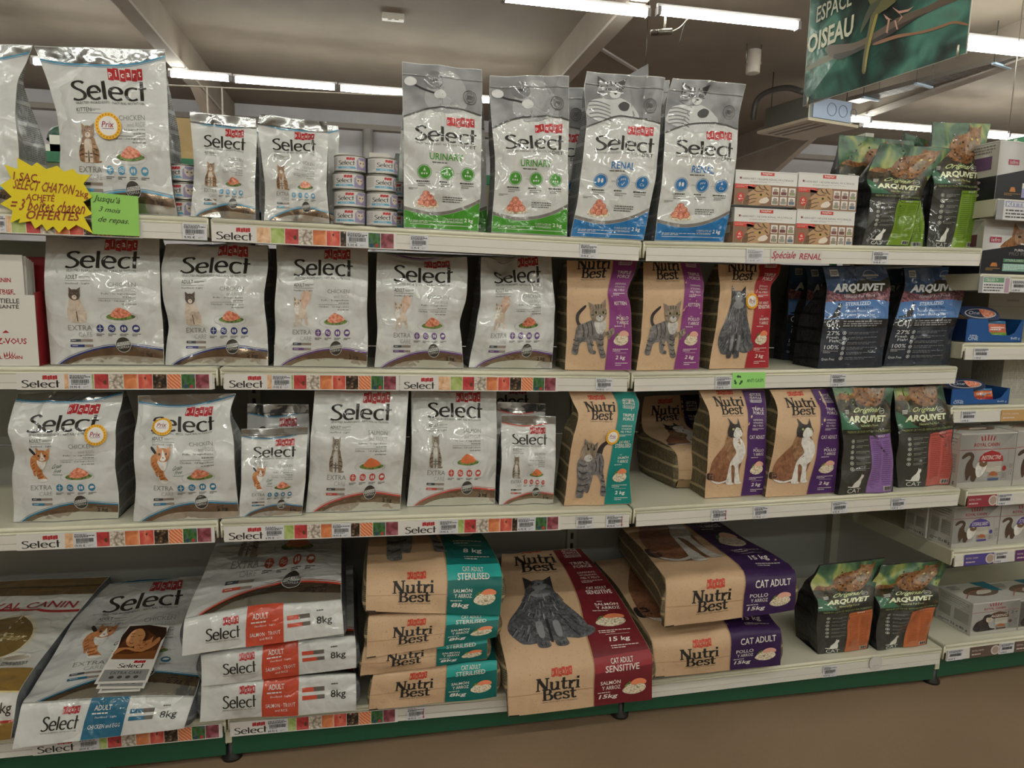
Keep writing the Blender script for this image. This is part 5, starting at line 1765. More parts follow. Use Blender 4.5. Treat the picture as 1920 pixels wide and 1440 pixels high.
std('salmon_cat_food_pouch', 'small pouch with shiny header right behind the small tabby pouch',
    [(925, 938), (930, 860), (932, 753)], [(1020, 938), (1022, 860), (1022, 757)],
    'third', A_SAL, 1.0, 0.08, 0.10, seed=68, wr=0.007, bulge=0.008, seal=0.08)
std('salmon_cat_food_bag', 'pouch deep in the shade behind the small tabby pouches',
    [(890, 905), (895, 840), (893, 728)], [(1008, 905), (1010, 840), (1010, 730)],
    'third', A_SAL, 0.84, 0.10, 0.30, seed=69, wr=0.006, bulge=0.010)
std('cat_food_sack', 'kraft sack with teal side and a raised-tail tabby',
    [(1057, 949), (1066, 880), (1073, 827), (1086, 780), (1066, 733)], [(1184, 945), (1180, 880), (1188, 820), (1199, 755), (1190, 734)],
    'third', N_TEAL, 1.0, 0.115, seed=71, stickers=[(0.63, 0.60, 0.11)], **kr)
std('cat_food_sack', 'kraft sack with purple side and calico cat, nearer the lying sacks',
    [(1322, 933), (1326, 869), (1332, 780), (1322, 757), (1310, 732)], [(1435, 931), (1436, 840), (1436, 760), (1433, 731)],
    'third', N_PUR, 0.965, 0.115, seed=72, **kr)
std('cat_food_sack', 'kraft sack with purple side and calico cat, beside the green leafy bag',
    [(1435, 929), (1450, 841), (1460, 775), (1456, 757), (1442, 731)], [(1564, 929), (1572, 838), (1575, 768), (1562, 728)],
    'third', N_PUR, 0.985, 0.115, seed=73, **kr)
aq3 = dict(aq)
std('leafy_cat_food_bag', 'green leafy bag with purple panel beside the purple sack',
    [(1571, 931), (1579, 880), (1582, 838), (1579, 799), (1560, 727)], [(1675, 920), (1674, 865), (1669, 793), (1674, 727)],
    'third', AQ[1], 0.80, 0.11, seed=74, **aq3)
std('leafy_cat_food_bag', 'green leafy bag with coral red panel at the shelf end',
    [(1683, 919), (1682, 865), (1685, 807), (1673, 727)], [(1781, 905), (1786, 850), (1790, 799), (1780, 767), (1764, 722)],
    'third', AQ[2], 0.82, 0.11, seed=75, **aq3)

# ---- lowest shelf: two orange-panelled bags
std('leafy_cat_food_bag', 'squat leafy bag with orange panel, black side towards the purple sacks',
    [(1534, 1228), (1531, 1180), (1534, 1130), (1518, 1095), (1537, 1060)], [(1628, 1216), (1633, 1170), (1637, 1130), (1642, 1095), (1660, 1046)],
    'base', AQ[3], 1.0, 0.13, seed=76, **aq)
std('leafy_cat_food_bag', 'squat leafy bag with orange panel, nearest the shelf end',
    [(1644, 1216), (1646, 1170), (1648, 1138), (1634, 1092), (1652, 1060)], [(1738, 1211), (1752, 1140), (1760, 1137), (1758, 1098), (1783, 1048)],
    'base', AQ[3], 1.0, 0.13, seed=77, **aq)

# ---------------------------------------------------------------- lying sacks
def sack(name, label, rows, zb, art, front, back, gus, group=None, seed=1, bulge=0.010, wr=0.006, cat='pet food sack', dents=(), win=(0, 0, 1, 1), side_out=0.014, zmax=9.0):
    """rows: (t, left px, right px, (axis, value)) from the lower front edge, up the end and over the top"""
    T, L, R = [], [], []
    for t, l, r, (ax, v) in rows:
        T.append(t)
        fn = on_y if ax == 'Y' else on_z
        L.append(fn(l[0], l[1], v))
        R.append(fn(r[0], r[1], v))
    L, R = np.array(L), np.array(R)
    for E in (L, R):
        E[:, 2] = np.minimum(E[:, 2], zmax)
    sf = Surf(T, L, R, bulge, wr, seed, dents)
    n, m = 34, 52
    sg, tg = np.meshgrid(np.linspace(0, 1, n), np.linspace(0, 1, m))
    Fg = sf.P(sg, tg)
    org = np.array([float(Fg[..., 0].mean()), float(Fg[0, :, 1].mean()) + 0.1, zb])
    root = thing(name, org, label, cat, group)
    Bg = Fg.copy()
    low = Fg[..., 2] < zb + 0.006
    Bg[..., 2] = np.where(low, Fg[..., 2], zb)
    Bg[..., 1] = np.where(low, Fg[..., 1] + 0.02, np.maximum(Fg[..., 1], Fg[0:1, :, 1] + 0.015))
    mb = MB(org)
    mb.grid(Fg, front)
    mb.grid(Bg, back, flip=True)
    mb.grid(np.stack([Fg[-1], Bg[-1]]), back)
    mb.grid(np.stack([Bg[0], Fg[0]]), back)
    lay_art(mb, sf, art, win, edge=0.003)
    mb.build('pouch' if 'film' in str(front) else 'paper_sack', root)
    for col in (0, -1):
        g = MB(org)
        A, B = Fg[:, col], Bg[:, col]
        out = -1 if col == 0 else 1
        ks = np.linspace(0, 1, 7)
        rowsg = []
        for k in ks:
            Q = A * (1 - k) + B * k
            Q = Q.copy()
            Q[:, 0] += out * side_out * math.sin(PI * k) * np.clip((A[:, 2] - B[:, 2]) / 0.08, 0, 1)
            rowsg.append(Q)
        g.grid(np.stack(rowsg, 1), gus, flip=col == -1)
        g.build('side_gusset', root)
    return root, sf

SACKF = F('#c4c5c3')

def art_end_select(accent, l1, l2, big='8kg'):
    """bottom flap of a large white sack"""
    a = Art()
    ink, w_ = F(INK), F('#d6d4d0')
    a_picart(a, 0.245, 0.70, 0.345, 0.86, F('#a62a2e'), WHITE, 2)
    a_select(a, 0.14, 0.34, 0.35, 0.66, ink)
    a.text('SELECTED INGREDIENTS · NATURAL NUTRITION', 0.14, 0.27, 0.345, 0.30, F('#4c4a46'))
    a.poly([(0.385, -0.05), (0.385, 0.5), (0.40, 1.02), (0.625, 1.02), (0.62, 0.5), (0.62, -0.05)], F(accent), 1)
    a.text('ADULT', 0.43, 0.74, 0.53, 0.86, w_, 2, 0.01)
    a.lines(0.42, 0.64, 0.60, 0.70, 1, w_, 2)
    a.text('Sterilised · Light', 0.44, 0.53, 0.57, 0.60, w_)
    a.text(l1, 0.41, 0.28, 0.60, 0.39, w_, 2, 0.004)
    a.text(l2, 0.47, 0.16, 0.55, 0.23, w_)
    for k, y in enumerate((0.62, 0.42)):
        a.rect(0.65, y, 0.79, y + 0.11, F('#5a5450'), 2)
        a.rect(0.645, y, 0.72 + 0.02 * k, y + 0.11, F(accent), 3)
    a.lines(0.835, 0.74, 0.92, 0.80, 1, F('#4c4a46'), 2)
    a.text(big, 0.83, 0.36, 0.93, 0.62, F('#2c2824'), 2, 0.012)
    return a

def art_big_select(accent, cat, title, second, l1, l2, te, t1, y1, adult='ADULT', grain=False, meat='food_meat'):
    """flap (t<te) + lower part of the front (te..t1 of t shows 0..y1 of the front art)"""
    a = Art()
    a.within(art_end_select(accent, l1, l2), 0, 0, 1, te, lay=1)
    f = art_select(accent, cat, title, ('Pollo · 1r ingrediente', 'Chicken · 1st ingredient'), second, big=True, grain=grain, meat=meat)
    a.within(f, 0, te, 1, te + (t1 - te) / y1)
    a.rect(-0.01, -0.01, 1.01, te, SACKF, 5)
    b = Art()
    b.items = [it for it in a.items]
    # flap print has to lie over the flap
    out = Art()
    out.within(f, 0, te, 1, te + (t1 - te) / y1)
    out.rect(-0.01, -0.01, 1.01, te, SACKF, 6)
    out.rect(-0.01, te - 0.004, 1.01, te + 0.004, F('#9b9b98'), 7)
    out.within(art_end_select(accent, l1, l2), 0, 0, 1, te, lay=7)
    return out

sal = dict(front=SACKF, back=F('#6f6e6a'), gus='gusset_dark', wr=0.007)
A8 = art_big_select('#b8452f', 'tabby', 'SALMON', 'and TROUT', 'SALMON · TROUT', 'and RICE', 0.26, 1.0, 0.42, meat=F('#cf6f42'))
sack('cat_food_sack', 'white sack with red flap, topmost of the stack of three',
     [(0, (341, 1230), (645, 1188), ('Y', -0.115)), (0.13, (343, 1196), (643, 1158), ('Y', -0.108)), (0.26, (346, 1160), (640, 1124), ('Y', -0.085)),
      (0.5, (362, 1120), (640, 1088), ('Y', 0.03)), (0.75, (388, 1062), (640, 1040), ('Y', 0.24)), (1.0, (408, 1012), (640, 998), ('Y', 0.50))],
     0.385, A8, group=None, seed=81, **sal)
A8b = art_big_select('#b8452f', 'tabby', 'SALMON', 'and TROUT', 'SALMON · TROUT', 'and RICE', 0.30, 1.0, 0.42, meat=F('#cf6f42'))
sack('cat_food_sack', 'white sack with red flap, middle of the stack of three',
     [(0, (378, 1286), (668, 1252), ('Y', -0.10)), (0.15, (377, 1258), (668, 1222), ('Y', -0.10)), (0.30, (376, 1228), (666, 1192), ('Y', -0.085)),
      (0.5, (380, 1215), (664, 1180), ('Y', -0.02)), (1.0, (420, 1090), (662, 1060), ('Y', 0.50))],
     0.272, A8b, seed=82, zmax=0.372, **sal)
sack('cat_food_sack', 'white sack with red flap, bottom of the stack of three',
     [(0, (376, 1351), (668, 1331), ('Y', -0.10)), (0.15, (376, 1318), (668, 1298), ('Y', -0.10)), (0.30, (377, 1284), (667, 1264), ('Y', -0.085)),
      (0.5, (380, 1272), (664, 1250), ('Y', -0.02)), (1.0, (420, 1130), (662, 1110), ('Y', 0.50))],
     0.155, A8b, seed=83, zmax=0.262, **sal)
A8c = art_big_select('#1f5f7c', 'orange', 'CHICKEN', 'and EGG', 'CHICKEN and EGG', '', 0.16, 1.0, 0.90, grain=True)
_, SF_CH = sack('grain_free_cat_food_sack', 'white sack with blue flap lying back, leaflets on top',
     [(0, (24, 1404), (345, 1366), ('Y', -0.125)), (0.08, (32, 1362), (354, 1336), ('Y', -0.11)), (0.16, (41, 1318), (364, 1306), ('Y', -0.085)),
      (0.24, (56, 1296), (374, 1272), ('Y', -0.03)), (0.5, (95, 1235), (377, 1210), ('Y', 0.12)), (0.8, (150, 1150), (379, 1128), ('Y', 0.36)), (1.0, (190, 1094), (381, 1078), ('Y', 0.53))],
     0.155, A8c, seed=84, front=SACKF, back=F('#235a78'), gus='gusset_dark', wr=0.006)

def art_big_nutri(col, lite, who, lines, flavour, weight, te, t1, y1):
    a = Art()
    f = art_nutri(col, col, who, lines, flavour, weight)
    a.within(f, 0, te, 1, te + (t1 - te) / y1)
    c, wt = S(col), S('#d9d3cc')
    a.rect(-0.01, -0.01, 1.01, te, K('#c9a886'), 7)
    a.rect(0.585, -0.01, 1.01, te, c, 8)
    a.rect(0.578, -0.01, 0.587, te, K('#a98663'), 8)
    a.rect(-0.01, te * 0.42, 0.58, te * 0.435, K('#a5845f'), 8)
    b = Art()
    if lite:
        b.poly([(0.585, 0.70), (1.01, 0.76), (1.01, 1.02), (0.585, 0.96)], S(lite), 1)
    a_picart(b, 0.29, 0.74, 0.43, 0.88, K('#c2402b'), K('#c9a98a'), 2)
    a_nutri(b, 0.19, 0.22, 0.49, 0.72, K('#1d1916'))
    for i, (t, x0, x1, h) in enumerate(lines):
        if len(lines) > 1:
            b.text(t, (0.70, 0.66)[i], (0.84, 0.70)[i], (0.86, 0.90)[i], (0.93, 0.815)[i], wt, 3, 0.012)
        else:
            b.text(t, 0.66, 0.68, 0.95, 0.82, wt, 3, 0.014)
    b.text(flavour, 0.63, 0.46, 0.77, 0.55, wt, 2, 0.01)
    b.text('Y ARROZ', 0.64, 0.35, 0.77, 0.43, wt, 2, 0.01)
    b.lines(0.61, 0.28, 0.78, 0.31, 1, wt, 2)
    b.text(weight.replace(' ', ''), 0.62, 0.13, 0.75, 0.25, wt, 2, 0.02, 0.1)
    r = Art()
    rice(r, S('#d9805a') if 'SALM' in flavour else S('#d3a08e'))
    b.within(r, 0.78, 0.20, 0.95, 0.52, lay=2)
    b.rect(0.0, 0.0, 0.07, 0.035, K('#1d1916'), 2)
    a.within(b, 0, 0, 1, te, lay=8)
    return a

kb = dict(front=KR, back=K('#a98c68'), gus='gusset_kraft', wr=0.006, bulge=0.008)
L8 = (('CAT ADULT', 0.76, 0.94, 0.02), ('STERILISED', 0.70, 0.97, 0.035))
N8 = art_big_nutri('#12605c', '#2c9c96', 'stretch', L8, 'SALMÓN', '8 kg', 0.52, 1.0, 0.30)
N8b = art_big_nutri('#12605c', '#2c9c96', 'stretch', L8, 'SALMÓN', '8 kg', 0.42, 1.0, 0.5)
sack('cat_food_sack', 'kraft sack with teal side, topmost of the stack of four',
     [(0, (686, 1146), (938, 1153), ('Y', -0.10)), (0.22, (686, 1118), (941, 1112), ('Y', -0.09)), (0.42, (687, 1088), (941, 1078), ('Y', -0.06)),
      (0.60, (688, 1060), (932, 1046), ('Y', 0.02)), (0.80, (690, 1026), (914, 1014), ('Y', 0.18)), (1.0, (696, 990), (886, 980), ('Y', 0.42))],
     0.448, N8, seed=91, **kb)
sack('cat_food_sack', 'kraft sack with teal side, second from the top of the four',
     [(0, (687, 1234), (931, 1194), ('Y', -0.112)), (0.21, (688, 1198), (934, 1172), ('Y', -0.105)), (0.42, (691, 1156), (936, 1154), ('Y', -0.085)),
      (0.55, (693, 1148), (934, 1146), ('Y', -0.03)), (1.0, (705, 1050), (900, 1020), ('Y', 0.45))],
     0.348, N8b, seed=92, zmax=0.438, **kb)
sack('cat_food_sack', 'kraft sack with teal side, third from the top of the four',
     [(0, (675, 1268), (914, 1233), ('Y', -0.10)), (0.21, (678, 1240), (914, 1215), ('Y', -0.10)), (0.42, (682, 1208), (914, 1196), ('Y', -0.085)),
      (0.55, (684, 1200), (914, 1190), ('Y', -0.03)), (1.0, (700, 1080), (900, 1060), ('Y', 0.45))],
     0.262, N8b, seed=93, zmax=0.338, **kb)
sack('cat_food_sack', 'kraft sack with teal side, lowest of the stack of four',
     [(0, (691, 1331), (931, 1305), ('Y', -0.10)), (0.21, (694, 1298), (932, 1272), ('Y', -0.10)), (0.42, (700, 1262), (932, 1238), ('Y', -0.085)),
      (0.55, (702, 1254), (931, 1232), ('Y', -0.03)), (1.0, (715, 1110), (905, 1090), ('Y', 0.45))],
     0.150, N8b, seed=94, zmax=0.253, **kb)
N15r = art_big_nutri('#6b1f26', '#8e2f35', 'fluffy', (('CAT ADULT', 0.76, 0.94, 0.02), ('SENSITIVE', 0.74, 0.96, 0.032)), 'SALMÓN', '15 kg', 0.30, 1.0, 0.94)
sack('cat_food_sack', 'large kraft sack with dark red side, propped up between the stacks',
     [(0, (953, 1343), (1222, 1311), ('Y', -0.125)), (0.15, (951, 1300), (1222, 1268), ('Y', -0.12)), (0.28, (951, 1258), (1221, 1226), ('Y', -0.10)),
      (0.45, (938, 1195), (1192, 1172), ('Y', -0.01)), (0.62, (933, 1148), (1168, 1130), ('Y', 0.10)), (0.82, (938, 1088), (1126, 1070), ('Y', 0.30)), (1.0, (941, 1038), (1088, 1029), ('Y', 0.47))],
     0.150, N15r, seed=95, **kb)
N15 = art_big_nutri('#351f4a', None, 'calico', (('CAT ADULT', 0.70, 0.97, 0.032),), 'POLLO', '15 kg', 0.44, 1.0, 0.42)
sack('cat_food_sack', 'large kraft sack with purple side, upper of the two beside the leafy bags',
     [(0, (1245, 1176), (1489, 1143), ('Y', -0.10)), (0.22, (1247, 1132), (1491, 1108), ('Y', -0.098)), (0.42, (1248, 1088), (1491, 1073), ('Y', -0.075)),
      (0.55, (1236, 1068), (1468, 1052), ('Y', 0.02)), (0.8, (1196, 1022), (1398, 1010), ('Y', 0.28)), (1.0, (1166, 990), (1345, 978), ('Y', 0.50))],
     0.345, N15, seed=96, **kb)
N15b = art_big_nutri('#351f4a', None, 'calico', (('CAT ADULT', 0.70, 0.97, 0.032),), 'POLLO', '15 kg', 0.40, 1.0, 0.5)
sack('cat_food_sack', 'large kraft sack with purple side, lower of the two beside the leafy bags',
     [(0, (1228, 1270), (1462, 1246), ('Y', -0.10)), (0.2, (1226, 1238), (1464, 1212), ('Y', -0.10)), (0.38, (1222, 1204), (1463, 1179), ('Y', -0.085)),
      (0.52, (1210, 1180), (1448, 1160), ('Y', -0.02)), (0.8, (1160, 1105), (1390, 1085), ('Y', 0.24)), (1.0, (1115, 1050), (1340, 1035), ('Y', 0.50))],
     0.150, N15b, seed=97, zmax=0.330, **kb)
NL = art_big_nutri('#2c1a40', None, 'calico', (('CAT ADULT', 0.70, 0.97, 0.032),), 'POLLO', '2 kg', 0.18, 1.0, 1.0)
sack('cat_food_sack', 'small kraft sack lying on the third shelf with its top flopped up',
     [(0, (1272, 900), (1402, 893), ('Y', 0.10)), (0.10, (1272, 876), (1400, 868), ('Y', 0.10)), (0.18, (1268, 850), (1396, 842), ('Y', 0.115)),
      (0.45, (1240, 828), (1364, 820), ('Y', 0.21)), (0.70, (1208, 808), (1328, 800), ('Y', 0.335)), (0.84, (1203, 782), (1318, 776), ('Y', 0.39)), (1.0, (1209, 743), (1312, 738), ('Y', 0.43))],
     0.735, NL, seed=98, **kb)

def art_gold():
    a = Art()
    gold, red, ink = F('#8a6c34'), F('#9c2a2e'), F('#3c342a')
    a.rect(-0.01, -0.01, 1.01, 0.10, gold, 1)
    a.rect(-0.01, 0.10, 1.01, 0.112, red, 2)
    a.text('4 kg', 0.80, 0.13, 0.97, 0.19, ink, 2, 0.01)
    a.rect(-0.01, 0.24, 1.01, 0.40, gold, 1)
    a.rect(-0.01, 0.235, 1.01, 0.245, F('#d9c88e'), 2)
    a.oval(0.52, 0.60, 0.30, 0.155, F('#c9c0a6'), 2, 30)
    a.oval(0.52, 0.60, 0.275, 0.14, F('#6f5a30'), 3, 30)
    a.text('Maine Coon', 0.30, 0.585, 0.76, 0.625, F('#c9b98c'), 4, 0, 0.25)
    a.oval(0.80, 0.475, 0.11, 0.035, F('#d8d4cc'), 2)
    a.poly([(0.70, 0.468), (0.78, 0.492), (0.88, 0.482), (0.90, 0.466), (0.80, 0.455)], F('#b5a99a'), 3, 3)
    a.lines(0.72, 0.415, 0.92, 0.445, 3, ink, 2)
    a.band([(-0.02, 0.775), (0.3, 0.80), (0.55, 0.79), (0.8, 0.775), (1.02, 0.79)], 0.016, red, 2)
    a.text('ROYAL CANIN', 0.12, 0.80, 0.94, 0.845, red, 3, 0.014)
    a.rect(-0.01, 0.895, 1.01, 1.01, F('#6f5a3c'), 1)
    a.rect(-0.01, 0.945, 1.01, 0.955, F('#4c3e2a'), 2)
    return a

sack('cat_food_sack', 'gold and white sack lying at the left edge of the lowest shelf',
     [(0, (-230, 1412), (21, 1386), ('Y', -0.10)), (0.12, (-226, 1365), (28, 1345), ('Y', -0.10)), (0.22, (-218, 1318), (34, 1304), ('Y', -0.075)),
      (0.34, (-196, 1288), (52, 1272), ('Y', 0.0)), (0.65, (-130, 1196), (116, 1184), ('Y', 0.24)), (0.92, (-62, 1116), (182, 1106), ('Y', 0.47)), (1.0, (-60, 1092), (206, 1080), ('Y', 0.54))],
     0.155, art_gold(), seed=85, front=F('#c6c5c0'), back=F('#8a6c34'), gus=F('#55585c'), wr=0.006)

# ---------------------------------------------------------------- leaflets on the reclining sack
def leaflet_art():
    a = Art()
    a.rect(0, 0, 1, 1, G('#d9d6d0'), 0)
    a.rect(0.05, 0.38, 0.95, 0.96, G('#5a3016'), 1)
    a.poly([(0.05, 0.96), (0.95, 0.96), (0.95, 0.70), (0.76, 0.80), (0.60, 0.86), (0.40, 0.93), (0.20, 0.88), (0.10, 0.70), (0.05, 0.60)], G('#2c170c'), 2, 2)
    a.poly([(0.14, 0.76), (0.18, 0.86), (0.32, 0.92), (0.48, 0.88), (0.54, 0.76), (0.48, 0.66), (0.36, 0.59), (0.24, 0.61), (0.16, 0.68)], G('#c08656'), 3, 3)
    a.poly([(0.14, 0.76), (0.18, 0.86), (0.26, 0.90), (0.22, 0.78), (0.22, 0.68), (0.16, 0.68)], G('#d9a474'), 4, 3)
    a.poly([(0.36, 0.93), (0.50, 0.90), (0.60, 0.80), (0.58, 0.68), (0.50, 0.64), (0.54, 0.76), (0.48, 0.86)], G('#3d2010'), 5, 3)
    stripes(a, [[(0.20, 0.775), (0.25, 0.765), (0.29, 0.775)], [(0.36, 0.80), (0.41, 0.785), (0.46, 0.80)], [(0.19, 0.81), (0.28, 0.82)]], G('#3a1d10'), 0.008, 5)
    stripes(a, [[(0.25, 0.655), (0.30, 0.645), (0.35, 0.655)]], G('#8c4030'), 0.014, 5)
    stripes(a, [[(0.29, 0.76), (0.27, 0.71), (0.31, 0.70)]], G('#a06a40'), 0.008, 5)
    a.poly([(0.40, 0.62), (0.46, 0.70), (0.58, 0.69), (0.70, 0.72), (0.76, 0.66), (0.74, 0.56), (0.62, 0.50), (0.46, 0.53)], 'fur_orange', 6, 3)
    a.poly([(0.46, 0.68), (0.44, 0.76), (0.53, 0.70)], 'fur_orange', 6)
    a.poly([(0.64, 0.70), (0.74, 0.78), (0.74, 0.67)], 'fur_orange', 6)
    stripes(a, [[(0.48, 0.615), (0.53, 0.61)], [(0.62, 0.63), (0.67, 0.63)], [(0.54, 0.57), (0.58, 0.565), (0.62, 0.575)], [(0.56, 0.69), (0.57, 0.65)], [(0.61, 0.69), (0.60, 0.65)]], G('#5a2c14'), 0.012, 7)
    a.poly([(0.05, 0.44), (0.24, 0.54), (0.50, 0.50), (0.74, 0.54), (0.90, 0.66), (0.92, 0.74), (0.86, 0.76), (0.74, 0.64), (0.56, 0.53), (0.34, 0.57), (0.10, 0.56), (0.05, 0.52)], G('#b87c4c'), 8, 3)
    a.poly([(0.05, 0.38), (0.95, 0.38), (0.95, 0.54), (0.70, 0.50), (0.40, 0.46), (0.05, 0.46)], G('#7c4a22'), 5, 0)
    stripes(a, [[(0.80, 0.64), (0.86, 0.72)], [(0.84, 0.63), (0.90, 0.70)], [(0.76, 0.62), (0.82, 0.70)]], G('#8c5a32'), 0.006, 9)
    a_picart(a, 0.56, 0.315, 0.80, 0.355, G('#b3212a'), G('#e0ded8'), 2, False)
    a_select(a, 0.28, 0.235, 0.80, 0.305, G(INK))
    a.rect(0.05, 0.03, 0.95, 0.21, G('#8d8c8a'), 1)
    a.text('EXTRA CARE', 0.20, 0.135, 0.82, 0.18, G('#3a3836'), 2)
    for x in (0.26, 0.42, 0.58, 0.74):
        a.oval(x, 0.09, 0.05, 0.024, G('#4a4846'), 2, 12)
    return a

LFA = leaflet_art()
def leaflet(corners, lift, label):
    P_ = []
    for x, y in corners:          # where the sight line meets the sack's upper face
        best, bp = 9, None
        for Yv in np.linspace(-0.1, 0.5, 121):
            q = on_y(x, y, Yv)
            d = abs(q[2] - (0.235 + 0.0 * Yv)) if False else None
            zz = np.interp(Yv, LEAFY, LEAFZ)
            if abs(q[2] - zz) < best:
                best, bp = abs(q[2] - zz), q
        P_.append(bp + np.array([0, 0, lift]))
    bl, br, tl, tr = P_
    c = (bl + br + tl + tr) / 4
    mb = MB(c)
    n = np.cross(br - bl, tl - bl)
    n /= np.linalg.norm(n)
    lo = [p - n * 0.0008 for p in (bl, br, tr, tl)]
    hi = [p for p in (bl, br, tr, tl)]
    mb.hexa(lo + hi, G('#d9d6d0'))
    sf = flat(bl + n * 0.0004, br + n * 0.0004, tl + n * 0.0004, tr + n * 0.0004)
    lay_art(mb, sf, LFA, step=0.00025)
    return tag(mb.build('leaflet'), label, 'leaflet', 'advertising leaflets lying on the white sack')

_c = np.linspace(0.2, 1, 40)
_m = SF_CH.P(np.full(40, 0.55), _c)
LEAFY, LEAFZ = _m[:, 1], _m[:, 2] + 0.004
leaflet([(184, 1302), (262, 1298), (240, 1195), (306, 1198)], 0.004, 'leaflet at the bottom of the fanned leaflets on the sack')
leaflet([(180, 1297), (270, 1296), (236, 1187), (312, 1190)], 0.009, 'leaflet in the middle of the fanned leaflets on the sack')
leaflet([(177, 1291), (276, 1288), (243, 1178), (318, 1181)], 0.014, 'topmost leaflet with a woman hugging a ginger cat')

# ---------------------------------------------------------------- cartons
class Frame:
    def __init__(s, p0, ang):
        s.p0 = np.array([p0[0], p0[1], 0.0])
        s.D = np.array([math.cos(ang), math.sin(ang), 0.0])
        s.N = np.array([-math.sin(ang), math.cos(ang), 0.0])
    def on(s, x, y, v):
        d = ray(x, y)
        t = (v - (CAM - s.p0) @ s.N) / (d @ s.N)
        q = CAM + d * t
        return (q - s.p0) @ s.D, q[2]
    def w(s, u, v, z):
        return s.p0 + s.D * u + s.N * v + np.array([0, 0, z])

MAIN = Frame((0, 0), 0.0)

def carton(name, label, fr, u0, u1, v0, v1, z0, z1, card, front=None, left=None, top=None, group=None, cat='box', yaw=0.0, parent=None, lid=False):
    c = fr.w((u0 + u1) / 2, (v0 + v1) / 2, z0)
    ca, sa = math.cos(yaw), math.sin(yaw)
    um, vm = u0, v0
    def W(u, v, z):
        du, dv = u - um, v - vm
        return fr.w(um + du * ca - dv * sa, vm + du * sa + dv * ca, z)
    mb = MB(c)
    q = [W(u0, v0, z0), W(u1, v0, z0), W(u1, v1, z0), W(u0, v1, z0), W(u0, v0, z1), W(u1, v0, z1), W(u1, v1, z1), W(u0, v1, z1)]
    mb.hexa(q, card)
    e = 0.0004
    if front:
        lay_art(mb, flat(q[0], q[1], q[4], q[5]), front, step=0.0003, edge=0.002)
    if left:
        lay_art(mb, flat(q[3], q[0], q[7], q[4]), left, step=0.0003, edge=0.002)
    if top:
        lay_art(mb, flat(q[4], q[5], q[7], q[6]), top, step=0.0003, edge=0.002)
    root = thing(name, c, label, cat, group)
    mb.build('carton', root)
    # flaps of the lid: a thin tuck line with the two glued tabs
    f = MB(c)
    t = 0.0012
    f.hexa([W(u0 - t, v0 - t, z1 - 0.004), W(u1 + t, v0 - t, z1 - 0.004), W(u1 + t, v1 + t, z1 - 0.004), W(u0 - t, v1 + t, z1 - 0.004),
            W(u0 - t, v0 - t, z1 - 0.001), W(u1 + t, v0 - t, z1 - 0.001), W(u1 + t, v1 + t, z1 - 0.001), W(u0 - t, v1 + t, z1 - 0.001)], card)
    f.build('lid_flap', root)
    return root

def art_renal_box():
    a = Art()
    red = G('#c03a2e')
    a.rect(0, 0, 1, 0.60, G('#84614a'), 1)
    a.rect(0, 0.60, 1, 1, G('#d3d2cf'), 1)
    a.rect(0.40, 0.87, 0.62, 0.97, red, 2)
    a.text('beaphar', 0.43, 0.885, 0.59, 0.955, G('#e6e2de'), 3, 0.01)
    a.rect(0.07, 0.745, 0.10, 0.80, G('#7c2a2c'), 2)
    a.text('NIERDIEET / RÉGIME RÉNAL MULTIPACK', 0.11, 0.735, 0.94, 0.80, G('#6f6d69'), 2)
    a.lines(0.24, 0.655, 0.78, 0.70, 2, G('#8f8d89'), 2, 0.35)
    a.rect(0.0, 0.47, 0.32, 0.60, red, 2)
    a.lines(0.02, 0.50, 0.28, 0.57, 2, G('#e0a096'), 3, 0.35)
    a.poly([(0.14, 0.0), (0.16, 0.20), (0.26, 0.40), (0.36, 0.56), (0.56, 0.60), (0.58, 0.36), (0.56, 0.22), (0.46, 0.08), (0.36, 0.0)], G('#b08c66'), 2, 3)
    a.poly([(0.22, 0.36), (0.20, 0.56), (0.34, 0.50)], G('#5c4432'), 2)
    a.poly([(0.14, 0.0), (0.16, 0.20), (0.22, 0.30), (0.24, 0.12), (0.22, 0.0)], G('#6e5138'), 3, 2)
    stripes(a, [[(0.20, 0.22), (0.28, 0.30), (0.33, 0.31)], [(0.18, 0.10), (0.28, 0.18), (0.36, 0.20)], [(0.30, 0.46), (0.36, 0.40), (0.46, 0.42)], [(0.38, 0.56), (0.42, 0.48), (0.48, 0.46)], [(0.46, 0.58), (0.50, 0.48), (0.54, 0.44)], [(0.24, 0.04), (0.34, 0.12)], [(0.50, 0.38), (0.55, 0.30)]], G('#543a28'), 0.020, 4)
    a.poly([(0.42, 0.18), (0.52, 0.25), (0.56, 0.17), (0.50, 0.07), (0.40, 0.08)], G('#d8cdbf'), 4, 3)
    a.poly([(0.34, 0.30), (0.42, 0.36), (0.48, 0.31), (0.42, 0.26)], G('#b59a4a'), 4)
    a.oval(0.42, 0.31, 0.02, 0.035, G('#1c1814'), 5, 10)
    a.poly([(0.52, 0.26), (0.57, 0.26), (0.55, 0.19)], G('#8a5a4a'), 4)
    a.oval(0.10, 0.22, 0.055, 0.13, red, 3)
    a.text('6', 0.08, 0.22, 0.12, 0.30, G('#e0d8d2'), 4)
    a.lines(0.065, 0.14, 0.135, 0.19, 2, G('#e0d8d2'), 4)
    for i in range(3):
        for j in range(2):
            x, y = 0.60 + i * 0.135, 0.31 - 0.27 * j
            a.rect(x, y, x + 0.11, y + 0.235, G('#d8d4ce'), 2)
            a.rect(x + 0.01, y + 0.02, x + 0.10, y + 0.11, G(('#7c4a42', '#6d3e38', '#8a8f6a', '#8a8672', '#8f8f86', '#5f6b7c')[j * 3 + i]), 3)
            a.oval(x + 0.055, y + 0.15, 0.035, 0.05, G('#9a8f84'), 3, 12)
    return a

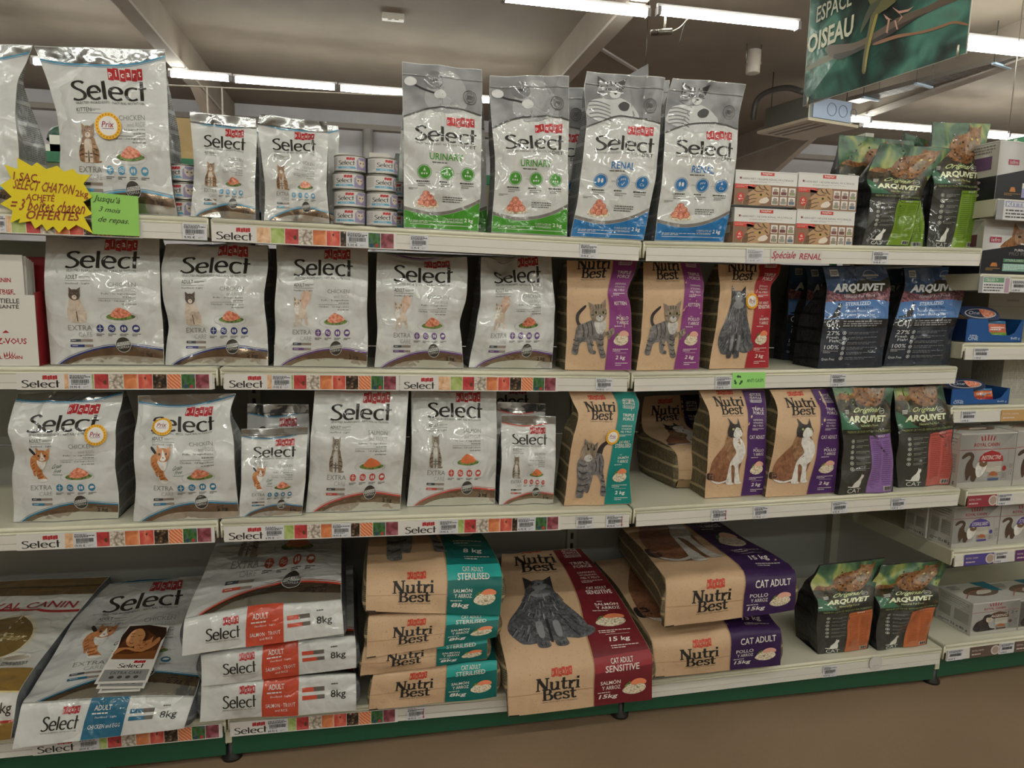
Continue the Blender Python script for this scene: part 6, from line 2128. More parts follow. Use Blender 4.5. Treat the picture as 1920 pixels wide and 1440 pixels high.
AB = art_renal_box()
AS = Art()
AS.rect(0, 0, 1, 0.6, 'fur_brown', 1).rect(0.15, 0.30, 0.8, 0.52, G('#c9c4bd'), 2).lines(0.2, 0.66, 0.85, 0.9, 4, G('#8f8d89'), 2)
def pxbox(name, label, l, r, top, bot, Y, dep, zs=None, **kw):
    a, b = on_y(l, (top + bot) / 2, Y), on_y(r, (top + bot) / 2, Y)
    z0 = on_y((l + r) / 2, bot, Y)[2] if zs is None else zs
    z1 = on_y((l + r) / 2, top, Y)[2]
    carton(name, label, MAIN, a[0], b[0], Y, Y + dep, z0, z1, **kw)
zt = deck('top', 1.62) + 0.001
BXG = dict(card=G('#d0cfcc'), front=AB, left=AS, group='red and white cartons stacked two by two')
zmid = on_y(1485, 390, -0.035)[2]
pxbox('cat_food_carton', 'red and white carton with cat face, lower left of the four', 1375.5, 1491.5, 391, 457, -0.035, 0.10, zt, **BXG)
pxbox('cat_food_carton', 'red and white carton with cat face, lower right of the four', 1492.5, 1601, 394, 460, -0.035, 0.10, zt, **BXG)
pxbox('cat_food_carton', 'red and white carton with cat face, upper left of the four', 1377.5, 1494, 321, 388.5, -0.034, 0.10, zmid + 0.003, **BXG)
pxbox('cat_food_carton', 'red and white carton with cat face, upper right of the four', 1495.5, 1608, 326, 391.5, -0.036, 0.10, zmid - 0.002, **BXG)

# ---------------------------------------------------------------- small cans
class Cyl:
    def __init__(s, c, r, z0, z1, half=1.25, turn=0.0):
        s.c, s.r, s.z0, s.z1, s.half, s.turn = c, r, z0, z1, half, turn
        s.wr = s.bulge = 1
        s.T, s.dents = [0, 1], ()
        s.w, s.h = 2 * half * r, z1 - z0
    def P(s, a, t, off=0.0):
        th = (np.asarray(a) - 0.5) * 2 * s.half + s.turn
        r = s.r + off
        return np.stack([s.c[0] + r * np.sin(th), s.c[1] - r * np.cos(th), s.z0 + np.asarray(t) * (s.z1 - s.z0)], -1)

def can_art():
    a = Art()
    a.rect(0, 0, 1, 1, G('#c8c6c4'), 1)
    a.lines(0.02, 0.1, 0.22, 0.9, 9, G('#8f8d8a'), 2, 0.35)
    a_picart(a, 0.44, 0.72, 0.62, 0.90, G('#b3212a'), G('#e0dedb'), 2, False)
    a_select(a, 0.26, 0.36, 0.62, 0.68, G(INK))
    a.poly([(0.24, 0.10), (0.24, 0.26), (0.62, 0.26), (0.66, 0.10)], G('#5f9cb8'), 2)
    a.text('KITTEN', 0.34, 0.14, 0.52, 0.22, G('#dfe6ea'), 3)
    a.poly([(0.66, 0.05), (0.66, 0.7), (0.72, 0.95), (1.0, 0.95), (1.0, 0.05)], G('#8f86a8'), 2)
    a.poly([(0.70, 0.50), (0.70, 0.86), (0.75, 0.72), (0.83, 0.72), (0.88, 0.86), (0.89, 0.45), (0.80, 0.22), (0.74, 0.30)], 'fur_cream', 3)
    a.oval(0.755, 0.55, 0.02, 0.05, G('#3a322e'), 4, 8)
    a.oval(0.835, 0.55, 0.02, 0.05, G('#3a322e'), 4, 8)
    return a

CANA = can_art()
def can(cx, cy, z0, label, group, turn=0.0, r=0.0445, h=0.0475):
    c = (cx, cy, z0)
    root = thing('food_can', c, label, 'can', group)
    mb = MB(c)
    mb.lathe((cx, cy, z0), [(r * 0.93, 0.0), (r + 0.0008, 0.001), (r + 0.0012, 0.003), (r, 0.005), (r, h - 0.005), (r + 0.0012, h - 0.003), (r + 0.0008, h - 0.0008), (r - 0.002, h), (r - 0.003, h - 0.003)], ('metal', '#9a9890'), 36)
    mb.build('tin', root)
    lb = MB(c)
    s_ = Cyl(c, r + 0.0003, z0 + 0.005, z0 + h - 0.005, 1.45, turn)
    lay_art(lb, s_, CANA, lim=0.008, step=0.0002)
    lb.build('paper_label', root)

ord4 = ('topmost', 'second from the top', 'third from the top', 'lowest')
for name, px_, yy, trn in (('left', 656, -0.01, (-0.05, -0.1, -0.1, -0.12)), ('right', 715, -0.01, (0.35, 0.4, 0.05, 0.25))):
    X = on_y(px_, 420, yy)[0]
    for k in range(4):
        can(X + (0.003, -0.002, 0.002, 0)[k], yy + (0.002, 0, -0.003, 0)[k], deck('top', X) + 0.001 + (3 - k) * 0.0481,
            'small tin, %s of the %s' % (ord4[k], 'stack nearer the kitten pouches' if name == 'left' else 'stack nearer the green-footed bags'), 'small cat food tins in two stacks', trn[k])
X = on_y(349, 400, 0.04)[0]
for k in range(3):
    can(X, 0.04 + 0.002 * k, deck('top', X) + 0.001 + (2 - k) * 0.0481, 'tin %s of the three behind the largest kitten pouch' % ('on top', 'in the middle', 'at the bottom')[k],
        'tins half hidden by the largest kitten pouch', -0.35)
X = on_y(741, 410, 0.10)[0]
for k in range(3):
    can(X, 0.10, deck('top', X) + 0.001 + (2 - k) * 0.0481, 'tin %s of a hidden stack, beside the tallest URINARY bag' % ('on top', 'in the middle', 'at the bottom')[k], 'tins hidden behind the stacks')

# ---------------------------------------------------------------- leaflet holder on the second shelf
def holder():
    Yf = 0.015
    a, b = on_y(-95, 683, Yf), on_y(74, 684, Yf)
    z0 = deck('second', -0.5) + 0.001
    zf = on_y(60, 556, Yf)[2]
    zb = on_y(40, 480, Yf + 0.05)[2]
    c = ((a[0] + b[0]) / 2, Yf + 0.05, z0)
    r = thing('leaflet_holder', c, 'red cardboard holder with white front at the left edge', 'leaflet holder')
    mb = MB(c)
    x0, x1 = a[0], b[0]
    red = G('#8e1f26')
    mb.hexa([(x1 - 0.002, Yf, z0), (x1, Yf, z0), (x1, Yf + 0.10, z0), (x1 - 0.002, Yf + 0.10, z0),
             (x1 - 0.002, Yf, zf + 0.01), (x1, Yf, zf + 0.01), (x1, Yf + 0.10, zf + 0.02), (x1 - 0.002, Yf + 0.10, zf + 0.02)], red)
    mb.box((x0, Yf + 0.098, z0), (x1, Yf + 0.10, zb), red)
    mb.box((x0, Yf, z0), (x0 + 0.002, Yf + 0.10, zf), red)
    mb.build('tray', r)
    f = MB(c)
    f.box((x0, Yf - 0.002, z0), (x1, Yf, zf + 0.004), G('#cfcdc7'))
    A = Art()
    rd, dk = G('#a3262b'), G('#4a4744')
    rc = lambda px_, py: ((on_y(px_, py, Yf - 0.002)[0] - x0) / (x1 - x0), (on_y(px_, py, Yf - 0.002)[2] - z0) / (zf + 0.004 - z0))
    def tx(st, xa, ya, xb, yb, m, w=0.01):
        p, q = rc(xa, yb), rc(xb, ya)
        A.text(st, p[0], p[1], q[0], q[1], m, 2, w)
    tx('ESSENTIELLE', -36, 560, 36, 568, dk, 0.02)
    tx('À SA SANTÉ', -32, 570, 35, 578, dk, 0.02)
    tx('RECEVEZ-VOUS', -58, 634, 50, 645, rd, 0.02)
    p = rc(10, 618)
    A.poly([rc(4, 624), rc(18, 624), rc(11, 619)], rd, 2)
    for k in range(5):
        x = 8 + k * 4.2
        A.poly([rc(x, 667 - abs(k - 2) * -1), rc(x + 3, 667), rc(x + 1.5 + (k - 2) * 1.5, 657 + abs(k - 2) * 1.5)], rd, 2)
    tx('ROYAL CANIN', -30, 667, 42, 673, rd, 0.02)
    lay_art(f, flat(np.array([x0, Yf - 0.002, z0]), np.array([x1, Yf - 0.002, z0]), np.array([x0, Yf - 0.002, zf + 0.004]), np.array([x1, Yf - 0.002, zf + 0.004])), A, step=0.0003)
    f.build('front_panel', r)
    for k in range(7):
        Yk = Yf + 0.006 + k * 0.012
        xk = on_y((44, 50, 53, 56, 59, 61, 64)[k], 520, Yk)[0]
        zt_ = on_y(40, 478 + k * 2.2, Yk)[2]
        m2 = MB((xk - 0.10, Yk, z0))
        m2.box((x0 + 0.006, Yk, z0 + 0.003), (xk, Yk + 0.003, zt_), G('#cfccc6'))
        if k == 0:
            B = Art()
            rb = lambda px_, py: ((on_y(px_, py, Yk)[0] - x0 - 0.006) / (xk - x0 - 0.006), (on_y(px_, py, Yk)[2] - z0 - 0.003) / (zt_ - z0 - 0.003))
            for st, xa, ya, xb, yb, m in (('ROYAL CANIN', -52, 521, 20, 528, rd), ('LA MAÎTRISE', -40, 541, 25, 549, rd), ('DE SON POIDS', -46, 550, 29, 558, rd)):
                p, q = rb(xa, yb), rb(xb, ya)
                B.text(st, p[0], p[1], q[0], q[1], m, 2, 0.02)
            lay_art(m2, flat(np.array([x0 + 0.006, Yk, z0 + 0.003]), np.array([xk, Yk, z0 + 0.003]), np.array([x0 + 0.006, Yk, zt_]), np.array([xk, Yk, zt_])), B, step=0.0003)
        tag(m2.build('leaflet_pad'), ('front leaflet with red and black print in the red holder', 'second leaflet standing in the red holder', 'third leaflet standing in the red holder', 'middle leaflet standing in the red holder',
             'third leaflet from the back in the red holder', 'last but one leaflet in the red holder', 'rearmost leaflet in the red holder')[k], 'leaflet', 'leaflets standing in the red holder')
holder()

# ---------------------------------------------------------------- cards in the price rails
def lip_pt(sh, x, y):
    return on_y(x, y, SH[sh][1] - 0.0035)

def lip_xz(sh, x):
    """world x on the rail for a photo column, taken at the rail itself"""
    yf = SH[sh][1] - 0.0035
    X = 0.0
    for _ in range(6):
        z = deck(sh, X) - LIP / 2
        lo = on_y(x, 300, yf)
        hi = on_y(x, 1400, yf)
        k = (z - lo[2]) / (hi[2] - lo[2])
        X = lo[0] + (hi[0] - lo[0]) * k
    return X

rnd = random.Random(5)
def barcode(a, x0, y0, x1, y1, m, seed):
    r = random.Random(seed)
    x = x0
    while x < x1:
        wd = (x1 - x0) * r.choice((0.012, 0.02, 0.03))
        a.rect(x, y0, min(x + wd, x1), y1, m, 2)
        x += wd + (x1 - x0) * r.choice((0.012, 0.02))

def slab(name, label, cat, c0, c1, yf, art, card, group=None, th=0.0006, round_=False):
    """a thin card standing in a rail; c0,c1 = (x,z) of two opposite lower/upper corners (x0,z0l,z1l),(x1,z0r,z1r)"""
    (xa, za0, za1), (xb, zb0, zb1) = c0, c1
    c = ((xa + xb) / 2, yf, (za0 + zb0) / 2)
    mb = MB(c)
    mb.hexa([(xa, yf, za0), (xb, yf, zb0), (xb, yf + th, zb0), (xa, yf + th, za0), (xa, yf, za1), (xb, yf, zb1), (xb, yf + th, zb1), (xa, yf + th, za1)], card)
    lay_art(mb, flat(np.array([xa, yf, za0]), np.array([xb, yf, zb0]), np.array([xa, yf, za1]), np.array([xb, yf, zb1])), art, step=0.00025)
    return tag(mb.build(name), label, cat, group)

def price_tag(sh, px, wpx, price, label, d0=0.018, d1=0.061, arrow=False, faint=False, layer=1, fr=None):
    yf = SH[sh][1] - 0.002 - 0.0009 * layer
    xa, xb = lip_xz(sh, px - wpx / 2), lip_xz(sh, px + wpx / 2)
    za, zb = deck(sh, xa), deck(sh, xb)
    a = Art()
    k = P('#8d8c90') if faint else P('#2b2a2e')
    a.lines(0.06, 0.86, 0.94, 0.93, 1, k, 2, 0.6, int(px))
    a.lines(0.06, 0.68, 0.94, 0.84, 2, k, 2, 0.65, int(px) + 1)
    barcode(a, 0.12, 0.38, 0.88, 0.64, k, int(px))
    a.lines(0.12, 0.30, 0.88, 0.36, 1, k, 2, 0.7, int(px) + 2)
    a.text(price + ' €', 0.06, 0.07, 0.50, 0.23, k, 2, 0.012)
    a.lines(0.62, 0.08, 0.84, 0.20, 2, P('#8d8c90'), 2, 0.5)
    if arrow:
        a.rect(0.88, 0.22, 0.92, 0.86, P('#9c3a40'), 3)
        a.poly([(0.84, 0.24), (0.96, 0.24), (0.90, 0.06)], P('#9c3a40'), 3)
    return slab('price_label', label, 'price label', (xa, za - d1, za - d0), (xb, zb - d1, zb - d0), yf, a, P('#c9c9ce'), 'paper price labels in the shelf rails')

def produce_strip(sh, pa, pb, label, logo=True, tiles=10, first=0, d0=0.017, d1=0.0625, lf=0.235):
    yf = SH[sh][1] - 0.0025
    xa, xb = lip_xz(sh, pa), lip_xz(sh, pb)
    za, zb = deck(sh, xa), deck(sh, xb)
    a = Art()
    names = ['chicken', 'apple', 'pepper', 'rice', 'salmon', 'tomato', 'seeds', 'fillet', 'greens', 'meat']
    l = lf if logo else 0.0
    if logo:
        a_picart(a, l * 0.54, 0.62, l * 0.86, 0.86, P('#a8282e'), P('#d8d5d2'), 2, False)
        a_select(a, l * 0.10, 0.14, l * 0.90, 0.58, P(INK))
    n = tiles
    for i in range(n):
        x0, x1 = l + (0.985 - l) * i / n, l + (0.985 - l) * (i + 1) / n - 0.003
        nm = names[(first + i) % 10]
        a.rect(x0, 0.06, x1, 0.96, 'tile_' + nm, 1)
        if nm == 'tomato':
            a.poly([((x0 + x1) / 2 + 0.010 * math.cos(t) * (1 if k % 2 else 0.3), 0.72 + 0.16 * math.sin(t) * (1 if k % 2 else 0.3)) for k, t in enumerate([2 * PI * j / 10 for j in range(10)])], P('#3d1c14'), 2)
        if nm == 'pepper':
            a.oval(x0 + 0.75 * (x1 - x0), 0.45, 0.008, 0.14, P('#4e3a1c'), 2, 10)
        if nm == 'greens':
            a.oval(x0 + 0.3 * (x1 - x0), 0.2, 0.009, 0.12, P('#2c3f6a'), 2, 10)
            a.oval(x0 + 0.72 * (x1 - x0), 0.2, 0.009, 0.12, P('#a83038'), 2, 10)
    return slab('produce_strip', label, 'shelf strip', (xa, za - d1, za - d0), (xb, zb - d1, zb - d0), yf, a, P('#cfccc8'), 'white rail strips with food pictures')

produce_strip('top', -95, 266, 'picture strip behind the yellow star card')
produce_strip('top', 396, 744, 'picture strip under the small kitten pouches and stacked tins')
produce_strip('second', 30, 398, 'picture strip under the two siamese cat pouches')
produce_strip('second', 421, 748, 'left picture strip of the two under the cream cat pouches')
produce_strip('second', 750, 1047, 'right picture strip of the two under the cream cat pouches')
produce_strip('third', 30, 402, 'picture strip under the two orange cat pouches')
produce_strip('third', 420, 752, 'left picture strip under the red-striped tabby pouches')
produce_strip('third', 752, 1052, 'right picture strip under the red-striped tabby pouches')
produce_strip('base', 60, 416, 'picture strip under the reclining blue-flap sack')
produce_strip('base', 431, 746, 'picture strip under the red and teal sack stacks')

T_ = price_tag
T_('top', -2, 26, '9.95', 'price label cut by the left edge, beside the yellow star', layer=2)
T_('top', 365, 46, '9.95', 'price label at the right end of the upper left rail', layer=2)
T_('top', 670, 42, '5.50', 'price label stuck on the picture strip under the stacked tins', layer=2)
T_('top', 786, 35, '15.95', 'price label under the tallest URINARY bag')
T_('top', 1104, 33, '20.95', 'price label under the RENAL bags')
T_('top', 1416, 32, '11.50', 'pale price label left of the red handwriting', faint=True)
T_('top', 1652, 30, '10.95', 'price label below the leaning green bag')
T_('second', 150, 44, '19.95', 'price label under the first siamese cat pouch', layer=2)
T_('second', 528, 37, '19.95', 'price label under the left cream cat pouch', layer=2)
T_('second', 1133, 32, '14.90', 'price label under the magenta sack nearer the pouches')
T_('second', 1357, 31, '13.65', 'price label left of the green recycling label')
T_('second', 1573, 28, '12.95', 'price label under the blue and black bags')
T_('third', 159, 44, '19.95', 'price label under the left orange cat pouch', layer=2)
T_('third', 514, 37, '6.95', 'price label below the small orange-cat pouch', layer=2)
T_('third', 640, 36, '19.95', 'price label below the left red-striped pouch', layer=2)
T_('third', 841, 36, '19.95', 'price label below the right red-striped pouch', layer=2)
T_('third', 987, 34, '6.95', 'price label below the small tabby pouch', layer=2)
T_('third', 1097, 33, '13.50', 'price label under the teal-sided upright sack')
T_('third', 1153, 33, '49.90', 'price label with red arrow at the rail end under the teal sack', arrow=True)
T_('third', 1349, 30, '48.75', 'price label with red arrow under the purple upright sacks', arrow=True)
T_('third', 1427, 28, '11.95', 'price label between the two purple upright sacks')
T_('third', 1575, 29, '9.95', 'price label under the leafy bag with purple panel')
T_('third', 1685, 27, '9.95', 'price label under the leafy bag with coral panel')
T_('base', 166, 40, '69.95', 'price label below the reclining blue-flap sack', layer=2)
T_('base', 520, 40, '69.95', 'price label below the stack of red-flap sacks', layer=2)
T_('base', 780, 35, '54.95', 'price label with red arrow below the four teal sacks', arrow=True)
T_('base', 1557, 27, '9.95', 'price label below the orange-panelled leafy bags')

# handwritten card, recycling label, round sticker
def rail_card(name, label, cat, sh, pa, pb, art, card, d0=0.019, d1=0.061, layer=1):
    yf = SH[sh][1] - 0.002 - 0.0009 * layer
    xa, xb = lip_xz(sh, pa), lip_xz(sh, pb)
    za, zb = deck(sh, xa), deck(sh, xb)
    return slab(name, label, cat, (xa, za - d1, za - d0), (xb, zb - d1, zb - d0), yf, art, card)

a = Art()
pen = P('#a0304a')
a.text('Spéciale', 0.02, 0.16, 0.48, 0.88, pen, 2, 0.018, 0.12, 0.02)
a.text('RENAL', 0.56, 0.30, 0.99, 0.76, pen, 2, 0.018, 0.05, -0.02)
rail_card('handwritten_card', 'white card handwritten Spéciale RENAL in red', 'card', 'top', 1446, 1542, a, P('#c6c3bd'))
a = Art()
for k in range(3):
    t = 2 * PI * k / 3 + PI / 2
    c_, s_ = math.cos(t), math.sin(t)
    rot = lambda x, y: (0.185 + (x * c_ - y * s_) * 0.30 * 0.40, 0.5 + (x * s_ + y * c_) * 0.30)
    a.poly([rot(0.55, -0.65), rot(0.95, -0.55), rot(1.05, 0.05), rot(1.25, 0.05), rot(0.85, 0.55), rot(0.45, 0.1), rot(0.65, 0.08), rot(0.6, -0.3)], P('#23422a'), 2)
a.text('ANTI GASPI', 0.44, 0.36, 0.94, 0.58, P('#35663a'), 2, 0.01)
rail_card('recycling_label', 'green ANTI GASPI label with recycling arrows', 'label', 'second', 1373, 1435, a, P('#8fd070'), 0.006, 0.058)
x = lip_xz('base', 1642)
z = deck('base', x) - 0.028
mb = MB((x, SH['base'][1], z))
mb.put = None
sf = flat(np.array([x - 0.027, SH['base'][1] - 0.0035, z - 0.027]), np.array([x + 0.027, SH['base'][1] - 0.0035, z - 0.027]), np.array([x - 0.027, SH['base'][1] - 0.0035, z + 0.027]), np.array([x + 0.027, SH['base'][1] - 0.0035, z + 0.027]))
a = Art()
a.oval(0.5, 0.5, 0.5, 0.5, P('#c3c1bd'), 0, 28)
a.ring(0.5, 0.5, 0.45, 0.45, 0.05, P('#b4b2ae'), 1)
a.lines(0.25, 0.2, 0.75, 0.38, 2, P('#a9a7a3'), 1)
lay_art(mb, sf, a, step=0.0003)
sb = flat(sf.R[0] + np.array([0, 0.0012, 0]), sf.L[0] + np.array([0, 0.0012, 0]), sf.R[1] + np.array([0, 0.0012, 0]), sf.L[1] + np.array([0, 0.0012, 0]))
b = Art()
b.oval(0.5, 0.5, 0.5, 0.5, P('#c3c1bd'), 0, 28)
lay_art(mb, sb, b)
tag(mb.build('round_sticker'), 'round whitish sticker on the lowest rail below the leafy bags', 'sticker')

# yellow star and green note
star = [(0, 985), (72, 940), (28, 852), (115, 882), (110, 808), (205, 862), (238, 838), (298, 882), (368, 860), (412, 898), (470, 880), (502, 914), (582, 920), (536, 975), (592, 1062), (535, 1092), (592, 1170), (540, 1192), (598, 1296), (490, 1240), (440, 1275), (420, 1250), (380, 1292), (340, 1250), (300, 1280), (270, 1236), (225, 1266), (198, 1216), (120, 1228), (130, 1200), (64, 1228), (82, 1150), (0, 1105), (75, 1060)]
YS = SH['top'][1] - 0.014
pts = [on_y(x / 3.43, y / 3.43 + 60, YS) for x, y in star]
c = np.mean(pts, axis=0)
mb = MB(c)
T = tess([(p[0], p[2]) for p in pts])
n = len(pts)
mb.add([p for p in pts], T, P('#d8c414'))
mb.add([p + np.array([0, 0.0015, 0]) for p in pts], [t[::-1] for t in T], P('#d8c414'))
mb.add([q for p in pts for q in (p, p + np.array([0, 0.0015, 0]))], [(2 * i, 2 * ((i + 1) % n), 2 * ((i + 1) % n) + 1, 2 * i + 1) for i in range(n)], P('#d8c414'))
lo = np.array([min(p[0] for p in pts), YS, min(p[2] for p in pts)])
hi = np.array([max(p[0] for p in pts), YS, max(p[2] for p in pts)])
sf = flat(np.array([lo[0], YS, lo[2]]), np.array([hi[0], YS, lo[2]]), np.array([lo[0], YS, hi[2]]), np.array([hi[0], YS, hi[2]]))
a = Art()
ink = P('#8e3d1e')
def hand(a, st, x0, y0, x1, y1, m, slope=0.0, w=0.016, fn=None):
    def uv(x, y):
        q = on_y(x, y, YS)
        return (q[0] - lo[0]) / (hi[0] - lo[0]), (q[2] - lo[2]) / (hi[2] - lo[2])
    p, q = (fn or uv)(x0, y1), (fn or uv)(x1, y0)
    a.text(st, p[0], p[1], q[0], q[1], m, 2, w, 0.06, slope)
hand(a, '1 SAC', 26, 324, 69, 337, ink, -0.02)
hand(a, 'SELECT CHATON', 27, 340, 138, 354, ink, -0.05)
hand(a, '2kg', 142, 357, 165, 372, ink, -0.01)
hand(a, 'ACHETÉ', 50, 362, 102, 375, ink, -0.01)
hand(a, '= 3 boîtes chaton', 22, 377, 160, 394, ink, -0.02)
hand(a, 'OFFERTES', 50, 398, 149, 411, ink, 0.0, 0.02)
lay_art(mb, sf, a, step=0.0004)
tag(mb.build('star_card'), 'yellow starburst card with red handwritten offer', 'promotion card')
YG = SH['top'][1] - 0.010
q = [on_y(x, y, YG) for x, y in ((173, 439), (262, 443), (169, 360), (259, 368))]
mb = MB(q[0])
gr = P('#8cc25c')
d = np.array([0, 0.0006, 0])
mb.hexa([q[0], q[1], q[1] + d, q[0] + d, q[2], q[3], q[3] + d, q[2] + d], gr)
a = Art()
ik = P('#3a4a2c')
a.text('Jusqu’à', 0.08, 0.76, 0.62, 0.95, ik, 2, 0.006, 0.12, -0.03)
a.text('3 mois', 0.18, 0.56, 0.62, 0.68, ik, 2, 0.006, 0.12, -0.02)
a.text('de repas.', 0.14, 0.27, 0.80, 0.44, ik, 2, 0.006, 0.12, -0.02)
lay_art(mb, flat(*q), a, step=0.0004)
tag(mb.build('sticky_note'), 'green handwritten note right of the yellow star', 'note')

# ---------------------------------------------------------------- the next run of shelves at the right
FR = Frame((2.508, -0.055), math.radians(2.5))
RUN = {'a': (1.757, -0.01), 'b': (1.506, 0.02), 'c': (1.262, 0.06), 'd': (1.028, 0.08), 'e': (0.739, -0.02), 'f': (0.504, 0.01), 'g': (0.140, 0.0)}
UL = 1.25
c = FR.w(0.6, 0.3, 0)
r = thing('shelving_bay', c, 'shelving bay at the right edge with white and blue cartons', 'shelving', 'bays of the steel shelving run')
for k in range(5):
    mb = MB(c)
    z0 = 0.12 + k * 0.39
    mb.hexa([FR.w(0, 0.65, z0), FR.w(UL, 0.65, z0), FR.w(UL, 0.67, z0), FR.w(0, 0.67, z0), FR.w(0, 0.65, z0 + 0.386), FR.w(UL, 0.65, z0 + 0.386), FR.w(UL, 0.67, z0 + 0.386), FR.w(0, 0.67, z0 + 0.386)], GREY)
    mb.build('back_panel', r)
mb = MB(c)
mb.hexa([FR.w(-0.055, 0.022, 0.004), FR.w(UL, 0.022, 0.004), FR.w(UL, 0.034, 0.004), FR.w(-0.055, 0.034, 0.004), FR.w(-0.055, 0.022, 0.09), FR.w(UL, 0.022, 0.09), FR.w(UL, 0.034, 0.09), FR.w(-0.055, 0.034, 0.09)], GREEN)
mb.build('kick_plate', r)
mb = MB(c)
mb.hexa([FR.w(-0.015, 0.62, 0), FR.w(0.025, 0.62, 0), FR.w(0.025, 0.69, 0), FR.w(-0.015, 0.69, 0), FR.w(-0.015, 0.62, 2.1), FR.w(0.025, 0.62, 2.1), FR.w(0.025, 0.69, 2.1), FR.w(-0.015, 0.69, 2.1)], ('paint', '#a5a59c'))
mb.build('upright', r)

def run_shelf(k, label):
    z, v = RUN[k]
    c = FR.w(UL / 2, v, z)
    r = thing('shelf', c, label, 'shelf', 'cream steel shelf boards')
    v1 = 0.61
    mb = MB(c)
    H = lambda u0, u1, a, b, z0, z1: [FR.w(u0, a, z0), FR.w(u1, a, z0), FR.w(u1, b, z0), FR.w(u0, b, z0), FR.w(u0, a, z1), FR.w(u1, a, z1), FR.w(u1, b, z1), FR.w(u0, b, z1)]
    mb.hexa(H(0.006, UL, v + 0.004, v1, z - 0.03, z), CREAM)
    mb.tube([FR.w(0.006, v + 0.008, z - 0.007), FR.w(UL, v + 0.008, z - 0.007)], 0.0075, CREAM, 10)
    mb.build('shelf_deck', r)
    p = MB(c)
    p.hexa(H(0.012, UL, v, v + 0.004, z - 0.043, z - 0.02), RAIL)
    p.hexa(H(0.012, UL, v - 0.0012, v + 0.004, z - LIP, z - 0.0432), RAIL)
    p.build('price_rail', r)
    b = MB(c)
    b.hexa(H(0.002, 0.006, v + 0.008, v1 - 0.01, z - 0.058, z - 0.002), ('paint', '#bdbba4'))
    b.tube([FR.w(0.003, v + 0.004, z - 0.004), FR.w(0.003, v + 0.006, z - 0.03), FR.w(0.003, v + 0.008, z - 0.055)], 0.0035, CREAM, 8)
    b.build('bracket', r)
    return r
for k, lb in (('a', 'uppermost shelf at the right edge, under a grey and black carton'), ('b', 'second shelf at the right edge, under the carton with a cat photo'), ('c', 'shelf at the right edge under the upper blue tray'),
              ('d', 'shelf at the right edge under the lower blue tray'), ('e', 'shelf at the right edge under the INSTINCTIVE carton'), ('f', 'shelf at the right edge under the STERILISED cartons'), ('g', 'lowest shelf at the right edge under the AGEING carton')):
    run_shelf(k, lb)

def rbox(k, l, r_, top, label, dv, dep, front=None, left=None, topart=None, card=G('#c9c7c2'), name='pet_food_carton', group=None, yaw=0.0, ypx=None):
    z, v = RUN[k]
    vv = v + dv
    u0, _ = FR.on(l, ypx or top + 40, vv)
    u1, _ = FR.on(r_, ypx or top + 40, vv)
    _, z1 = FR.on((l + r_) / 2, top, vv)
    carton(name, label, FR, u0, u1, vv, vv + dep, z + 0.001, z1, card, front, left, topart, group, yaw=yaw)

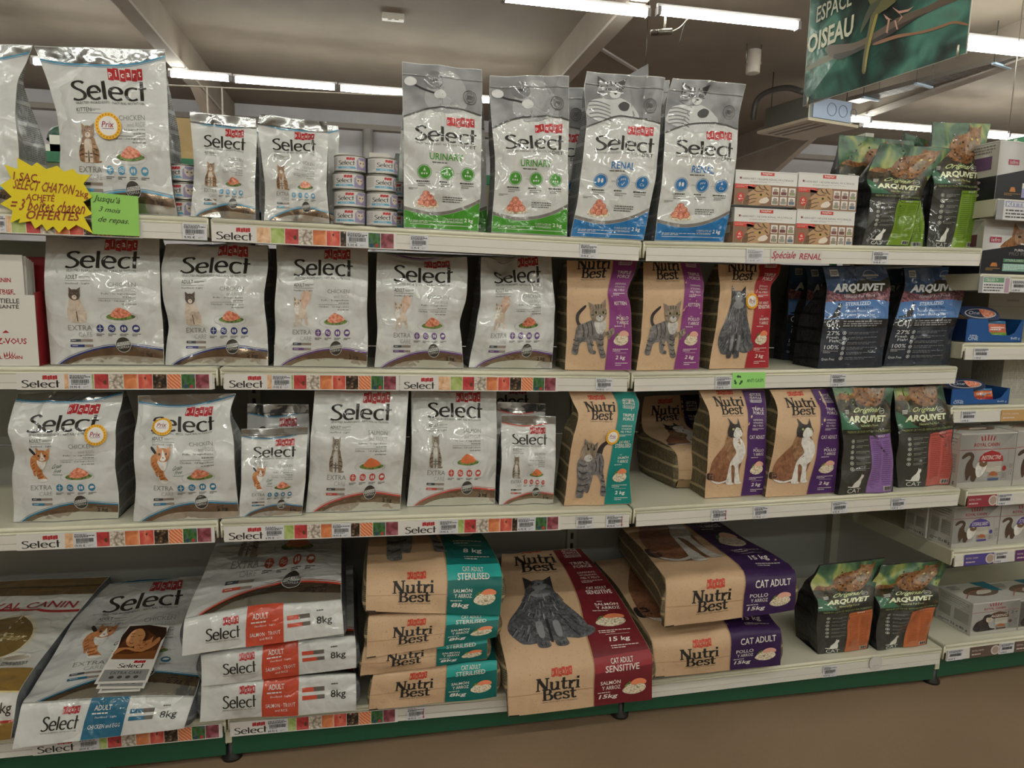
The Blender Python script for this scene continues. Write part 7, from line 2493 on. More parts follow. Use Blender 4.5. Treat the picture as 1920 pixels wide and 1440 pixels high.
def art_pro(kitten):
    a = Art()
    blk, red, w_ = G('#1a1c22'), G('#9c2a48'), G('#b9b8b6')
    a.rect(0, 0, 1, 1, G('#aeacaa'), 1)
    if kitten:
        a.poly([(-0.01, -0.01), (1.01, -0.01), (1.01, 0.62), (0.55, 0.56), (0.0, 0.40)], blk, 2)
        a.rect(0.16, 0.60, 0.33, 0.69, red, 3)
        a.text('isfm', 0.18, 0.615, 0.31, 0.675, w_, 4, 0.01)
        a.poly([(0.52, 0.50), (0.54, 0.66), (0.58, 0.84), (0.66, 0.78), (0.80, 0.90), (0.84, 0.60)], 'fur_bengal', 3, 2)
        a.text('PRO PLAN', 0.52, 0.34, 0.90, 0.42, G('#6e6a66'), 4)
        a.rect(0.42, 0.05, 1.0, 0.30, G('#8d8ab0'), 3)
        a.rect(0.42, 0.21, 1.0, 0.30, G('#c9c7c2'), 4)
        a.text('KITTEN', 0.46, 0.225, 0.66, 0.28, blk, 5, 0.012)
        a.lines(0.46, 0.07, 0.95, 0.19, 3, w_, 5, 0.4)
        a.poly([(0.22, 0.14), (0.24, 0.22), (0.30, 0.22), (0.32, 0.14)], G('#b0723a'), 4)
        a.lines(0.14, 0.07, 0.40, 0.12, 2, G('#8a6a3c'), 4)
    else:
        a.poly([(0.30, 0.44), (0.34, 0.60), (0.44, 0.70), (0.46, 0.96), (0.54, 0.84), (0.70, 0.84), (0.78, 0.96), (0.78, 0.66), (0.70, 0.50), (0.80, 0.44), (0.95, 0.40)], 'fur_bengal', 2, 2)
        a.poly([(0.48, 0.74), (0.56, 0.82), (0.70, 0.82), (0.77, 0.72), (0.72, 0.58), (0.62, 0.52), (0.52, 0.58)], 'fur_brown', 3, 3)
        a.oval(0.56, 0.70, 0.03, 0.025, G('#2a2420'), 4, 8)
        a.oval(0.69, 0.70, 0.03, 0.025, G('#2a2420'), 4, 8)
        a.poly([(0.58, 0.58), (0.66, 0.58), (0.62, 0.53)], 'fur_white', 4)
        a.poly([(-0.01, -0.01), (1.01, -0.01), (1.01, 0.42), (0.62, 0.56), (0.0, 0.42)], blk, 5)
        a.rect(0.10, 0.58, 0.28, 0.68, red, 6)
        a.text('isfm', 0.12, 0.595, 0.26, 0.665, w_, 7, 0.01)
        a.text('PURINA', 0.50, 0.43, 0.70, 0.475, w_, 6, 0.012)
        a.text('PRO PLAN', 0.42, 0.35, 0.80, 0.415, G('#6e6a66'), 6)
        a.rect(0.34, 0.06, 0.82, 0.20, G('#7fa79a'), 6)
        a.rect(0.34, 0.225, 0.84, 0.29, G('#3f7a56'), 6)
        a.text('STERILISED', 0.37, 0.24, 0.66, 0.278, w_, 7, 0.01)
        a.lines(0.36, 0.08, 0.70, 0.19, 4, G('#cfe0d8'), 7, 0.4)
        a.ring(0.77, 0.13, 0.035, 0.05, 0.2, G('#cfe0d8'), 7)
        a.poly([(0.14, 0.14), (0.17, 0.21), (0.24, 0.21), (0.26, 0.14)], G('#b0723a'), 6)
        a.lines(0.08, 0.06, 0.30, 0.12, 2, G('#8a6a3c'), 6)
    return a
apl = Art()
apl.rect(0, 0, 1, 1, G('#a5a297'), 1).rect(0, 0, 1, 0.40, G('#16171b'), 2).rect(0.40, 0.52, 0.85, 0.75, G('#5f4666'), 3).lines(0.3, 0.80, 0.9, 0.95, 3, G('#77746c'), 3)
for k in range(3):
    apl.oval(0.5, 0.32 - 0.11 * k, 0.13, 0.035, G('#a08a94'), 3, 10)
bl2 = Art()
bl2.rect(0, 0, 1, 1, G('#a5a297'), 1).rect(0, 0, 1, 0.44, G('#16171b'), 2).rect(0.35, 0.50, 0.85, 0.72, G('#5a2f3c'), 3)
rbox('a', 1869, 1985, 267, 'grey and black carton marked KITTEN, highest at the right edge', 0.02, 0.16, art_pro(True), apl, ypx=330)
rbox('b', 1841, 1960, 413, 'grey and black carton with a cat portrait and green STERILISED band', 0.02, 0.16, art_pro(False), bl2, ypx=470)

def art_rc(word, col, who, extra=None):
    a = Art()
    red, c, gr = G('#a3333a'), G(col), G('#8a8782')
    a.rect(0, 0, 1, 1, G('#c2c0ba'), 0)
    a.rect(0, 0, 1, 0.11, G('#a9a7a0'), 1)
    a.rect(0, 0.695, 1, 0.705, red, 1)
    for k in range(5):
        x = 0.38 + k * 0.05
        a.poly([(x - 0.012, 0.86), (x + 0.012, 0.86), (x + (k - 2) * 0.012 + 0.01, 0.97 - abs(k - 2) * 0.012), (x + (k - 2) * 0.012 - 0.01, 0.965 - abs(k - 2) * 0.012)], red, 2)
    a.text('ROYAL CANIN', 0.24, 0.755, 0.70, 0.82, red, 2, 0.016)
    a.rect(0.88, 0.12, 0.884, 0.69, gr, 2)
    if who == 'tail':
        a.poly([(0.16, 0.14), (0.12, 0.30), (0.14, 0.46), (0.20, 0.56), (0.16, 0.60), (0.06, 0.54), (0.04, 0.58), (0.10, 0.65), (0.20, 0.66), (0.26, 0.58), (0.24, 0.44), (0.30, 0.36), (0.42, 0.46), (0.46, 0.40), (0.42, 0.26), (0.34, 0.20), (0.30, 0.12), (0.24, 0.14), (0.22, 0.24)], G('#4a3a2e'), 3, 3)
        a.poly([(0.30, 0.36), (0.34, 0.46), (0.46, 0.48), (0.50, 0.40), (0.44, 0.24), (0.34, 0.20)], 'fur_white', 4, 3)
        a.poly([(0.36, 0.42), (0.38, 0.50), (0.44, 0.46), (0.50, 0.50), (0.50, 0.42), (0.44, 0.38)], G('#6a523e'), 5, 2)
    else:
        a.poly([(0.08, 0.14), (0.04, 0.24), (0.10, 0.40), (0.22, 0.48), (0.26, 0.58), (0.34, 0.62), (0.42, 0.58), (0.44, 0.46), (0.36, 0.38), (0.40, 0.20), (0.50, 0.16), (0.48, 0.12), (0.20, 0.11)], 'fur_dark', 3, 3)
        a.poly([(0.30, 0.44), (0.32, 0.52), (0.42, 0.50), (0.44, 0.44), (0.36, 0.36)], 'fur_cream', 4, 3)
    a.poly([(0.35, 0.47), (0.37, 0.57), (0.44, 0.64), (0.57, 0.68), (0.70, 0.64), (0.78, 0.57), (0.80, 0.47)], c, 2, 0)
    a.text(word, 0.40, 0.51, 0.75, 0.59, G('#dcd8d2'), 4, 0.006, 0.06)
    a.rect(0.50, 0.28, 0.77, 0.48, G('#b9b3a9'), 2)
    a.lines(0.50, 0.36, 0.76, 0.46, 4, gr, 4, 0.35)
    a.oval(0.63, 0.21, 0.10, 0.035, G('#9a8f84'), 4)
    a.poly([(0.55, 0.22), (0.60, 0.29), (0.68, 0.28), (0.72, 0.21)], G('#a0603c'), 5, 2)
    a.rect(0.54, 0.125, 0.74, 0.17, c if who != 'tail' or word != 'INSTINCTIVE' else G('#4a5a78'), 5)
    a.oval(0.83, 0.34, 0.035, 0.05, c, 3, 14)
    a.lines(0.80, 0.16, 0.87, 0.26, 3, gr, 3)
    a.text('12', 0.92, 0.22, 0.98, 0.32, gr, 3)
    a.lines(0.91, 0.34, 0.985, 0.42, 3, gr, 3)
    if extra:
        a.text(extra, 0.76, 0.57, 0.98, 0.66, G('#5f5550'), 5, 0.0)
    return a

def art_rc_left():
    a = Art()
    gr = G('#8a8782')
    a.rect(0, 0, 1, 1, G('#b4b1a9'), 1)
    a.rect(0, 0.695, 1, 0.70, gr, 2)
    a.rect(0.08, 0.28, 0.42, 0.62, G('#a19e96'), 2)
    a.rect(0.52, 0.28, 0.92, 0.62, G('#a19e96'), 2)
    a.lines(0.10, 0.30, 0.40, 0.60, 6, gr, 3, 0.3)
    a.lines(0.54, 0.30, 0.90, 0.60, 6, gr, 3, 0.3)
    a.text('12 x 85 g', 0.46, 0.06, 0.92, 0.15, G('#4a4744'), 3, 0.02)
    a.lines(0.08, 0.06, 0.40, 0.14, 2, gr, 3)
    a.lines(0.1, 0.74, 0.9, 0.92, 3, gr, 3, 0.3)
    return a

def art_rc_top(teal=False):
    a = Art()
    a.rect(0, 0, 1, 1, G('#b9b7b0'), 1)
    a.poly([(0.18, 0.50), (0.40, 0.72), (0.70, 0.76), (0.95, 0.60), (0.80, 0.36), (0.44, 0.30)], G('#6b5a4c'), 2, 3)
    a.poly([(0.40, 0.40), (0.56, 0.60), (0.80, 0.62), (0.72, 0.44)], G('#c9c1b4'), 3, 3)
    a.band([(0.05, 0.25), (0.3, 0.5), (0.6, 0.6), (0.95, 0.55)], 0.03, G('#9c5a52'), 4)
    a.lines(0.08, 0.7, 0.3, 0.92, 3, G('#7a766f'), 3)
    if teal:
        a.poly([(0.80, 0.55), (1.01, 0.45), (1.01, 1.0), (0.66, 1.0)], G('#1f6f84'), 5)
    return a

RL = art_rc_left()
rbox('e', 1797, 1899, 812, 'white carton reading INSTINCTIVE under a red half disc', 0.025, 0.15, art_rc('INSTINCTIVE', '#9c2a30', 'tail'), RL, art_rc_top(), ypx=880)
rbox('e', 1901, 2004, 806, 'white carton cut by the right edge beside the INSTINCTIVE one', 0.025, 0.15, art_rc('INSTINCTIVE', '#9c2a30', 'tail'), RL, art_rc_top(), ypx=880)
rbox('f', 1786, 1871, 948, 'white carton reading STERILISED under a violet half disc', 0.02, 0.105, art_rc('STERILISED', '#4c3f8a', 'tail'), RL, art_rc_top(), ypx=1000)
rbox('f', 1873, 1960, 943, 'white carton cut by the right edge beside the STERILISED one', 0.02, 0.105, art_rc('STERILISED', '#4c3f8a', 'tail'), RL, art_rc_top(), ypx=1000)
rbox('f', 1735, 1815, 948, 'white carton standing behind the STERILISED one', 0.13, 0.10, None, RL, None, ypx=1000)
rbox('g', 1820, 1906, 1128, 'white carton reading AGEING under a brown half disc', 0.04, 0.16, art_rc('AGEING', '#5a4034', 'sit', '12+'), RL, art_rc_top(True), ypx=1180)
rbox('g', 1908, 1990, 1122, 'white carton cut by the right edge beside the AGEING one', 0.04, 0.16, art_rc('AGEING', '#5a4034', 'sit', '12+'), RL, art_rc_top(True), ypx=1180)
rbox('c', 1850, 1960, 548, 'plain pale carton in the shade behind the upper blue tray', 0.26, 0.14, Art().lines(0.3, 0.78, 0.7, 0.86, 1, G('#85827b'), 1).rect(0.0, 0.68, 1, 0.69, G('#85827b'), 1), None, None, G('#9d9a93'), ypx=600)
aw = Art()
aw.rect(0.1, 0.1, 0.9, 0.9, 'smallprint', 1)
rbox('d', 1878, 1970, 668, 'pale carton with small print behind the lower blue tray', 0.14, 0.14, aw, aw, None, G('#a9a69f'), ypx=720)

# blue display trays with pouches
def tray(k, l, r_, top, label, pal, lid):
    z, v = RUN[k]
    vv = v + 0.02
    yp = top + 25
    u0, u1 = FR.on(l, yp, vv)[0], FR.on(r_, yp, vv)[0]
    z1 = FR.on((l + r_) / 2, top, vv)[1]
    zm = z + 0.30 * (z1 - z)
    d = 0.17
    c = FR.w((u0 + u1) / 2, vv + d / 2, z)
    r = thing('display_tray', c, label, 'tray', 'blue cardboard trays of pouches')
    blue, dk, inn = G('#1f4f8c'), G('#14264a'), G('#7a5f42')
    t = 0.0025
    H = lambda a, b, e, f, g, h: [FR.w(a, e, g), FR.w(b, e, g), FR.w(b, f, g), FR.w(a, f, g), FR.w(a, e, h), FR.w(b, e, h), FR.w(b, f, h), FR.w(a, f, h)]
    w = u1 - u0
    mb = MB(c)
    # front wall with a scooped opening
    prof = [(0, 1.0), (0.36, 1.0), (0.40, 0.45), (0.46, 0.32), (0.78, 0.30), (0.86, 0.42), (0.97, 0.98), (1.0, 1.0)]
    zz = lambda q: z + 0.001 + q * (z1 - z)
    V = []
    for s_, h_ in prof:
        V += [FR.w(u0 + s_ * w, vv, z + 0.001), FR.w(u0 + s_ * w, vv, zz(h_)), FR.w(u0 + s_ * w, vv + t, z + 0.001), FR.w(u0 + s_ * w, vv + t, zz(h_))]
    Fs = []
    for i in range(len(prof) - 1):
        a_, b_ = 4 * i, 4 * (i + 1)
        Fs += [(a_, b_, b_ + 1, a_ + 1), (a_ + 2, a_ + 3, b_ + 3, b_ + 2), (a_ + 1, b_ + 1, b_ + 3, a_ + 3)]
    mb.add(V, Fs, blue)
    ar = Art()
    ar.text('PURINA', 0.07, 0.26, 0.20, 0.33, G('#c9d2de'), 1, 0.01)
    ar.text('ONE', 0.05, 0.09, 0.22, 0.25, G('#c9d2de'), 1, 0.0)
    ar.text('8x85 g', 0.80, 0.11, 0.96, 0.24, G('#c9d2de'), 1)
    lay_art(mb, flat(FR.w(u0, vv, z), FR.w(u1, vv, z), FR.w(u0, vv, z1), FR.w(u1, vv, z1)), ar, step=0.0004)
    mb.build('front_panel', r)
    b = MB(c)
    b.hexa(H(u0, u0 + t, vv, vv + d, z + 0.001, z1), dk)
    b.hexa(H(u1 - t, u1, vv, vv + d, z + 0.001, z1), blue)
    b.hexa(H(u0, u1, vv + d - t, vv + d, z + 0.001, z1 + 0.01), inn)
    b.hexa(H(u0, u1, vv, vv + d, z + 0.001, z + 0.004), inn)
    b.build('tray_walls', r)
    for i in range(4):
        vi = vv + 0.022 + i * 0.034
        zt = z + (z1 - z) * (0.92 - 0.04 * i)
        uu0, uu1 = u0 + 0.06 * w, u0 + (0.82 - 0.02 * i) * w
        lean = 0.012
        T_ = np.linspace(0, 1, 4)
        L = np.array([FR.w(uu0, vi + lean * q, z + 0.006 + q * (zt - z - 0.006)) for q in T_])
        R = np.array([FR.w(uu1, vi + lean * q, z + 0.006 + q * (zt - z - 0.006)) for q in T_])
        sf = Surf(T_, L, R, 0.005, 0.004, 300 + i)
        sg, tg = np.meshgrid(np.linspace(0, 1, 14), np.linspace(0, 1, 12))
        pm = MB(FR.w((uu0 + uu1) / 2, vi, z))
        Fg = sf.P(sg, tg)
        Bg = sf.base(sg.ravel(), tg.ravel()).reshape(12, 14, 3) + FR.N * 0.010
        pm.grid(Fg, F('#2a6a94'))
        pm.grid(Bg, F('#2a6a94'), flip=True)
        for cl in (0, -1):
            pm.grid(np.stack([Fg[:, cl], Bg[:, cl]], 1), F('#2a6a94'), flip=cl == -1)
        pm.grid(np.stack([Fg[-1], Bg[-1]]), F('#2a6a94'))
        if i == 0:
            q = Art()
            q.poly([(0.50, -0.02), (0.50, 0.70), (0.56, 0.85), (1.02, 0.85), (1.02, -0.02)], F(pal[0]), 1)
            q.rect(0.50, 0.0, 1.0, 0.40, F(pal[1]), 2)
            q.lines(0.60, 0.5, 0.95, 0.7, 2, F('#d8d0c8'), 3)
            lay_art(pm, sf, q)
        tag(pm.build('pouch'), ('front pouch in the %s blue tray', 'second pouch in the %s blue tray', 'third pouch in the %s blue tray', 'rear pouch in the %s blue tray')[i] % lid, 'pouch', 'pouches in the %s blue tray' % lid)
    # the pack lid: a dark blue header with an oval food picture
    h0, h1 = z1 - 0.004, z1 + 0.55 * (z1 - z)
    hm = MB(c)
    q0, q1 = u0 - 0.03 * w, u0 + 0.66 * w
    pts = [(0.0, 0.55), (0.12, 0.95), (0.5, 1.0), (0.86, 0.86), (1.0, 0.45), (0.92, 0.05), (0.6, 0.0), (0.25, 0.08)]
    pts = smooth(pts, 4)
    P3 = lambda x, y, o: FR.w(q0 + x * (q1 - q0), vv + 0.012 + 0.03 * y + o, h0 + y * (h1 - h0))
    nn = len(pts)
    Tt = tess(pts)
    hm.add([P3(x, y, 0) for x, y in pts], Tt, G('#182a50'))
    hm.add([P3(x, y, 0.004) for x, y in pts], [t_[::-1] for t_ in Tt], G('#182a50'))
    hm.add([p for x, y in pts for p in (P3(x, y, 0), P3(x, y, 0.004))], [(2 * i, 2 * ((i + 1) % nn), 2 * ((i + 1) % nn) + 1, 2 * i + 1) for i in range(nn)], G('#182a50'))
    sfh = flat(P3(0, 0, 0), P3(1, 0, 0), P3(0, 1, 0), P3(1, 1, 0))
    q = Art()
    q.oval(0.52, 0.48, 0.40, 0.34, G('#b9b6b0'), 1, 24)
    q.oval(0.52, 0.49, 0.37, 0.30, G('#16233f'), 2, 24)
    q.poly([(0.52, 0.76), (0.70, 0.74), (0.87, 0.56), (0.84, 0.36), (0.66, 0.22), (0.56, 0.30)], 'food_meat', 3, 3)
    q.text('One', 0.22, 0.40, 0.50, 0.64, G('#b9c2d0'), 4, 0, 0.2)
    lay_art(hm, sfh, q, step=0.0004)
    hm.build('header_card', r)
tray('c', 1811, 1917, 599, 'upper of the two blue trays at the right edge', ('#c0694a', '#6f9a3c'), 'upper')
tray('d', 1782, 1891, 729, 'lower of the two blue trays at the right edge', ('#c4612f', '#9c2c30'), 'lower')

def run_tag(k, pa, pb, label, art, card, d0=0.018, d1=0.061, name='price_label', group='paper price labels in the shelf rails', cat='price label', layer=1):
    z, v = RUN[k]
    vv = v - 0.002 - 0.0008 * layer
    yp = {'a': 388, 'b': 530, 'c': 660, 'd': 788, 'e': 932, 'f': 1052, 'g': 1228}[k]
    u0, u1 = FR.on(pa, yp, vv)[0], FR.on(pb, yp, vv)[0]
    q = [FR.w(u0, vv, z - d1), FR.w(u1, vv, z - d1), FR.w(u0, vv, z - d0), FR.w(u1, vv, z - d0)]
    d = FR.N * 0.0006
    mb = MB(q[0])
    mb.hexa([q[0], q[1], q[1] + d, q[0] + d, q[2], q[3], q[3] + d, q[2] + d], card)
    lay_art(mb, flat(*q), art, step=0.00025)
    return tag(mb.build(name), label, cat, group)

def tag_art(price, seed):
    a = Art()
    k = P('#2b2a2e')
    a.lines(0.06, 0.70, 0.94, 0.93, 3, k, 2, 0.6, seed)
    barcode(a, 0.12, 0.38, 0.88, 0.64, k, seed)
    a.text(price + ' €', 0.06, 0.07, 0.50, 0.23, k, 2, 0.012)
    return a
def wide_art(head, col):
    a = Art()
    a.rect(0.0, 0.0, 0.12, 1.0, P('#8d8c90'), 1)
    a.rect(0.14, 0.66, 0.80, 0.96, P(col), 1)
    a.text(head, 0.17, 0.71, 0.60, 0.90, P('#d5d8d2'), 2, 0.01)
    a.lines(0.16, 0.08, 0.78, 0.58, 3, P('#4a484c'), 2, 0.45)
    a.rect(0.83, 0.05, 0.98, 0.95, P('#a98d9c'), 1)
    return a
def brand_art(col):
    a = Art()
    a.rect(0, 0, 1, 1, P(col), 1)
    a.oval(0.88, 0.5, 0.16, 0.44, P('#c2bdb6'), 2, 20)
    a.oval(0.88, 0.5, 0.12, 0.34, P('#a58f84'), 3, 18)
    a.text('ROYAL CANIN', 0.05, 0.58, 0.46, 0.74, P('#c9b4b0'), 3, 0.01)
    a.lines(0.05, 0.22, 0.66, 0.40, 1, P('#c9b4b0'), 3, 0.6)
    return a
run_tag('a', 1869, 1975, 'wide white info label under the KITTEN carton', wide_art('KITTEN', '#9a98b4'), P('#c9c8ca'), 0.004, 0.07)
run_tag('b', 1836, 1894, 'white info label with green STERILISED heading at the right edge', wide_art('STERILISED 7+', '#5c8a6a'), P('#c9c8ca'), 0.010, 0.066)
run_tag('b', 1897, 1930, 'price label cut by the right edge beside the green-headed label', tag_art('13.95', 3), P('#c9c9ce'))
run_tag('c', 1826, 1854, 'price label under the upper blue tray', tag_art('3.99', 4), P('#c9c9ce'))
run_tag('d', 1802, 1829, 'price label under the lower blue tray', tag_art('3.99', 5), P('#c9c9ce'))
run_tag('d', 1876, 1945, 'tan brand label under the lower blue tray', brand_art('#b58f5c'), P('#b58f5c'))
run_tag('e', 1815, 1869, 'red brand label under the INSTINCTIVE carton', brand_art('#8c2f3c'), P('#8c2f3c'))
run_tag('e', 1872, 1898, 'price label under the INSTINCTIVE carton', tag_art('19.95', 6), P('#c9c9ce'))
run_tag('f', 1808, 1862, 'violet brand label under the STERILISED carton', brand_art('#4a3f86'), P('#4a3f86'))
run_tag('f', 1865, 1888, 'price label under the STERILISED carton', tag_art('19.95', 7), P('#c9c9ce'))
run_tag('f', 1903, 1960, 'purple brand label cut by the right edge', brand_art('#5a2f66'), P('#5a2f66'))
run_tag('g', 1777, 1806, 'price label at the left end of the lowest right rail', tag_art('19.95', 8), P('#c9c9ce'))
run_tag('g', 1819, 1871, 'brown brand label under the AGEING carton', brand_art('#5c4a40'), P('#5c4a40'))
run_tag('g', 1874, 1899, 'price label under the AGEING carton', tag_art('19.95', 9), P('#c9c9ce'))
run_tag('g', 1901, 1960, 'brown brand label cut by the right edge', brand_art('#5c4a40'), P('#5c4a40'))

# ---------------------------------------------------------------- hanging bird sign
SA, SB = np.array([3.325, 2.341]), np.array([3.505, 1.191])
SZ0, SZ1 = 2.70, 3.66
def on_sign(x, y):
    d = ray(x, y)
    e = (SB - SA) / np.linalg.norm(SB - SA)
    nrm = np.array([-e[1], e[0], 0])
    t = ((np.array([SA[0], SA[1], 0]) - CAM) @ nrm) / (d @ nrm)
    q = CAM + d * t
    return float((q[:2] - SA) @ e / np.linalg.norm(SB - SA)), (q[2] - SZ0) / (SZ1 - SZ0)
def sg(pts):
    return [on_sign(x / 3.4286 + 1360, y / 3.43) for x, y in pts]
e = (SB - SA) / np.linalg.norm(SB - SA)
nn = np.array([e[1], -e[0]])
if (np.array([CAM[0], CAM[1]]) - SA) @ nn < 0:
    nn = -nn
c = (*((SA + SB) / 2), SZ0)
r = thing('hanging_sign', c, 'hanging sign reading ESPACE OISEAU with a bird on a branch', 'sign')
mb = MB(c)
A3, B3 = np.array([*SA, 0]), np.array([*SB, 0])
n3 = np.array([*nn, 0])
zz0, zz1 = np.array([0, 0, SZ0]), np.array([0, 0, SZ1])
bk = -n3 * 0.006
mb.hexa([A3 + zz0, B3 + zz0, B3 + bk + zz0, A3 + bk + zz0, A3 + zz1, B3 + zz1, B3 + bk + zz1, A3 + bk + zz1], ('gloss', '#b9b4a8'))
a = Art()
a.rect(0, 0, 1, 1, 'bird_blur', 1)
a.poly(sg([(500, 560), (560, 640), (940, 545), (1552, 375), (1552, 500), (500, 720)]), G('#1b2723'), 2, 3)
a.poly(sg([(498, 470), (600, 380), (900, 250), (1100, 120), (1250, 60), (1100, 160), (900, 290), (700, 380), (560, 440)]), G('#6a6a54'), 2, 3)
a.poly(sg([(650, 310), (680, 290), (830, 275), (960, 210), (1120, 110), (1300, 40), (1420, -20), (1540, -20), (1400, 40), (1250, 110), (1120, 190), (980, 270), (820, 350), (720, 385), (660, 350)]), G('#5a4c3e'), 4, 3)
a.poly(sg([(700, 350), (830, 320), (980, 240), (1120, 160), (1300, 80), (1250, 110), (1120, 190), (980, 270), (820, 350), (720, 385)]), G('#2e2620'), 5, 2)
a.poly(sg([(960, 275), (1100, 225), (1260, 200), (1380, 165), (1470, 135), (1555, 150), (1555, 165), (1470, 152), (1390, 180), (1270, 215), (1110, 245), (970, 290)]), G('#8a6248'), 5, 3)
a.poly(sg([(920, -30), (1120, -30), (1040, 60), (985, 95), (960, 190), (925, 330), (905, 460), (890, 475), (880, 455), (895, 330), (920, 200), (935, 100), (870, 220), (895, 120), (935, 30)]), G('#5a5632'), 6, 2)
a.poly(sg([(985, 95), (960, 190), (925, 330), (905, 460), (897, 440), (915, 310), (945, 180), (968, 100)]), G('#94823f'), 7, 2)
a.poly(sg([(935, 30), (985, 0), (1010, 0), (935, 110), (872, 220), (895, 120)]), G('#3f4230'), 7)
for q in ([(1075, 45), (1120, 72), (1180, 60), (1215, 42), (1180, 75), (1120, 88)], [(1100, 130), (1115, 190), (1105, 190), (1090, 135)], [(1120, 80), (1145, 110), (1110, 150), (1135, 105)], [(1050, 120), (1045, 160), (1035, 210), (1048, 215), (1055, 165), (1062, 130)], [(1020, 90), (1060, 120), (1080, 128), (1040, 125)]):
    a.poly(sg(q), G('#b58a7c'), 8)
def stx(st, x0, y0, x1, y1, m, w, sl):
    p, q_ = on_sign(x0 / 3.4286 + 1360, y1 / 3.43), on_sign(x1 / 3.4286 + 1360, y0 / 3.43)
    p1 = on_sign(x0 / 3.4286 + 1360, (y1) / 3.43)
    a.text(st, p[0], p[1], q_[0], p[1] + (q_[1] - p[1]), m, 9, w)
u0 = on_sign(1360 + 588 / 3.4286, 150 / 3.43)
u1 = on_sign(1360 + 815 / 3.4286, 35 / 3.43)
u2 = on_sign(1360 + 588 / 3.4286, 50 / 3.43)
a.text('ESPACE', u0[0], u0[1], u1[0], u2[1], G('#a8a692'), 9, 0.012, 0, u1[1] - u0[1])
u0 = on_sign(1360 + 530 / 3.4286, 352 / 3.43)
u1 = on_sign(1360 + 822 / 3.4286, 225 / 3.43)
u2 = on_sign(1360 + 530 / 3.4286, 232 / 3.43)
a.text('OISEAU', u0[0], u0[1], u1[0], u2[1], G('#bdbba4'), 9, 0.03, 0, u1[1] - u0[1])
o3 = n3 * 0.0005
lay_art(mb, flat(A3 + zz0 + o3, B3 + zz0 + o3, A3 + zz1 + o3, B3 + zz1 + o3), a, step=0.0006, lim=9, edge=0.003)
mb.build('sign_panel', r)
for k, s_ in enumerate((0.04, 0.96)):
    w_ = MB(c)
    p = A3 + (B3 - A3) * s_ + bk * 0.5
    w_.tube([p + zz1 - np.array([0, 0, 0.03]), np.array([p[0], p[1], ZC])], 0.0025, ('metal', '#8d8a86'), 6)
    w_.build('suspension_wire', r)
    h = MB(c)
    q_ = p + zz0 + np.array([0, 0, 0.035]) + n3 * 0.006
    h.tube([q_ + n3 * 0.0 + np.array([0, 0, 0.02]), q_, q_ - np.array([0, 0, 0.05])], 0.007, ('metal', '#b9b2a4'), 8)
    h.build('clip', r)

# ---------------------------------------------------------------- things under the ceiling
# ceiling cassette unit with its pipe
cc = on_z(1515, 228, 3.50)
X, Y, Z = cc
S_ = 0.72
AR = 0.22
r = thing('air_conditioning_cassette', (X + S_ / 2 * (math.cos(AR) - math.sin(AR)), Y + S_ / 2 * (math.cos(AR) + math.sin(AR)), Z), 'grey ceiling air unit with a curved pipe, left of the bird sign', 'air conditioner', None, AR)
o = (X + S_ / 2, Y + S_ / 2, Z)
mb = MB(o)
mb.box((X, Y, Z + 0.04), (X + S_, Y + S_, Z + 0.31), ('metal', '#8f918a'))
mb.build('housing', r, 0.01)
f = MB(o)
f.box((X - 0.06, Y - 0.06, Z), (X + S_ + 0.06, Y + S_ + 0.06, Z + 0.035), ('plastic', '#b9ad98'))
for k in range(3):
    f.box((X + 0.05 + 0.12 * k, Y + 0.02, Z - 0.006), (X + 0.09 + 0.12 * k, Y + S_ - 0.02, Z), ('plastic', '#8f8470'))
f.build('grille_panel', r, 0.006)
g = MB(o)
g.box((X + 0.06, Y - 0.012, Z + 0.06), (X + S_ - 0.03, Y - 0.001, Z + 0.30), ('plastic', '#a3b3cc'))
for k, xx in enumerate((0.36, 0.55, 0.73)):
    n = 20
    rr = (0.075, 0.07, 0.05)[k]
    g.tube([(X + xx + rr * math.cos(2 * PI * i / n), Y - 0.014, Z + 0.18 + rr * math.sin(2 * PI * i / n)) for i in range(n + 1)], 0.004, ('plastic', '#5f6c84'), 6)
g.build('connection_cover', r)
p = MB(o)
pts = smooth([(X + 0.0, Y + 0.10, Z + 0.36), (X - 0.02, Y + 0.35, Z + 0.47), (X - 0.02, Y + 0.68, Z + 0.50), (X - 0.03, Y + 0.86, Z + 0.42), (X - 0.03, Y + 0.90, Z + 0.20)], 5, False)
p.tube(pts, 0.035, ('plastic', '#4d4a48'), 10)
p.build('pipe', r)
for (dx, dy) in ((0.05, 0.05), (S_ - 0.05, 0.05), (0.05, S_ - 0.05), (S_ - 0.05, S_ - 0.05)):
    w_ = MB(o)
    w_.tube([(X + dx, Y + dy, Z + 0.3), (X + dx, Y + dy, ZC - 0.001)], 0.006, ('metal', '#5f5c58'), 6)
    w_.build('hanging_rod', r)
# perforated cable tray
pa, pb = on_z(1600, 192, 3.85), on_z(1935, 106, 3.85)
c = (pa + pb) / 2
r = thing('cable_tray', c, 'perforated cable tray running behind the lower edge of the bird sign', 'cable tray')
d = (pb - pa) / np.linalg.norm(pb - pa)
nx = np.array([-d[1], d[0], 0]) * 0.10
hz = np.array([0, 0, 0.05])
m1 = MB(c)
m1.hexa([pa - nx, pb - nx, pb + nx, pa + nx, pa - nx + hz * 0.1, pb - nx + hz * 0.1, pb + nx + hz * 0.1, pa + nx + hz * 0.1], 'mesh_tray')
for sgn in (-1, 1):
    q = nx * sgn
    m1.hexa([pa + q - nx * 0.03, pb + q - nx * 0.03, pb + q + nx * 0.03, pa + q + nx * 0.03, pa + q - nx * 0.03 + hz, pb + q - nx * 0.03 + hz, pb + q + nx * 0.03 + hz, pa + q + nx * 0.03 + hz], 'mesh_tray')
L_ = np.linalg.norm(pb - pa)
k = 0.15
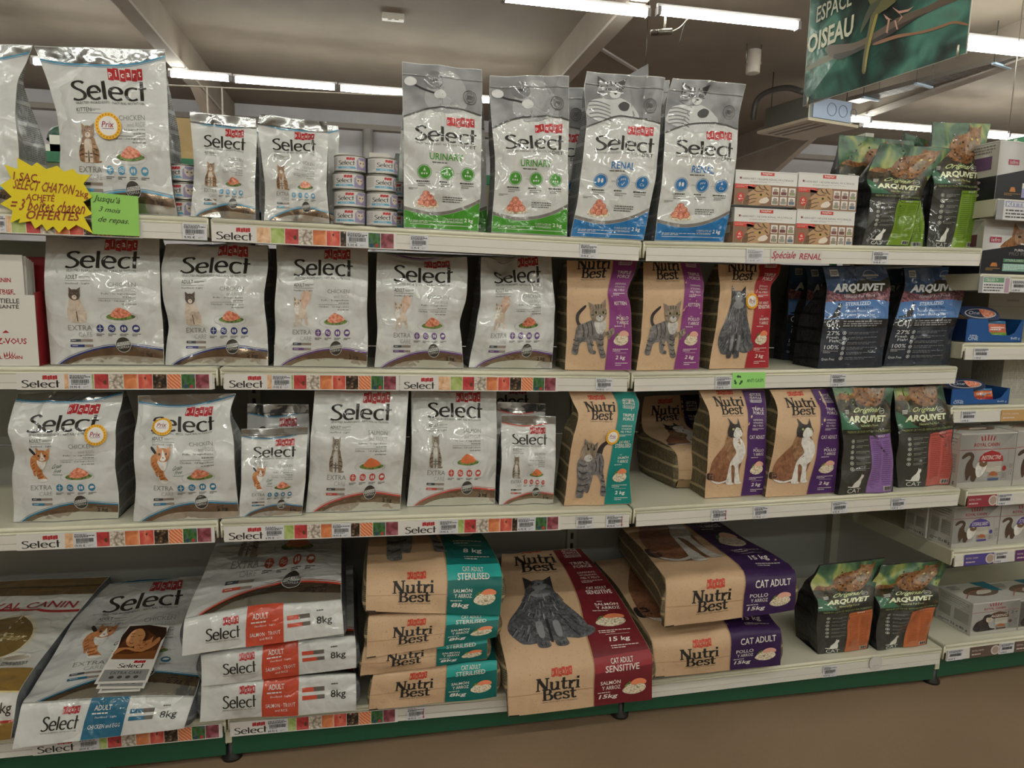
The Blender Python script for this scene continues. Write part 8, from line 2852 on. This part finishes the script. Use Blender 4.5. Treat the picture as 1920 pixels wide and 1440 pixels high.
while k < L_ - 0.1:
    for j in (-0.6, 0.0, 0.6):
        q = pa + d * k + nx * j - hz * 0.02
        m1.hexa([q - d * 0.03 - nx * 0.08, q + d * 0.03 - nx * 0.08, q + d * 0.03 + nx * 0.08, q - d * 0.03 + nx * 0.08,
                 q - d * 0.03 - nx * 0.08 + hz * 0.01, q + d * 0.03 - nx * 0.08 + hz * 0.01, q + d * 0.03 + nx * 0.08 + hz * 0.01, q - d * 0.03 + nx * 0.08 + hz * 0.01], ('plastic', '#4c4640'))
    k += 0.10
m1.build('tray_channel', r)
for k, f_ in enumerate((0.12, 0.45, 0.86)):
    q = pa + (pb - pa) * f_
    b = MB(c)
    b.hexa([q - nx * 1.5 - d * 0.02 - hz * 0.5, q + nx * 1.5 - d * 0.02 - hz * 0.5, q + nx * 1.5 + d * 0.02 - hz * 0.5, q - nx * 1.5 + d * 0.02 - hz * 0.5,
            q - nx * 1.5 - d * 0.02 - hz * 0.1, q + nx * 1.5 - d * 0.02 - hz * 0.1, q + nx * 1.5 + d * 0.02 - hz * 0.1, q - nx * 1.5 + d * 0.02 - hz * 0.1], ('paint', '#9fb4c9'))
    for sgn in (-1.4, 1.4):
        b.tube([q + nx * sgn, np.array([*(q + nx * sgn)[:2], ZC])], 0.005, ('metal', '#6f6c68'), 6)
    b.build('support_bar', r)
# downlight, detector, camera
q = on_z(1411, 138, 3.93)
r = thing('ceiling_spotlight', (q[0], q[1], 4.0), 'white cylinder lamp on the ceiling left of the bird sign', 'lamp')
m1 = MB((q[0], q[1], 4.0))
m1.lathe((q[0], q[1], q[2]), [(0.05, 0.0), (0.075, 0.0), (0.078, 0.01), (0.078, 0.25), (0.06, 0.255)], ('paint', '#bdb4ab'), 24)
m1.build('shade', r)
m2 = MB((q[0], q[1], 4.0))
m2.tube([(q[0] - 0.09, q[1], q[2] + 0.12), (q[0] - 0.09, q[1], ZC - 0.001)], 0.006, ('metal', '#9a948c'), 6)
m2.tube([(q[0] + 0.09, q[1], q[2] + 0.12), (q[0] + 0.09, q[1], ZC - 0.001)], 0.006, ('metal', '#9a948c'), 6)
m2.box((q[0] - 0.095, q[1] - 0.015, q[2] + 0.10), (q[0] + 0.095, q[1] + 0.015, q[2] + 0.13), ('metal', '#9a948c'))
m2.build('bracket', r)
q = on_z(737, 38, ZC - 0.06)
r = thing('emergency_light', (q[0], q[1], ZC - 0.06), 'small white box with two lenses on the ceiling near the top edge', 'emergency light')
m1 = MB((q[0], q[1], ZC - 0.06))
m1.box((q[0] - 0.115, q[1] - 0.05, ZC - 0.06), (q[0] + 0.115, q[1] + 0.05, ZC), ('plastic', '#c2bbb2'))
m1.build('housing', r, 0.008)
for sgn in (-1, 1):
    m2 = MB((q[0], q[1], ZC - 0.06))
    m2.lathe((q[0] + sgn * 0.035, q[1] - 0.02, ZC - 0.068), [(0.018, 0.0), (0.022, 0.004), (0.022, 0.012)], ('emit', '#d8d4cc') if False else ('gloss', '#e0ddd6'), 14)
    m2.build('lens', r)
q = on_z(1246, 60, 3.60)
r = thing('security_camera', tuple(q), 'small camera hanging under the joint of the two lit tubes', 'camera')
m1 = MB(q)
ax = np.array([1.0, -0.15, 0.10])
ax /= np.linalg.norm(ax)
m1.tube([q - ax * 0.06, q + ax * 0.06], 0.028, ('metal', '#6f6a62'), 12)
m1.build('camera_body', r)
m2 = MB(q)
m2.tube([q - ax * 0.06, q - ax * 0.075, q - ax * 0.12], [0.022, 0.026, 0.024], ('plastic', '#3b3128'), 12)
m2.build('lens', r)
m3 = MB(q)
m3.tube([q + np.array([0.0, 0, 0.02]), q + np.array([0.0, 0, 0.08]), q + np.array([0.0, 0, 0.165])], 0.010, ('metal', '#a9a49a'), 8)
m3.build('mount', r)
m4 = MB(q)
m4.tube(smooth([q + ax * 0.06, q + ax * 0.13 + np.array([0, 0, 0.03]), q + ax * 0.20 + np.array([0, 0, 0.10])], 4, False), 0.004, ('plastic', '#cfcabf'), 6)
m4.tube(smooth([q + ax * 0.20 + np.array([0, 0, 0.14]), q + ax * 0.16 + np.array([0, 0, 0.03]), q + ax * 0.13 + np.array([0, 0, -0.10])], 4, False), 0.004, ('plastic', '#3a3632'), 6)
m4.build('cable', r)
# far hanging panel behind the blue-footed bags
q = [on_y(x, y, 4.6) for x, y in ((1178, 180), (1216, 180), (1178, 141), (1216, 119))]
dd = np.array([0.02, 0.15, 0])
mb = MB(q[0])
mb.hexa([q[0], q[1], q[1] + dd, q[0] + dd, q[2], q[3], q[3] + dd, q[2] + dd], ('paint', '#221e1d'))
ob = tag(mb.build('hanging_banner'), 'dark hanging banner corner above the nearer RENAL bag', 'sign')
mb = MB(q[0])
mb.tube([q[3] + dd * 0.5 - np.array([0.01, 0, 0.02]), np.array([q[3][0] + dd[0] * 0.5 - 0.01, q[3][1] + 0.075, ZC])], 0.004, ('metal', '#5f5b56'), 6)
mb.build('suspension_wire', ob)
# exit sign
q = [on_y(x, y, 3.2) for x, y in ((1882, 283), (1990, 262), (1882, 263), (1990, 240))]
mb = MB(q[0])
dd = np.array([0.0, 0.02, 0])
c = q[0]
r = thing('exit_sign', tuple(c), 'green running-man sign above the cartons at the right edge', 'sign')
mb.hexa([q[0], q[1], q[1] + dd, q[0] + dd, q[2], q[3], q[3] + dd, q[2] + dd], ('gloss', '#c9cfc4'))
a = Art()
a.rect(0.015, 0.04, 0.985, 0.93, G('#1f7a4c'), 1)
w_ = G('#d5dcd2')
a.oval(0.20, 0.78, 0.035, 0.10, w_, 2, 10)
a.poly([(0.12, 0.10), (0.18, 0.40), (0.16, 0.62), (0.24, 0.66), (0.32, 0.48), (0.24, 0.40), (0.30, 0.12), (0.24, 0.30), (0.18, 0.08)], w_, 2)
a.rect(0.40, 0.42, 0.66, 0.52, w_, 2)
a.poly([(0.64, 0.62), (0.64, 0.32), (0.74, 0.47)], w_, 2)
a.rect(0.80, 0.08, 0.95, 0.88, w_, 2)
lay_art(mb, flat(*q), a, step=0.0008)
mb.build('sign_panel', r)
w2 = MB(c)
p = (q[2] + q[3]) / 2
w2.tube([q[2] + np.array([0.05, 0.01, -0.01]), np.array([q[2][0] + 0.05, q[2][1] + 0.01, ZC])], 0.004, ('metal', '#b0aba3'), 6)
w2.build('suspension_wire', r)

# ---------------------------------------------------------------- seen over the top shelf, on the far side of the gondola
mb = MB((0.6, 0.66, 1.6))
zt = on_y(338, 297, 0.66)[2]
zb_ = on_y(338, 316, 0.66)[2]
mb.box((-1.25, 0.655, zb_), (2.48, 0.675, zt), ('paint', '#1f6a46'))
for x in (-1.2, 0.0, 1.25, 2.45):
    mb.box((x - 0.012, 0.675, 1.25), (x + 0.012, 0.695, zt - 0.01), ('paint', '#1f6a46'))
tag(mb.build('header_rail'), 'green rail along the back of the top shelf', 'rail')
y = 0.95
q0, q1 = on_y(326, 300, y), on_y(357, 222, y)
mb = MB(q0)
mb.box((q0[0], y, q0[2] - 0.05), (q1[0] + 0.12, y + 0.02, q1[2]), ('kraft', '#a88e62'))
tag(mb.build('cardboard_sheet'), 'tan board behind the gap right of the largest kitten pouch', 'board')
# support for the far goods
structure_z = on_y(100, 303, 1.0)[2]
c = on_y(95, 300, 1.0)
r = thing('pet_carrier', tuple(c), 'white and green pet carrier glimpsed between the two tall white pouches', 'pet carrier')
m1 = MB(c)
q0, q1 = on_y(92, 303, 1.0), on_y(140, 284, 1.0)
m1.box((q0[0] - 0.25, 1.0, q0[2] - 0.03), (q1[0] + 0.1, 1.3, q1[2]), ('plastic', '#1e6a48'))
m1.build('base', r, 0.01)
m2 = MB(c)
w0, w1 = on_y(84, 284, 0.99), on_y(112, 254, 0.99)
m2.box((w0[0], 0.985, w0[2]), (w1[0], 1.0, w0[2] + (w1[2] - w0[2]) * 0.45), ('plastic', '#cfcfc6'))
m2.box((w1[0] - 0.035, 0.985, w0[2]), (w1[0], 1.0, w1[2]), ('plastic', '#cfcfc6'))
m2.build('door_frame', r)
m3 = MB(c)
ctr = on_y(56, 278, 1.0)
R_ = on_y(86, 278, 1.0)[0] - ctr[0]
V, Fs = [], []
nA, nR = 18, 4
for i in range(nA + 1):
    t = PI * i / nA
    for rr in (0.55, 0.70, 0.85, 1.0):
        V.append((ctr[0] + R_ * rr * math.cos(t), 0.98, ctr[2] + R_ * 1.7 * rr * math.sin(t)))
for i in range(nA):
    for j in range(3):
        if j == 1 and i % 3 != 0:
            continue
        Fs.append((i * 4 + j, i * 4 + j + 1, (i + 1) * 4 + j + 1, (i + 1) * 4 + j))
m3.add(V, Fs, ('plastic', '#d2d2c8'))
g3 = m3.build('grille', r)
md = g3.modifiers.new('solid', 'SOLIDIFY')
md.thickness = 0.008
m4 = MB(c)
dc = on_y(108, 262, 1.15)
Rd = on_y(140, 262, 1.15)[0] - dc[0]
V, Fs = [], []
for i in range(9):
    ph = PI / 2 * i / 8
    for k in range(16):
        t = 2 * PI * k / 16
        V.append((dc[0] + Rd * math.cos(ph) * math.cos(t), 1.3 + 0.2 * math.cos(ph) * math.sin(t), dc[2] + Rd * 1.25 * math.sin(ph)))
for i in range(8):
    for k in range(16):
        Fs.append((i * 16 + k, i * 16 + (k + 1) % 16, (i + 1) * 16 + (k + 1) % 16, (i + 1) * 16 + k))
m4.add(V, Fs, ('plastic', '#123f2e'), True)
m4.build('hood', r)
# a shelf that carries them, out of sight below the top shelf's edge
mb = MB((0, 1.0, structure_z))
mb.box((-1.25, 0.70, structure_z - 0.07), (2.45, 1.4, structure_z - 0.04), CREAM)
tag(mb.build('rear_shelf'), 'shelf of the far side of the gondola, behind the top shelf goods', 'shelf')
for px0, px1, py0, py1, lab, col in ((693, 731, 288, 312, 'small white box between the two tin stacks and the green-footed bag', '#c4bfb8'), (636, 655, 288, 312, 'small white box behind the left tin stack', '#c9c6c0'), (742, 753, 288, 318, 'dark box behind the tins beside the tallest URINARY bag', '#3b4a40')):
    q0, q1 = on_y(px0, py1 + 6, 0.80), on_y(px1, py0, 0.80)
    ar = Art()
    for k in range(3):
        ar.rect(0.12 + 0.28 * k, 0.15, 0.30 + 0.28 * k, 0.85, P(('#8a6a66', '#a39c94', '#7a8478')[k]), 1)
    carton('far_side_carton', lab, MAIN, q0[0], q1[0], 0.80, 0.95, structure_z - 0.039, q1[2], G(col), ar if col != '#3b4a40' else None)
# tension cable with hanging wires; unseen lower ends added down to the floor
q, p_ = on_y(300, 159, 3.0), on_y(756, 180, 3.0)
r = thing('hanging_wires', (q[0], 3.0, FLOOR), 'thin white cable with hanging wires just below the far row of lit tubes', 'rack')
mb = MB((q[0], 3.0, FLOOR))
mb.tube([q, p_], 0.005, ('plastic', '#b9b1a5'), 6)
mb.build('top_wire', r)
for xa in (388, 416, 760):
    k = on_y(xa, 165, 3.0)
    zt_ = q[2] + (p_[2] - q[2]) * (k[0] - q[0]) / (p_[0] - q[0])
    mb = MB((q[0], 3.0, FLOOR))
    mb.tube([np.array([k[0], 3.0, FLOOR]), np.array([k[0], 3.0, zt_])], 0.006, ('plastic', '#b9b1a5'), 6)
    mb.build('upright_wire', r)
